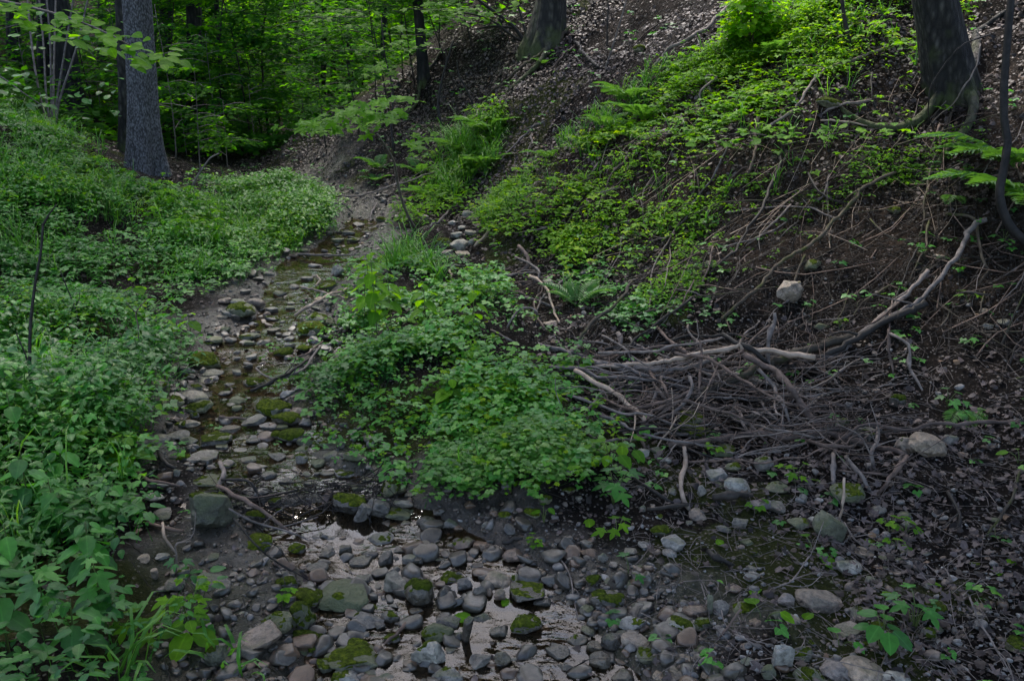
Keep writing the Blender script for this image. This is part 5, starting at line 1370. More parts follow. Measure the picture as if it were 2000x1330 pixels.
cover('tall_herbs', 1100, pln, LEAFN, G_DARK, (.06, .32), (.028, .060), 7, 'tall broad leaved herbs at the near left', 13, ymax=4.8, vlo=0, vhi=.7, spread=.6, stems=True)
cover('lobed_herbs', 800, pln, MAPLE, G_DARK, (.06, .28), (.028, .055), 4, 'lobed leaves among the near left herbs', 14, ymax=4.8, vlo=.1, vhi=.7, spread=.7)
cover('bar_bright_herbs', 300, pi_, LEAF6, G_MID, (.01, .12), (.024, .048), 5, 'yellow green herbs on the gravel bar', 28, 8.5, .1, .8)
cover('bar_sprigs', 900, pi_, PINN, G_MID, (.02, .14), (.022, .04), 6, 'feathery sprigs between the round leaves of the bar', 25, 8.5, .1, .9)
cover('bar_edge_herbs', 260, lambda px, py, x, y: inpoly(px, py, [(560, 700), (640, 560), (700, 480), (900, 480), (1100, 640), (1260, 860), (1240, 1010), (1080, 1030), (820, 950), (680, 880)]) * .8, LEAF6, G_DARK, (.01, .06), (.02, .035), 4, 'straggling herbs along the edge of the bar', 26, 8.5, .1, .9)
cover('bar_herbs', 2000, pi_, LEAF6, G_DARK, (.01, .09), (.017, .038), 5, 'small round leaved herbs covering the gravel bar', 15, 8.5, .2, .9, stems=True)
cover('bar_trefoils', 1500, pi_, TRI, G_DARK, (.02, .15), (.032, .062), 3, 'three lobed herb leaves on the gravel bar', 16, 8.5, .25, 1.0)
cover('slope_herbs', 6800, lambda px, py, x, y: soft(px - 14, py, VR, 45) * gap(x, y, .33, 1.6) ** 1.2, LEAF6, G_MID, (.02, .13), (.020, .040), 5, 'yellow green herbs on the sunny upper slope', 17, 13.5, .2, 1.0)
cover('slope_brambles', 1700, lambda px, py, x, y: inpoly(px, py, VR) * gap(x, y, .25, 1.4), TRI4, G_MID, (.03, .18), (.038, .072), 3, 'three parted bramble leaves on the upper slope', 18, 13.5, .2, 1.0)
cover('low_bank_tops', 900, lambda px, py, x, y: inpoly(px, py, FLATL_) * np.clip(4 * fbm(x + 3, y + 8, 2, 2) + .1, 0, 1), LEAF6, G_MID, (.06, .22), (.024, .045), 5, 'pale tops of taller herbs by the stream bend', 30, 13.5, .2, .9)
cover('gully_herbs', 800, lambda px, py, x, y: inpoly(px, py, VG) * gap(x, y, .4, 2), LEAF4, G_MID, (.03, .22), (.04, .07), 5, 'mixed herbs in the grassy gully strip', 19, 13.5, .0, .7)
cover('trailing_sprigs', 900, lambda px, py, x, y: inpoly(px, py, [(1330, 440), (1430, 330), (1780, 300), (1900, 240), (1900, 330), (1600, 400), (1450, 520), (1330, 600), (1250, 600)]) * gap(x, y, .3, 2.2), LEAF6, G_MID, (.01, .10), (.018, .036), 5, 'small green plants trailing over the edge of the earth bank', 29, 13.5, .1, .8)
cover('bank_sprigs', 800, lambda px, py, x, y: (inpoly(px, py, VS) * .8 + inpoly(px, py, SLOPEP) * .012 + inpoly(px, py, BAREP) * .02) * gap(x, y, .42, 1.8), TRI4, G_DARK, (.01, .09), (.035, .06), 3, 'scattered green sprigs on the earth bank', 20, 13.5, .2, .9)
cover('flat_sprigs', 130, lambda px, py, x, y: inpoly(px, py, FLATP) * .2 + inpoly(px, py, [(250, 800), (420, 800), (330, 1330), (250, 1330)]) * .4, TRI, G_DARK, (.01, .05), (.03, .055), 3, 'small seedlings dotted over soil and litter', 21, 6.5, .3, 1.0)
FINE = [(860, 935), (900, 890), (960, 850), (1040, 840), (1110, 870), (1110, 930), (1040, 960), (960, 950), (880, 990)]
cover('feathery_herbs', 900, lambda px, py, x, y: inpoly(px, py, FINE) * 1.0, PINN, G_GRASS, (.03, .11), (.026, .042), 6, 'feathery bright green herb patch at the front of the bar', 22, 6, .3, .9)
FLATL = [(430, 385), (560, 372), (645, 400), (650, 450), (600, 478), (480, 500), (330, 460), (320, 400)]
cover('fine_bank_herbs', 2600, lambda px, py, x, y: inpoly(px, py, FLATL) * .9, LEAF4, G_GRASS, (.05, .28), (.035, .06), 6, 'pale fine herbs on the low bank by the stream bend', 23, 13.5, .4, 1.0)

def cover_far():
    rs = np.random.RandomState(61)
    n = 30000
    y = 9.5 + 26 * rs.rand(n) ** 1.3; x = (rs.rand(n) * 2 - 1) * (.72 * y)
    z = terrain(x, y, False)
    px, py, _ = project(x, y, z)
    k = ~inpoly(px, py, [(520, 345), (640, 250), (880, 60), (1100, -100), (3000, -100), (3000, 900), (640, 420), (560, 380)]) & (rs.rand(n) < gap(x, y, .75, .8)) & ((x < -5.2) | (y > 12.6)) & (py < 372)
    x, y, z = x[k], y[k], z[k]; n = len(x)
    rep = np.repeat(np.arange(n), 4); m = len(rep)
    H = .12 + .45 * np.clip(.5 + fbm(x, y, .8, 2), 0, 1)
    pos = np.stack([x[rep] + rs.randn(m) * .12, y[rep] + rs.randn(m) * .12, z[rep] + H[rep] * rs.uniform(.4, 1, m)], 1)
    V, F, v, e = scatter(LEAF2, pos, frames(np.stack([rs.randn(m) * .3, rs.randn(m) * .3 - .2, np.ones(m)], 1), rs.rand(m) * 6.28), rs.uniform(.07, .16, m), np.clip(.2 + .6 * fbm(x, y, .5, 2)[rep] + .2 * rs.rand(m), 0, 1))
    ob('undergrowth', mk_mesh('undergrowth', V, F, G_WOOD, {'v': v, 'e': e}), kind='stuff', label='low leafy undergrowth on the floor of the wood behind', cat='ground cover')
cover_far()
def grass(name, n, prob, hr, label, seed, ymax=13, blades=7, w=1.0, vlo=.2, vhi=1):
    x, y, z, rs = field(n, prob, ymax, 1.0, seed)
    n = len(x)
    rep = np.repeat(np.arange(n), blades)
    m = len(rep)
    yaw = rs.rand(m) * 6.28
    S = rs.uniform(hr[0], hr[1], m)
    nz = np.stack([rs.randn(m) * .25, rs.randn(m) * .25, np.ones(m)], 1)
    pos = np.stack([x[rep] + rs.randn(m) * .012, y[rep] + rs.randn(m) * .012, z[rep]], 1)
    M = frames(nz, yaw)
    sc3 = np.stack([S * 0 + .16 * w * rs.uniform(.7, 1.3, m), S * rs.uniform(.4, 1.0, m), S * 2.0 * rs.uniform(.7, 1.1, m)], 1)
    V, F, v, e = scatter(BLADE, pos, M, sc3, np.clip(rs.uniform(vlo, vhi, n)[rep] + .1 * rs.randn(m), 0, 1))
    ob(name, mk_mesh(name, V, F, G_GRASS, {'v': v, 'e': e * .5 + .3}), kind='stuff', label=label, cat='grass')
grass('bank_grass', 380, lambda px, py, x, y: inpoly(px, py, [(-600, 150), (60, 250), (200, 300), (260, 380), (330, 460), (300, 560), (150, 560), (-100, 480), (-600, 500)]) * gap(x, y, .2, 1.3), (.16, .38), 'long soft grass on the upper left bank', 31)
grass('low_bank_grass', 380, lambda px, py, x, y: inpoly(px, py, FLATL + []) * .8 + inpoly(px, py, [(300, 450), (620, 480), (500, 510), (400, 560), (330, 540)]) * .6, (.10, .24), 'short grass mixed with herbs by the stream bend', 32)
grass('gully_grass', 120, lambda px, py, x, y: inpoly(px, py, [(860, 330), (880, 260), (930, 240), (985, 270), (960, 320), (900, 380), (850, 400)]) * 1.0, (.14, .34), 'soft grass hanging in the gully strip', 33)
grass('slope_grass', 260, lambda px, py, x, y: inpoly(px, py, VR) * gap(x, y, .2, 1.1), (.08, .2), 'thin grass among the slope herbs', 34)
grass('herb_grass', 150, lambda px, py, x, y: inpoly(px, py, VL) * (y < 5) * gap(x, y, .3), (.12, .3), 'single grass blades among the near left herbs', 35, 5)

# ================================================================== TREES
def atdepth(px, py, D):
    d = ray(px, py)
    return Vector((d[0] * D, d[1] * D, CAM_H + d[2] * D))

def bark_mat(name, c1, c2, scale, ystretch, moss=.0, bs=1.0):
    m, nt, out = new_mat(name)
    tc = N(nt, 'ShaderNodeTexCoord')
    mp = N(nt, 'ShaderNodeMapping'); mp.inputs['Scale'].default_value = (1, 1, ystretch)
    L(nt, tc.outputs['Object'], mp.inputs[0])
    vo = N(nt, 'ShaderNodeTexVoronoi', feature='F1'); vo.inputs['Scale'].default_value = scale
    L(nt, mp.outputs[0], vo.inputs['Vector'])
    n1 = noise(nt, scale * .7, 6, .7, vec=mp.outputs[0])
    n2 = noise(nt, 5, 3, .6)
    f = math_(nt, 'MULTIPLY', math_(nt, 'SUBTRACT', 1.1, vo.outputs['Distance']), n1)
    col = ramp(nt, f, [(.20, tuple(a * .3 for a in c1)), (.36, c1), (.62, c2)])
    col = mixc(nt, .6, col, ramp(nt, n2, [(.3, (.5, .5, .5)), (.7, (1.2, 1.2, 1.2))]), 'MULTIPLY')
    # lichen and moss near the foot
    sx = N(nt, 'ShaderNodeSeparateXYZ'); L(nt, tc.outputs['Object'], sx.inputs[0])
    mo = ramp(nt, math_(nt, 'ADD', math_(nt, 'MULTIPLY', sx.outputs[2], -.5), math_(nt, 'ADD', n2, moss)), [(.55, (0, 0, 0)), (.75, (1, 1, 1))])
    col = mixc(nt, math_(nt, 'MULTIPLY', mo, .7), col, (.045, .058, .012))
    p = N(nt, 'ShaderNodeBsdfPrincipled'); L(nt, col, p.inputs['Base Color'])
    p.inputs['Roughness'].default_value = .8
    p.inputs['Specular IOR Level'].default_value = .35
    b = bump(nt, f, bs, .035)
    b = bump(nt, noise(nt, scale * 3.5, 4, .7, vec=mp.outputs[0]), .6, .008, b)
    L(nt, b, p.inputs['Normal']); L(nt, p.outputs[0], out.inputs[0])
    return m
BK_SPRUCE = bark_mat('spruce_bark', (.13, .125, .13), (.24, .235, .245), 75, .5, -.1, .9)
BK_DARK = bark_mat('dark_tree_bark', (.014, .012, .011), (.045, .040, .036), 22, .3, .1)
BK_OLD = bark_mat('old_tree_bark', (.022, .020, .017), (.085, .078, .066), 34, .35, .12)
BK_MOSS = bark_mat('mossy_tree_bark', (.028, .025, .020), (.085, .080, .062), 24, .4, .2)

def ground_at_px(px, D):
    """world point on the ground in the image column px at camera depth D"""
    y = D
    for _ in range(30):
        x = (px - 1000) / KPX * D
        z = gz(x, y)
        y = (D + (z - CAM_H) * SP) / CP
    return x, y, gz(x, y)

def crown_mesh(cx, cy, cz, rx, ry, rz, n, size, seed, mat, name='crown'):
    rs = np.random.RandomState(seed)
    k = 46
    # leaf clumps on drooping sprays through the volume
    cc = rs.randn(k, 3); cc /= np.linalg.norm(cc, axis=1)[:, None]
    cc *= (rs.rand(k) ** .45)[:, None]
    w = rs.randint(0, k, n)
    p = cc[w] + rs.randn(n, 3) * np.array([.17, .17, .10])
    pos = p * np.array([rx, ry, rz]) + np.array([cx, cy, cz])
    nz = np.stack([rs.randn(n) * .4, rs.randn(n) * .4, np.ones(n)], 1)
    V, F, v, e = scatter(LEAF4, pos, frames(nz, rs.rand(n) * 6.28), rs.uniform(.6, 1.2, n) * size, rs.rand(n))
    return V, F, v, e

TMARKS = []
def tree(px, D, wpx, lean=(0, 0), bark=BK_DARK, height=14, crown=None, label='', name='tree', group=None, at_=None, flare=1.5, seg=14, roots=0, cat='tree', cmat=None):
    x, y, z = ground_at_px(px, D) if at_ is None else (at_[0], at_[1], gz(*at_))
    R = wpx / 2 * D / KPX
    zt = CAM_H + .056 * D; dt = y * CP - (zt - CAM_H) * SP
    if lean[0] > 5: lean = (((lean[0] - 1000) / KPX * dt - x) / (zt - z), lean[1])
    if at_ is None: TMARKS.append((px, 150 - D, label))
    root = ob(name, None, label=label, cat=cat, group=group, loc=(x, y, z))
    rs = np.random.RandomState(int(px * 3 + D * 17) % 9999)
    hs = np.concatenate([np.linspace(-.25, 1.2, 16), np.linspace(1.4, height, 18)])
    P = np.stack([lean[0] * hs + .02 * np.sin(hs * 1.3 + px), lean[1] * hs + .02 * np.cos(hs * 1.1), hs], 1)
    rad = R * (1 - .7 * np.clip(hs / height, 0, 1)) * (1 + (flare - 1) * np.exp(-np.clip(hs + .05, 0, 9) * 3.2))
    V, Q, T = tube(P, rad, seg, .0)
    ang = np.arctan2(V[:, 1] - np.interp(V[:, 2], hs, P[:, 1]), V[:, 0] - np.interp(V[:, 2], hs, P[:, 0]))
    c = np.stack([np.interp(V[:, 2], hs, P[:, 0]), np.interp(V[:, 2], hs, P[:, 1])], 1)
    rid = 1 + (.05 * np.sin(ang * 5 + px) + .04 * np.sin(ang * 3)) * (1 + 3 * np.exp(-np.clip(V[:, 2], 0, 9) * 3)) + .05 * vnoise3(V * 6)
    V[:, :2] = c + (V[:, :2] - c) * rid[:, None]
    ob('trunk', mk_mesh('trunk', V, [Q, T], bark), parent=root)
    for k in range(roots):
        a = k * 6.28 / roots + rs.rand()
        L_ = rs.uniform(.4, 1.0)
        pts = []
        for t in np.linspace(0, 1, 7):
            r_ = R * .7 + t * L_
            aa = a + .5 * math.sin(t * 3 + k)
            qx, qy = x + math.cos(aa) * r_, y + math.sin(aa) * r_
            pts.append([qx - x, qy - y, gz(qx, qy) - z + .10 * (1 - t) ** 2 - .01])
        V, Q, T = tube(resample(pts, 14), np.linspace(R * .30, .010, 14), 7, .2)
        ob('root', mk_mesh('root', V, [Q, T], BK_MOSS), parent=root)
    if crown:
        for cr in crown:
            cz, rx, rz, n, sz = cr[:5]
            ox, oy = (cr[5], cr[6]) if len(cr) > 5 else (0, 0)
            V, F, v, e = crown_mesh(lean[0] * cz + ox, lean[1] * cz + oy, cz, rx, rx, rz, n, sz, int(px + D * 7 + cz), None)
            ob('crown', mk_mesh('crown', V, F, cmat or G_NEEDLE, {'v': v, 'e': e}), parent=root)
    return root
GT = 'dark trunks standing in the wood behind'
tree(277, 9.2, 54, (264, .0), BK_SPRUCE, 20, [(16.5, 2.2, 4.2, 4200, .26)], 'large grey blue spruce trunk standing on the left bank', 'spruce_tree', seg=28, flare=1.55)
tree(140, 12.6, 44, (112, 0), BK_DARK, 17, [(11, 2.6, 4.5, 1400, .27)], 'thick dark trunk left of the grey spruce, leaning left', 'spruce_tree', flare=1.5)
tree(92, 13.5, 30, (88, 0), BK_DARK, 16, [(10, 2.2, 4.2, 1300, .27)], 'dark trunk behind the hazel stems at the far left', 'spruce_tree')
tree(240, 10.6, 22, (236, 0), BK_MOSS, 12, None, 'dark mossy trunk touching the left side of the spruce', 'spruce_tree')
tree(377, 14.5, 30, (377, 0), BK_DARK, 17, [(11.5, 2.0, 4.0, 700, .27)], 'dark straight trunk just right of the grey spruce', 'spruce_tree')
for px, D, w, ln, lb in [(325, 18, 24, 322, 'dim trunk between the spruce and the dark straight one'), (435, 16, 10, 424, 'thin dark tree with a forked middle in front of bright leaves'), (633, 20, 11, 632, 'thin straight tree before the bright leaves in the valley gap'),
                         (200, 17, 18, 198, 'slim dim trunk left of the grey spruce'), (505, 24, 12, 510, 'distant slim trunk in the bright green gap'), (690, 18, 12, 676, 'slim leaning trunk left of the leafy ridge'), (745, 17, 10, 752, 'slim trunk in the shade below the ridge'),
                         (560, 30, 12, 566, 'farthest slim trunk in the bright green gap'), (30, 14, 26, 24, 'dim trunk at the left edge of the wood'), (165, 22, 20, 160, 'distant dim trunk in the dark left wood')]:
    tree(px, D, w, (ln, 0), BK_DARK, 13, None, lb, 'young_tree', group=None, seg=8, flare=1.2)
o = at(825, 165); tree(825, dist_of(o), 20, (815, 0), BK_DARK, 12, None, 'dark slim trunk rooted on the edge of the litter slope', 'young_tree', at_=(o.x, o.y), roots=2, seg=10)
o = at(1068, 88); tree(1068, dist_of(o), 50, (1076, .0), BK_MOSS, 13, [(9.5, 2.0, 2.0, 1500, .26, -3.0, 3.5)], 'mossy old trunk at the top middle of the slope', 'broadleaf_tree', at_=(o.x, o.y), roots=3, seg=16, flare=1.7)  # unseen crown set well off the trunk so its shade darkens the gully
o = at(1862, 190); tree(1862, dist_of(o), 76, (1828, .0), BK_OLD, 13, [(4.9, 1.7, 1.0, 4200, .18, -1.5, .5), (5.1, 1.8, .9, 4800, .18, -2.7, .4), (4.6, 2.4, 1.1, 5200, .2, -.6, -1.6), (5.6, 3.0, 1.5, 5200, .22, .4, -1.6), (8.5, 3.4, 2.4, 3000, .26)], 'broad old trunk with mossy roots at the top of the dark bank', 'broadleaf_tree', at_=(o.x, o.y), roots=3, seg=22, flare=1.3)  # out-of-view crowns, shaped and offset to shade the bank and the near right

# unseen trees added beyond the picture, their crowns placed to shade this end
for (x_, y_), crowns, lb in [((6.0, 3.4), [(3.9, 2.6, 1.3, 5200, .22, -1.8, .2), (4.6, 2.6, 1.1, 6500, .22, -3.4, .2), (3.3, 1.9, .55, 5200, .15, -3.1, .9), (3.0, 1.6, .5, 3500, .15, -3.6, -1.2), (5.6, 2.6, 1.0, 6500, .22, -4.4, -1.6), (6.5, 3.2, 2.0, 3500, .26, -1.0, 0)], 'leafy tree roofing the dark bank from beyond the right edge'),
                             ((5.0, -1.5), [(5.5, 3.2, 2.0, 4200, .25, -1.0, .5)], 'leafy tree behind the viewer on the right bank'),
                             ((-5.5, -1.5), [(6.5, 3.0, 2.2, 3200, .26)], 'leafy tree behind the viewer on the left bank'),
                             ((-8.0, 6.5), [(7.5, 2.4, 2.2, 1400, .26)], 'leafy tree beyond the left edge of the herb bank'),
                             ((-9.5, 11), [(8.0, 3.2, 3.2, 4200, .27)], 'leafy tree deep in the dark left wood')]:
    tree(1000, 8, 60, (0, 0), BK_DARK, 11, crowns, lb, 'broadleaf_tree', at_=(x_, y_), seg=10)

for i, (px, D, z_, r_) in enumerate([(330, 17, 6.0, 1.8), (480, 24, 7.6, 2.4), (650, 24, 7.6, 2.2), (780, 19, 6.6, 1.8), (420, 33, 9.5, 3.2), (120, 18, 5.6, 2.6), (230, 24, 6.8, 3.0), (20, 16, 5.4, 2.4)]):
    tree(px, D, 9 + i % 3, (px + 6, 0), BK_DARK, z_ + 1, [(z_, r_, z_ * .42, 1200 if i < 5 else 3200, .17 + .003 * D)], 'broadleaf tree whose leaves hang in at the top behind ' + ['the spruce', 'the green gap', 'the thin straight tree', 'the ridge', 'the forked tree', 'the leaning left trunk', 'the slim left trunk', 'the hazel spray'][i], 'broadleaf_tree', seg=7, flare=1.1, cmat=G_WOOD)

# ---- understory: saplings with flat leafy tiers
def sapling(px, D, h, spread, nleaf, size, mat, label, group=None, name='sapling', tiers=9, zmin=.15, wood='dark', at_=None, lean=0.0, vlo=0., vhi=1., pxy=False):
    x, y, z = ground_at_px(px, D) if at_ is None else (at_[0], at_[1], gz(*at_))
    rs = np.random.RandomState(int(px * 5 + D * 31) % 99991)
    root = ob(name, None, label=label, cat='sapling', group=group, loc=(x, y, z))
    hs = np.linspace(-.05, h, 12)
    P = np.stack([lean * hs + .06 * h * .3 * np.sin(hs * 1.7 + px), .05 * np.cos(hs * 1.3 + D), hs], 1)
    B = Bag()
    V, Q, T = tube(P, np.linspace(.006 * h * .6 + .004, .003, 12), 5); B.add(V, Q, T)
    if pxy: PENDING.append((root, px, 150 - D, 30 if h < 2.6 else 50, label.split(' in the valley')[0].split(' between')[0].split(' rising')[0]))
    pos, hd = [], []
    per = max(1, nleaf // tiers)
    for k in range(tiers):
        zb = h * (zmin + (1 - zmin) * (k + rs.rand() * .8) / tiers)
        a = rs.rand() * 6.28
        L_ = spread * rs.uniform(.5, 1.05) * (1 - .45 * (zb / h) ** 2)
        b0 = np.array([np.interp(zb, hs, P[:, 0]), np.interp(zb, hs, P[:, 1]), zb])
        d = np.array([math.cos(a), math.sin(a), .12])
        pts = resample([b0, b0 + d * L_ * .5 + [0, 0, .06 * L_], b0 + d * L_ + [0, 0, -.05 * L_]], 6)
        V, Q, T = tube(pts, np.linspace(.006, .002, 6), 4); B.add(V, Q, T)
        t = rs.rand(per) ** .7
        side = rs.randn(per) * .22 * L_ * (.35 + t)
        c = b0 + d * (t * L_)[:, None] + np.stack([-np.sin(a) * side, np.cos(a) * side, -.10 * np.abs(side) + rs.randn(per) * .035 * L_ - .08 * L_ * t * t], 1)
        pos.append(c); hd.append(a + side * 1.2 / L_ + rs.randn(per) * .5)
    ob('stem', B.mesh('stem', WOOD[wood]), parent=root)
    pos, hd = np.vstack(pos), np.concatenate(hd)
    m = len(pos)
    nz = np.stack([rs.randn(m) * .30, rs.randn(m) * .30 - .22, np.ones(m)], 1)
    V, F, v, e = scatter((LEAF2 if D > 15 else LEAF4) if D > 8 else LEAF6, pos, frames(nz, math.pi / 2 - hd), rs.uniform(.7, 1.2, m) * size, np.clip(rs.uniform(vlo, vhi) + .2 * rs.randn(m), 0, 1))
    ob('foliage', mk_mesh('foliage', V, F, mat, {'v': v, 'e': e}), parent=root)
    return root
rs0 = random.Random(77)
GU_ = 'leafy saplings filling the valley behind the spruce'
for i in range(72):
    D = 13.5 + 19 * (i / 71.0) + rs0.uniform(-1, 1)
    px = rs0.uniform(295, 560) if D < 16 else rs0.uniform(300, 960)
    h = rs0.uniform(1.7, 4.2) * (.8 + D / 40)
    near = D < 18
    sapling(px, D, h, rs0.uniform(.9, 1.8) * (.6 + D / 30), 1150, .08 + .0030 * D, G_WOOD, ('dim' if near else 'bright green') + ' leafy sapling in the valley bottom beyond the spruce', GU_ + (' with leaves tinted as shaded' if near else ' with leaves tinted as lit'), tiers=15, vlo=.0 if near else .4, vhi=.5 if near else 1.0, lean=rs0.uniform(-.25, .25), pxy=True)  # shade and light put into the leaf tint: darker near, brighter far
GL_ = 'leafy saplings in the dark left wood'
for i in range(22):
    D = 11.5 + 14 * (i / 21.0)
    px = rs0.uniform(-60, 340)
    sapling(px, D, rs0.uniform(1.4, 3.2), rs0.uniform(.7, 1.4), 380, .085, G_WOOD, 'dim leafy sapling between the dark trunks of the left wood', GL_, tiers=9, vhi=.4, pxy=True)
GR_ = 'leafy saplings leaning out from the litter slope'
for px, py, h, sp_, lean in [(700, 262, 1.5, .8, -.1), (760, 215, 1.8, 1.0, -.2), (815, 165, 1.9, 1.0, -.15), (870, 125, 1.6, .9, -.3), (920, 95, 1.6, .9, -.2), (985, 55, 1.3, .9, -.3), (640, 300, 1.2, .8, -.1), (900, 70, 1.2, 1.0, -.1), (950, 60, 1.2, 1.1, .0), (1010, 30, 1.1, 1.0, .0), (860, 100, 1.3, 1.0, .0), (790, 150, 1.6, 1.0, .0), (730, 215, 1.8, .9, .0)]:
    o = at(px, py)
    sapling(px, dist_of(o), h, sp_, 420, .085, G_WOOD, 'slender leafy sapling rising from the shaded side of the litter slope', GR_, at_=(o.x, o.y), lean=lean, tiers=8, zmin=.35, vlo=.1, vhi=.9, pxy=True)
for px, D, h, sp_, n, lb in [(395, 10.6, 1.25, .75, 420, 'low grey green shrub directly right of the spruce trunk'), (340, 11.5, 1.9, .8, 460, 'pale leafed shrub reaching from behind the spruce'), (445, 11.6, .85, .75, 300, 'low spreading shrub over the dark stream bend'),
                             (430, 12.6, 1.7, .9, 400, 'blue green tiered shrub behind the low spreading one'), (600, 14.0, 1.5, 1.0, 420, 'grey green tiered shrub before the ridge foot'),
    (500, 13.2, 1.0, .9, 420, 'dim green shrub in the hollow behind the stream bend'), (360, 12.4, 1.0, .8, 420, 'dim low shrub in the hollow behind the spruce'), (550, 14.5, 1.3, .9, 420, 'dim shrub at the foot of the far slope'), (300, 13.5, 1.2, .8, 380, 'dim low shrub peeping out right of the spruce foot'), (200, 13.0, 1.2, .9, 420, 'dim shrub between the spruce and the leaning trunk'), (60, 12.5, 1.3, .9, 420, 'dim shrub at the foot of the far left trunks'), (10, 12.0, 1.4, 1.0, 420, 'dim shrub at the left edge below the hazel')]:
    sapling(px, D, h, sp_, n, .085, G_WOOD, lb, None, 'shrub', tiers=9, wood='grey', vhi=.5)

# the far end of the wood: one mass of leaves on the rising ground
rs = np.random.RandomState(91)
n = 60000
yy_ = rs.uniform(33, 62, n); xx_ = (rs.rand(n) * 2 - 1) * (.8 * yy_)
cl = fbm(xx_, yy_, .35, 3)
hh = (rs.rand(n) ** .8) * (3.0 + 8 * np.clip(cl + .35, .05, 1))
pos = np.stack([xx_, yy_, terrain(xx_, yy_, False) + hh + .2], 1)
nz = np.stack([rs.randn(n) * .5, rs.randn(n) * .5 - .4, np.ones(n)], 1)
V, F, v, e = scatter(LEAF2, pos, frames(nz, rs.rand(n) * 6.28), rs.uniform(.22, .5, n), np.clip(.4 + 1.6 * cl, 0, 1))
ob('distant_foliage', mk_mesh('distant_foliage', V, F, G_WOOD, {'v': v, 'e': e}), kind='stuff', label='mass of green leaves closing the far end of the valley', cat='woodland')

# ================================================================== INDIVIDUAL PLANTS
LEAFME = {}
def leaf_me(kind, mat, vi):
    k = (kind, mat.name, vi)
    if k not in LEAFME:
        t = {'ovate': LEAFB, 'nettle': LEAFN, 'maple': MAPLE, 'tri': TRI}[kind]
        LEAFME[k] = mk_mesh('leaf', t[0], t[1], mat, {'v': np.full(len(t[0]), [.2, .5, .8][vi]), 'e': t[2]})
    return LEAFME[k]
def leaf(parent, kind, mat, p, yaw, size, tilt=(0, 0), vi=None):
    o = ob('leaf', leaf_me(kind, mat, random.randrange(3) if vi is None else vi), parent=parent)
    n = np.array([[tilt[0], tilt[1], 1.0]])
    M = frames(n, np.array([yaw]))[0] * size
    m = Matrix(((M[0, 0], M[0, 1], M[0, 2], p[0]), (M[1, 0], M[1, 1], M[1, 2], p[1]), (M[2, 0], M[2, 1], M[2, 2], p[2]), (0, 0, 0, 1)))
    o.matrix_local = m
    return o
def stem_part(parent, pts, r0, r1, mat, name='stem', n=10):
    V, Q, T = tube(resample(pts, n), np.linspace(r0, r1, n), 5, .1)
    return ob(name, mk_mesh(name, V, [Q, T], mat), parent=parent)
M_STEM = simple_mat('green_stem', [(.3, (.05, .075, .02)), (.7, (.10, .13, .04))], 30, .5, .2, .002)

def maple_tiers(root, tiers, D, mat, size, seed):
    """tiers: (px centre, py centre, half width px, half height px, leaves); positions relative to the root"""
    rs = np.random.RandomState(seed)
    b = Vector(root.location)
    for cx, cy, hw, hh_, n, dd in tiers:
        ctr = atdepth(cx, cy, D + dd)
        for k in range(n):
            a = rs.rand() * 6.28; r_ = rs.rand() ** .5
            px = cx + math.cos(a) * r_ * hw
            p = atdepth(px, cy + rs.randn() * hh_ * .35 + math.sin(a) * r_ * hh_, D + dd + math.sin(a) * r_ * .35) - b
            leaf(root, 'maple', mat, p, rs.rand() * 6.28, size * rs.uniform(.7, 1.15), (rs.randn() * .25, -.45 + rs.randn() * .25))
        # the twig that carries the tier
        e1 = atdepth(cx - hw * .9, cy + 2, D + dd) - b; e2 = atdepth(cx + hw * .8, cy + 4, D + dd) - b
        stem_part(root, [tuple(e1), tuple(ctr - b + Vector((0, 0, -.02))), tuple(e2)], .002, .004, WOOD['dark'], 'twig')

b0 = at(812, 448); D0 = dist_of(b0)
root = ob('maple_sapling', None, label='young maple arching over the gully mouth with bright flat leaves', cat='sapling', loc=tuple(b0))
pts = [tuple(atdepth(px, py, D0 - k * .25) - b0) for k, (px, py) in enumerate([(812, 449), (796, 420), (783, 385), (775, 345), (769, 315), (752, 285), (737, 262)])]
stem_part(root, pts, .014, .006, WOOD['grey'], 'stem', 16)
maple_tiers(root, [(690, 238, 85, 18, 74, -1.3), (600, 250, 58, 10, 34, -1.3), (745, 225, 50, 18, 32, -1.2), (770, 196, 48, 9, 16, -1.2), (835, 262, 28, 8, 9, -1.0), (812, 290, 24, 10, 10, -1.0), (700, 205, 60, 8, 14, -1.3)], D0, G_BRIGHT, .088, 3)
b0 = at(770, 300); D0 = dist_of(b0)
root = ob('maple_sapling', None, label='dark stemmed young maple behind the arching one', cat='sapling', loc=tuple(b0))
stem_part(root, [tuple(atdepth(px, py, D0) - b0) for px, py in [(770, 300), (764, 240), (768, 180), (752, 110), (745, 40)]], .014, .006, WOOD['dark'], 'stem', 14)
maple_tiers(root, [(745, 140, 36, 14, 18, -.2), (728, 96, 55, 12, 22, -.2), (805, 92, 58, 9, 22, -.2), (790, 65, 50, 9, 16, 0), (910, 30, 70, 14, 26, -.1), (850, 15, 60, 12, 22, -.1), (650, 30, 90, 20, 26, 0), (720, 170, 60, 8, 10, -.1)], D0, G_BRIGHT, .095, 4)

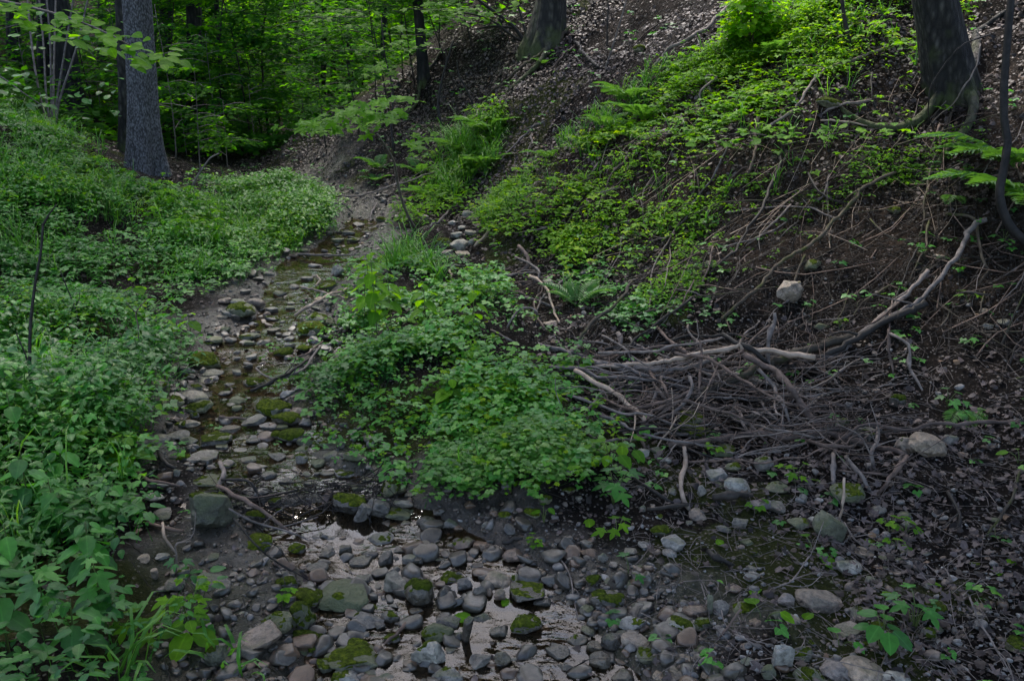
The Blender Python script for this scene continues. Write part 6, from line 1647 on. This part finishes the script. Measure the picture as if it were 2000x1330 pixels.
b0 = at(1530, 300); D0 = dist_of(b0)
root = ob('maple_sapling', None, label='low maple sapling with a long flat row of leaves on the dark slope', cat='sapling', loc=tuple(b0))
stem_part(root, [tuple(at(px, py, lf) - b0) for px, py, lf in [(1530, 310, 0), (1528, 285, .12), (1500, 266, .22), (1440, 262, .24), (1360, 268, .22)]], .006, .003, WOOD['dark'])
stem_part(root, [tuple(at(px, py, lf) - b0) for px, py, lf in [(1528, 285, .12), (1580, 272, .20), (1650, 258, .22), (1735, 250, .22)]], .005, .002, WOOD['dark'], 'twig')
rs = np.random.RandomState(12)
for k in range(64):
    px = rs.uniform(1345, 1770); py = 272 - (px - 1345) * .045 + rs.randn() * 9
    leaf(root, 'maple' if rs.rand() < .6 else 'ovate', G_MID if rs.rand() < .5 else G_BRIGHT, tuple(at(px, py, .20 + rs.rand() * .06) - b0), rs.rand() * 6.28, rs.uniform(.05, .085), (rs.randn() * .2, -.15 + rs.randn() * .2))

# hazel bough hanging in from the left
def bough(label, gx, gy, line, D, leaves, size, seed, mat=G_BRIGHT, hang=(4, 42), vset=None):
    z = gz(gx, gy)
    root = ob('hazel_tree', None, label=label, cat='tree', loc=(gx, gy, z))
    b = Vector((gx, gy, z))
    f = atdepth(line[0][0], line[0][1], D) - b
    stem_part(root, [(0, 0, -.05), (f.x * .1, f.y * .1, f.z * .45), (f.x * .35, f.y * .4, f.z * .92), tuple(f)], .035, .014, WOOD['grey'], 'trunk', 16)
    pts = [atdepth(px, py, D + .05 * k) - b for k, (px, py) in enumerate(line)]
    stem_part(root, [tuple(p) for p in pts], .012, .003, WOOD['grey'], 'bough', 20)
    C = resample([tuple(p) for p in pts], 60)
    rs = np.random.RandomState(seed)
    for k in range(leaves):
        t = rs.rand()
        c = C[int(t * 59)]
        off = np.array([rs.randn() * .07, rs.randn() * .22, -rs.uniform(hang[0], hang[1]) * D / KPX * (1.0 - .75 * t) + .02])
        leaf(root, 'ovate', mat, c + off, rs.uniform(.3, 2.9), size * rs.uniform(.7, 1.2), (rs.randn() * .3, -.35 + rs.randn() * .3), vset)
    return root
bough('hazel with a bright leafy bough reaching across the top left', -4.7, 5.6, [(-260, -60), (-60, -10), (30, 8), (130, 34), (210, 66), (265, 96), (318, 128)], 5.4, 170, .085, 1, hang=(0, 75))
bough('hazel with drooping blue green sprays at the left edge', -5.6, 7.0, [(-220, 90), (-60, 125), (0, 150), (40, 178), (90, 212)], 7.4, 60, .085, 2, G_DARK, (0, 50))
root = ob('hazel_shrub', None, label='grey many stemmed hazel before the dark left trunks', cat='shrub', loc=tuple(at(103, 245)))
b = Vector(root.location); Dh = dist_of(b)
for px1, px2, px3 in [(78, 62, 50), (90, 85, 72), (104, 106, 110), (112, 128, 150), (100, 98, 88), (118, 150, 180)]:
    stem_part(root, [tuple(atdepth(103 + (px1 - 103) * .3, 246, Dh) - b), tuple(atdepth(px1, 190, Dh) - b), tuple(atdepth(px2, 90, Dh) - b), tuple(atdepth(px3, -40, Dh) - b)], .016, .009, WOOD['grey'], 'stem', 12)
rs = np.random.RandomState(5)
for k in range(70):
    leaf(root, 'ovate', G_DARK, tuple(atdepth(rs.uniform(0, 250), rs.uniform(20, 235), Dh + rs.randn() * .3) - b), rs.rand() * 6.28, rs.uniform(.06, .1), (rs.randn() * .3, -.3 + rs.randn() * .3))

# standing stems and shoots
def shoot(label, pts, r0, r1, col, name='dead_stem', cat='stem', sides=(), dd=0):
    b = at(pts[0][0], pts[0][1]); D = dist_of(b)
    root = ob(name, None, label=label, cat=cat, loc=tuple(b))
    P = [tuple(atdepth(px, py, D + dd * k) - b) for k, (px, py) in enumerate(pts)]
    P[0] = (P[0][0], P[0][1], P[0][2] - .03)
    stem_part(root, P, r0 * D / KPX, r1 * D / KPX, WOOD[col], 'stem', 22)
    for s_ in sides:
        stem_part(root, [tuple(atdepth(px, py, D) - b) for px, py in s_], r1 * 1.1 * D / KPX, r1 * .6 * D / KPX, WOOD[col], 'twig', 10)
    return root
shoot('tall bare dark stem rising out of the left herbs', [(80, 824), (63, 762), (58, 710), (60, 626), (70, 545), (80, 490), (84, 437)], 4.0, 2.2, 'dark', sides=[[(60, 745), (52, 700), (32, 652)], [(84, 440), (95, 420), (110, 400)], [(62, 770), (58, 810), (38, 850)]])
shoot('bare curved stem at the left edge of the herbs', [(56, 900), (40, 850), (10, 800), (-10, 770)], 3, 1.8, 'dark')
shoot('thin forked bare stem in the middle of the left herbs', [(150, 665), (152, 625), (146, 600), (130, 560), (118, 530)], 1.8, 1.0, 'dark', sides=[[(150, 640), (140, 655), (138, 668)], [(147, 600), (154, 585), (156, 570)]])
shoot('thin bare stem between the herbs and the mossy boulder', [(250, 710), (268, 675), (270, 640), (266, 610), (290, 580)], 1.6, 1.0, 'brown', sides=[[(267, 612), (255, 600), (246, 590)]])
shoot('slim dark young tree curving up at the right edge', [(2060, 540), (2010, 480), (1972, 440), (1953, 385), (1960, 330), (1968, 280), (1961, 227), (1962, 150), (1975, 0), (1985, -120)], 10, 7, 'dark', 'young_tree', 'tree')
shoot('short dark stem standing alone among bright slope leaves', [(1664, 102), (1654, 60), (1647, 20), (1640, -40)], 5, 3.5, 'dark')
shoot('twisted dark stem on the shaded litter slope', [(864, 250), (856, 215), (857, 190), (866, 145), (885, 80)], 3.4, 1.8, 'dark', sides=[[(866, 145), (872, 120), (870, 100)]])
shoot('thin dark stem right of the twisted one', [(927, 207), (910, 172), (897, 150), (892, 118)], 2, 1.2, 'dark')
shoot('thin upright twig on the pale litter', [(1186, 92), (1186, 50), (1188, 10), (1184, -20)], 1.6, 1.2, 'dark')
shoot('pale leaning shoot on the pale litter', [(1178, 140), (1200, 80), (1218, 20), (1228, -20)], 1.8, 1.2, 'grey')
shoot('pale bent sapling stem beside the dark stream bend', [(365, 378), (385, 345), (402, 320), (412, 308), (428, 300)], 2.2, 1.5, 'grey')
r_ = shoot('many branched bush beside the trunk on the ridge', [(1030, 85), (1005, 55), (975, 30), (940, 5), (915, -20)], 4, 2.5, 'dark', 'bush', 'bush', sides=[[(1028, 85), (1000, 70), (960, 40), (930, 30), (900, 25)], [(1032, 84), (1020, 40), (1010, 5), (1005, -20)], [(1005, 55), (960, 52), (930, 58)]])
rs = np.random.RandomState(15)
bb = Vector(r_.location); Db = dist_of(bb)
for k in range(70):
    leaf(r_, 'ovate', G_BRIGHT, tuple(atdepth(rs.uniform(860, 1030), rs.uniform(-10, 60) - rs.rand() * 10, Db + rs.randn() * .3) - bb), rs.rand() * 6.28, rs.uniform(.07, .11), (rs.randn() * .3, -.3 + rs.randn() * .3))

# the bright bush at the top of the slope
b = at(1470, 92)
root = ob('bush', None, label='round bright yellow green bush at the top of the slope', cat='bush', loc=tuple(b))
rs = np.random.RandomState(44)
Db = dist_of(b)
Wb = 70 * Db / KPX
for k in range(26):
    a = rs.rand() * 6.28; r1 = rs.rand() ** .6
    t = (math.cos(a) * r1 * Wb * .95, math.sin(a) * r1 * Wb * .8, rs.uniform(.75, 1.15) * Wb * 1.35 * (1 - .35 * r1 * r1))
    stem_part(root, [(t[0] * .25, t[1] * .25, -.03), (t[0] * .6, t[1] * .6, t[2] * .5), t], .004, .002, WOOD['brown'], 'stem', 6)
n = 850
a = rs.rand(n) * 6.28; ph = rs.rand(n) ** .8 * 1.5; rr_ = .50 + .55 * rs.rand(n) + .75 * vnoise3(np.stack([np.cos(a) * 2.2, np.sin(a) * 2.2, ph * 2.2], 1) + 9)
pos = np.stack([np.cos(a) * np.sin(ph) * rr_ * Wb * 1.05, np.sin(a) * np.sin(ph) * rr_ * Wb * .9, np.cos(ph) * rr_ * Wb * 1.35 + .07], 1)
nz = np.stack([np.cos(a) * .3 + rs.randn(n) * .3, np.sin(a) * .3 + rs.randn(n) * .3, np.ones(n)], 1)
V, F, v, e = scatter(LEAFB, pos, frames(nz, math.pi / 2 - a + rs.randn(n) * .6), rs.uniform(.045, .075, n), np.clip(.88 + .15 * rs.randn(n), 0, 1))
ob('foliage', mk_mesh('foliage', V, F, G_BRIGHT, {'v': v, 'e': e}), parent=root)

# ferns
def frond_mesh(seed, n=17):
    rs = np.random.RandomState(seed)
    pos, yaw, sc_, nz = [], [], [], []
    B = Bag()
    arc = lambda t: np.array([0.03 * math.sin(3 * t + seed), t * .92, .42 * t - .52 * t * t])
    V, Q, T = tube(np.array([arc(t) for t in np.linspace(0, 1, 9)]), np.linspace(.007, .002, 9), 4)
    B.add(V, Q, T, v=.7, e=.2)
    for i in range(n):
        t = .16 + .84 * i / n
        L_ = .24 * math.sin(math.pi * (t * .82 + .14)) ** 1.1 + .02
        for s in (-1, 1):
            pos.append(arc(t)); yaw.append(s * (1.15 - .35 * t)); sc_.append(L_ * rs.uniform(.9, 1.1)); nz.append([rs.randn() * .08, .35 * (t - .4), 1])
    pos, yaw, sc_, nz = map(np.array, (pos, yaw, sc_, nz))
    m = len(pos)
    s3 = np.stack([np.full(m, .068), sc_, sc_ * 1.2], 1)
    V, F, v, e = scatter(LEAF6, pos, frames(nz, yaw), s3, .35 + .5 * rs.rand(m))
    B.add(V, None, F, v=v, e=e)
    return B.mesh('frond', G_FERN)
FR = [frond_mesh(i) for i in range(4)]
def fern(px, py, size, nf, label, seed, dirn=None, spreadang=6.28, up=.5, group=None):
    b = at(px, py)
    root = ob('fern', None, label=label, cat='fern', loc=tuple(b), group=group)
    rs = random.Random(seed)
    for k in range(nf):
        a = (dirn if dirn is not None else 0) + (k / nf - .5) * spreadang + rs.uniform(-.2, .2)
        o = ob('frond', FR[rs.randrange(4)], parent=root)
        s = size * rs.uniform(.75, 1.1)
        o.matrix_local = Matrix.Rotation(-a, 4, 'Z') @ Matrix.Rotation(up * rs.uniform(.6, 1.2), 4, 'X') @ Matrix.Scale(s, 4)
fern(955, 262, .50, 7, 'large pale fern at the top of the gully strip', 1, math.pi, 4.5)
fern(900, 300, .42, 6, 'fern in the grass below the large pale one', 2, -1.6, 4)
fern(945, 330, .38, 6, 'fern draping over the lower gully strip', 3, math.pi, 4)
fern(822, 342, .36, 6, 'fern at the left edge of the gully strip', 4, -1.6, 5)
fern(832, 385, .34, 5, 'small fern above the gully foot', 5, -1.6, 4)
fern(740, 332, .36, 6, 'pale fern on the dark litter left of the maple stem', 6)
fern(735, 355, .26, 5, 'small fern below the pale one on dark litter', 7)
fern(1125, 600, .30, 6, 'bright fern at the foot of the slope behind the bar', 8, .6, 4.5, .6)
fern(1230, 205, .46, 8, 'bright fern at the left border of the sunny herbs', 9, math.pi, 4.5)
fern(1258, 238, .40, 7, 'bright fern below the first one on the herb border', 10, math.pi, 4)
fern(1180, 252, .30, 6, 'upright pale fern tuft on the slope border', 11)
fern(1072, 312, .30, 6, 'pale fern beside the bare gully', 12, math.pi, 4)
fern(1510, 122, .34, 6, 'fern on litter below the bright bush', 13, math.pi, 4)
fern(1062, 128, .22, 5, 'tiny pale fern on the open litter slope', 14)
fern(1985, 330, .62, 6, 'dark green fern arching behind the slim young tree', 15, -1.9, 2.6, .35)
fern(2010, 400, .60, 5, 'blue green fern at the right edge below the arching one', 16, -1.7, 2.0, .3)
fern(1878, 800, .24, 5, 'small dark fern hanging over the winding branch', 17, math.pi, 3, -.1)
fern(1865, 385, .20, 4, 'tiny fern tuft under the old trunk', 18, math.pi, 3, 0)

# nettles and other tall herbs
def herb(px, py, h, pairs, size, label, seed, kind='nettle', mat=G_DARK, group=None, name='nettle', whorl=2, lean=0., cat='plant', vi=None):
    b = at(px, py)
    root = ob(name, None, label=label, cat=cat, loc=tuple(b), group=group)
    rs = random.Random(seed)
    lx, ly = lean + rs.uniform(-.06, .06), rs.uniform(-.06, .06)
    stem_part(root, [(0, 0, -.02), (lx * h * .4, ly * h * .4, h * .5), (lx * h, ly * h, h)], .0035, .0018, M_STEM, 'stem', 7)
    a = rs.random() * 6.28
    for k in range(pairs):
        t = .25 + .75 * (k + 1) / pairs
        a += 1.571 if whorl == 2 else .7
        s = size * (1.15 - .55 * abs(t - .55)) * (1 if t < .95 else .6)
        for w in range(whorl):
            aa = a + w * 6.283 / whorl + rs.uniform(-.2, .2)
            hx, hy = math.sin(aa), math.cos(aa)
            dr = rs.uniform(.15, .55)
            leaf(root, kind, mat, (lx * h * t + hx * .012, ly * h * t + hy * .012, h * t), aa, s, (hx * dr, hy * dr), vi)
herb(738, 668, .50, 7, .10, 'tallest nettle on the left shoulder of the green bar', 1, mat=G_MID)
herb(712, 640, .36, 5, .09, 'nettle left of the tallest one on the bar', 2, mat=G_MID)
herb(765, 650, .34, 5, .085, 'nettle right of the tallest one on the bar', 3, mat=G_MID)
herb(832, 640, .26, 4, .09, 'short nettle in the middle of the green bar', 4, mat=G_MID)
herb(925, 665, .34, 4, .08, 'nettle standing alone right of the bar middle', 5, mat=G_MID)
herb(880, 790, .13, 2, .10, 'broad pale seedling in the front of the green bar', 6, 'ovate', G_MID, name='seedling', whorl=4)
herb(720, 560, .22, 4, .08, 'young nettle at the back left of the bar', 7, mat=G_MID)
herb(250, 925, .16, 2, .11, 'whorled light green herb at the edge of the left bank', 8, 'ovate', G_MID, name='seedling', whorl=4)
herb(232, 1020, .16, 2, .10, 'whorled herb below the light green one', 9, 'ovate', G_DARK, name='seedling', whorl=4)
herb(372, 650, .12, 2, .09, 'yellow green seedling on the mud above the mossy boulder', 10, 'ovate', G_BRIGHT, name='seedling', whorl=2)
herb(268, 590, .16, 2, .09, 'bright seedling poking from the upper left herbs', 11, 'ovate', G_BRIGHT, name='seedling', whorl=3)
herb(375, 1265, .10, 2, .085, 'light green seedling by the near grass tuft', 12, 'ovate', G_MID, name='seedling', whorl=4)
for i, (px, py) in enumerate([(300, 455), (322, 430), (345, 440), (368, 470), (392, 450), (415, 462), (440, 452), (355, 490), (330, 420), (402, 480), (430, 490), (380, 430)]):
    herb(px, py, .26 + .05 * (i % 3), 4, .085, 'tall bright herb in front of the grey spruce, ' + ['leftmost of the clump', 'second from the left', 'third from the left', 'low in the middle', 'just right of the middle', 'right of the middle', 'rightmost at the back', 'lowest one left', 'highest at the back', 'lowest one right', 'rightmost at the front', 'behind the middle ones'][i], 30 + i, 'maple', G_BRIGHT, 'tall bright herbs below the spruce', 'tall_herb', 3)
for i, (px, py) in enumerate([(30, 1130), (120, 1060), (60, 1010), (180, 1130), (90, 1220), (20, 1280), (150, 1290), (210, 1230), (40, 900), (130, 960)]):
    herb(px, py, .20 + .05 * (i % 3), 4, .082, 'broad leaved herb in the near left carpet, ' + ['close to the picture edge', 'left of the upright boulder', 'below the bare curved stem', 'beside the leaf topped rock', 'low left of centre', 'in the very corner', 'left of the near grass tuft', 'beside the pale lobed leaves', 'at the foot of the curved stem', 'below the tall bare stem'][i], 50 + i, ['nettle', 'maple', 'ovate'][i % 3], G_DARK, 'broad leaved herbs in the near left corner', 'tall_herb', 2 + i % 2)

def seedling(px, py, h, n, size, label, seed, kind='maple', mat=G_MID, group=None):
    b = at(px, py)
    root = ob('seedling', None, label=label, cat='seedling', loc=tuple(b), group=group)
    rs = random.Random(seed)
    for k in range(n):
        a = k * 2.4 + rs.uniform(-.4, .4)
        r1 = size * rs.uniform(.25, 1.1)
        p = (math.sin(a) * r1, math.cos(a) * r1, h * rs.uniform(.5, 1.1))
        stem_part(root, [(0, 0, -.01), (p[0] * .4, p[1] * .4, p[2] * .7), p], .0018, .0012, M_STEM, 'stalk', 5)
        leaf(root, kind, mat, p, a, size * rs.uniform(.7, 1.1), (math.sin(a) * .25, math.cos(a) * .25 - .1))
for i, (px, py, h, n, s_, k_, lb) in enumerate([
    (1198, 985, .14, 7, .085, 'maple', 'maple seedling with blue green lobed leaves right of the bar'), (1190, 925, .14, 6, .075, 'ovate', 'pale green seedling above the maple seedling'), (1212, 905, .12, 5, .07, 'ovate', 'yellowish seedling behind the maple seedling'),
    (1033, 965, .06, 4, .05, 'tri', 'round leaved seedling on the mossy bank front'), (1062, 1022, .08, 3, .045, 'ovate', 'three leaved seedling growing over the gravel'), (1205, 1052, .07, 5, .055, 'maple', 'small maple seedling on the gravel'),
    (1228, 1130, .08, 2, .05, 'maple', 'single dark green maple seedling near the water'), (1040, 1078, .06, 7, .03, 'tri', 'small bright sprig on a wet stone'), (1490, 1222, .07, 2, .065, 'ovate', 'two leaved plant with ribbed drooping leaves'),
    (1720, 1272, .12, 9, .07, 'ovate', 'cluster of toothed blue green leaves at the lower right'), (1785, 1235, .14, 7, .06, 'maple', 'upright lobed herb behind the blue green cluster'), (1640, 1268, .05, 2, .05, 'ovate', 'little leaf pair left of the blue green cluster'),
    (1590, 1092, .05, 2, .07, 'ovate', 'narrow leaf pair on the twig over bare soil'), (1475, 1002, .05, 5, .04, 'tri', 'light green herb in front of the rotten log piece'), (1552, 945, .08, 6, .05, 'maple', 'green herb beneath the branches near the block'),
    (1740, 1042, .05, 4, .045, 'tri', 'feathery seedling among the dead leaves'), (1768, 1042, .05, 4, .045, 'tri', 'second feathery seedling right of the first'), (1752, 1072, .04, 3, .045, 'tri', 'third feathery seedling below the other two'),
    (1850, 795, .08, 5, .06, 'maple', 'pale green maple seedling beside the small dark fern'), (1390, 890, .06, 6, .045, 'tri', 'bright herb beside the lower branches'), (1158, 758, .10, 5, .075, 'maple', 'lobed plant at the left end of the branches'),
    (1118, 735, .12, 5, .07, 'ovate', 'leafy plant where the green bar meets the branches'), (370, 1230, .14, 10, .06, 'maple', 'yellow green lobed herb on the black mud'), (390, 1180, .10, 5, .05, 'tri', 'thin herb behind the yellow green one'),
    (262, 1260, .10, 8, .06, 'maple', 'pale lobed leaves at the lower edge of the herbs'), (555, 1185, .05, 5, .04, 'tri', 'little herb above the olive domed rock'), (1420, 632, .06, 5, .05, 'maple', 'blue green seedling at the foot of the long mossy branch'),
    (1350, 470, .10, 7, .06, 'ovate', 'bright sprig sticking out of the brown bank'), (1385, 490, .05, 3, .06, 'maple', 'single blue green leaf cluster on the brown bank'), (1385, 455, .10, 8, .05, 'tri', 'blue green feathery sprig above the brown bank'),
    (1240, 480, .16, 9, .06, 'ovate', 'leafy sprig in the middle of the slope edge'), (1230, 540, .14, 8, .055, 'tri', 'green herb clump below the leafy sprig'), (1640, 640, .05, 4, .04, 'tri', 'small sprig beside the buried olive stone'),
    (1960, 475, .08, 4, .05, 'maple', 'blue green sprig near the right edge of the bank'), (1890, 590, .05, 3, .05, 'maple', 'lone seedling low on the right bank'), (1898, 680, .06, 5, .05, 'maple', 'pair of blue green sprigs on the lower right bank'),
    (1990, 905, .05, 3, .05, 'ovate', 'three leaved seedling at the right picture edge')]):
    seedling(px, py, h, n, s_, lb, 200 + i, k_, G_DARK if 'blue' in lb or 'dark' in lb else G_MID)

def tuft(px, py, n, hgt, label, seed, w=1.0, group=None):
    b = at(px, py)
    rs = np.random.RandomState(seed)
    m = n
    S = rs.uniform(hgt * .5, hgt, m)
    nz = np.stack([rs.randn(m) * .3, rs.randn(m) * .3, np.ones(m)], 1)
    pos = rs.randn(m, 3) * np.array([.025, .025, 0]) + np.array([0, 0, -.01])
    V, F, v, e = scatter(BLADE, pos, frames(nz, rs.rand(m) * 6.28), np.stack([np.full(m, .20 * w), S * .9, S * 2], 1), rs.uniform(.3, 1, m))
    ob('grass_tuft', mk_mesh('grass_tuft', V, F, G_GRASS, {'v': v, 'e': e}), label=label, cat='grass tuft', loc=tuple(b), group=group)
for a_ in [(432, 1290, 10, .17, 'broad bladed grass tuft at the near left stream bank', 1, 1.6), (455, 1325, 9, .15, 'grass tuft cut by the bottom edge', 2, 1.5), (800, 505, 70, .34, 'pale feathery grass tuft behind the green bar', 3, 1.0), (770, 520, 50, .30, 'grass tuft left of the pale feathery one', 4, 1.0),
           (835, 530, 50, .26, 'grass tuft right of the pale feathery one', 5, 1.0), (860, 550, 24, .2, 'small dark grass tuft at the back of the bar', 6, 1.2), (388, 545, 22, .22, 'thin grass tuft at the edge of the upper left herbs', 7, 1.0), (925, 925, 24, .15, 'grass tuft hanging over the front of the bar', 8, 1.0),
           (1110, 585, 30, .2, 'grass tuft beside the bright fern', 9, 1.0), (230, 1320, 18, .25, 'grass tuft in the lower left herbs', 10, 1.4), (900, 305, 90, .4, 'long soft grass tuft in the gully strip', 11, 1.0)]:
    tuft(*a_)
# fresh fallen green leaves on stones and soil
for i, (px, py, s_) in enumerate([(1152, 1030, .06), (920, 1210, .06), (996, 1170, .05), (1582, 935, .05), (1465, 1160, .05), (1410, 1065, .04), (1985, 1098, .04), (1945, 1110, .05), (1808, 1137, .05), (1570, 1210, .05), (1745, 1170, .045)]):
    b = at(px, py, .012, True)
    o = ob('fallen_leaf', leaf_me('ovate', G_BRIGHT, 2), label='pale green fallen leaf ' + ['below the maple seedling', 'on the riffle below the moss darkened stone', 'beside the long dark flat stone', 'under the front branches of the pile', 'above the thin forked twig', 'beside the charred stick', 'at the right picture edge', 'among dead leaves near the right edge', 'right of the dark oblong stone', 'below the tall forked twig', 'above the dark oblong stone'][i], cat='leaf', group='fresh leaves fallen on the ground')
    o.location = b; o.scale = (s_,) * 3; o.rotation_euler = (.2, -.2, i * 1.3)

_ids = {}
# ---- say of every look-alike which one it is, by the nearest thing that has a name of its own
SHORT = ['leaf topped rock', 'moss hump', 'upright boulder', 'near grass tuft', 'largest boulder', 'pyramid stone', 'tan cobble', 'pool outlet wedge']
def landmark(lb):
    w = lb.split()
    for stop in ('lying', 'beside', 'with', 'on', 'at', 'of', 'in', 'leaning', 'standing', 'below', 'above', 'touching', 'between', 'behind', 'among', 'under', 'right', 'left', 'across', 'cut', 'half', 'embedded', 'far', 'high', 'tilted', 'wedged', 'peeping', 'directly', 'covered', 'darkened', 'from', 'down', 'running', 'sweeping', 'slanting', 'parallel', 'sticking', 'bent', 'hanging', 'before', 'a', 'just', 'rooted', 'trailing', 'propped', 'crossing', 'reaching', 'inside', 'arching', 'low', 'to', 'low,', 'joining', 'dipping', 'poking', 'draped', 'snaking', 'meeting', 'curved'):
        if stop in w[2:]:
            w = w[:2 + w[2:].index(stop)]
    return ' '.join(w[:5])
_lm = {}
for m in MARKS + TMARKS + BMARKS:
    _lm.setdefault(landmark(m[2]), []).append(m)
def relabel(items, marks, tail=''):
    marks = [m for m in marks if len(_lm[landmark(m[2])]) == 1]
    near_ = lambda q_: min(math.hypot(m_[0] - q_[1], (m_[1] - q_[2]) * 1.3) for m_ in marks)
    seen = {}
    for o, px, py, w, bs in sorted(items, key=near_):
        m = min(marks, key=lambda q: math.hypot(q[0] - px, (q[1] - py) * 1.3))
        dx, dy = px - m[0], py - m[1]
        if abs(dx) > 2.2 * abs(dy): d = 'right of' if dx > 0 else 'left of'
        elif abs(dy) > 2.2 * abs(dx): d = 'below' if dy > 0 else 'above'
        else: d = ('below' if dy > 0 else 'above') + ' and ' + ('right of' if dx > 0 else 'left of')
        near = math.hypot(dx, dy)
        o['label'] = ' '.join((('small ' if w < 22 else 'large ' if w > 46 else '') + bs + ' ' + ('just ' if near < 45 else 'well ' if near > 110 else '') + d + ' the ' + landmark(m[2])).split()[:14])
        k_ = seen[o['label']] = seen.get(o['label'], 0) + 1
        if k_ > 1:
            far = sorted(marks, key=lambda q: math.hypot(q[0] - px, (q[1] - py) * 1.3))
            names = []
            for q in far:
                if landmark(q[2]) not in names: names.append(landmark(q[2]))
            for nm in names[1:9]:
                t_ = ' '.join((o['label'] + ' towards the ' + nm).split()[:16])
                if t_ not in seen:
                    o['label'] = t_; seen[t_] = 1
                    break
relabel([q for q in PENDING if q[0].name.startswith('stone')], MARKS)
relabel([q for q in PENDING if q[0].name.startswith('sapling')], TMARKS)
relabel(PENDB, BMARKS)
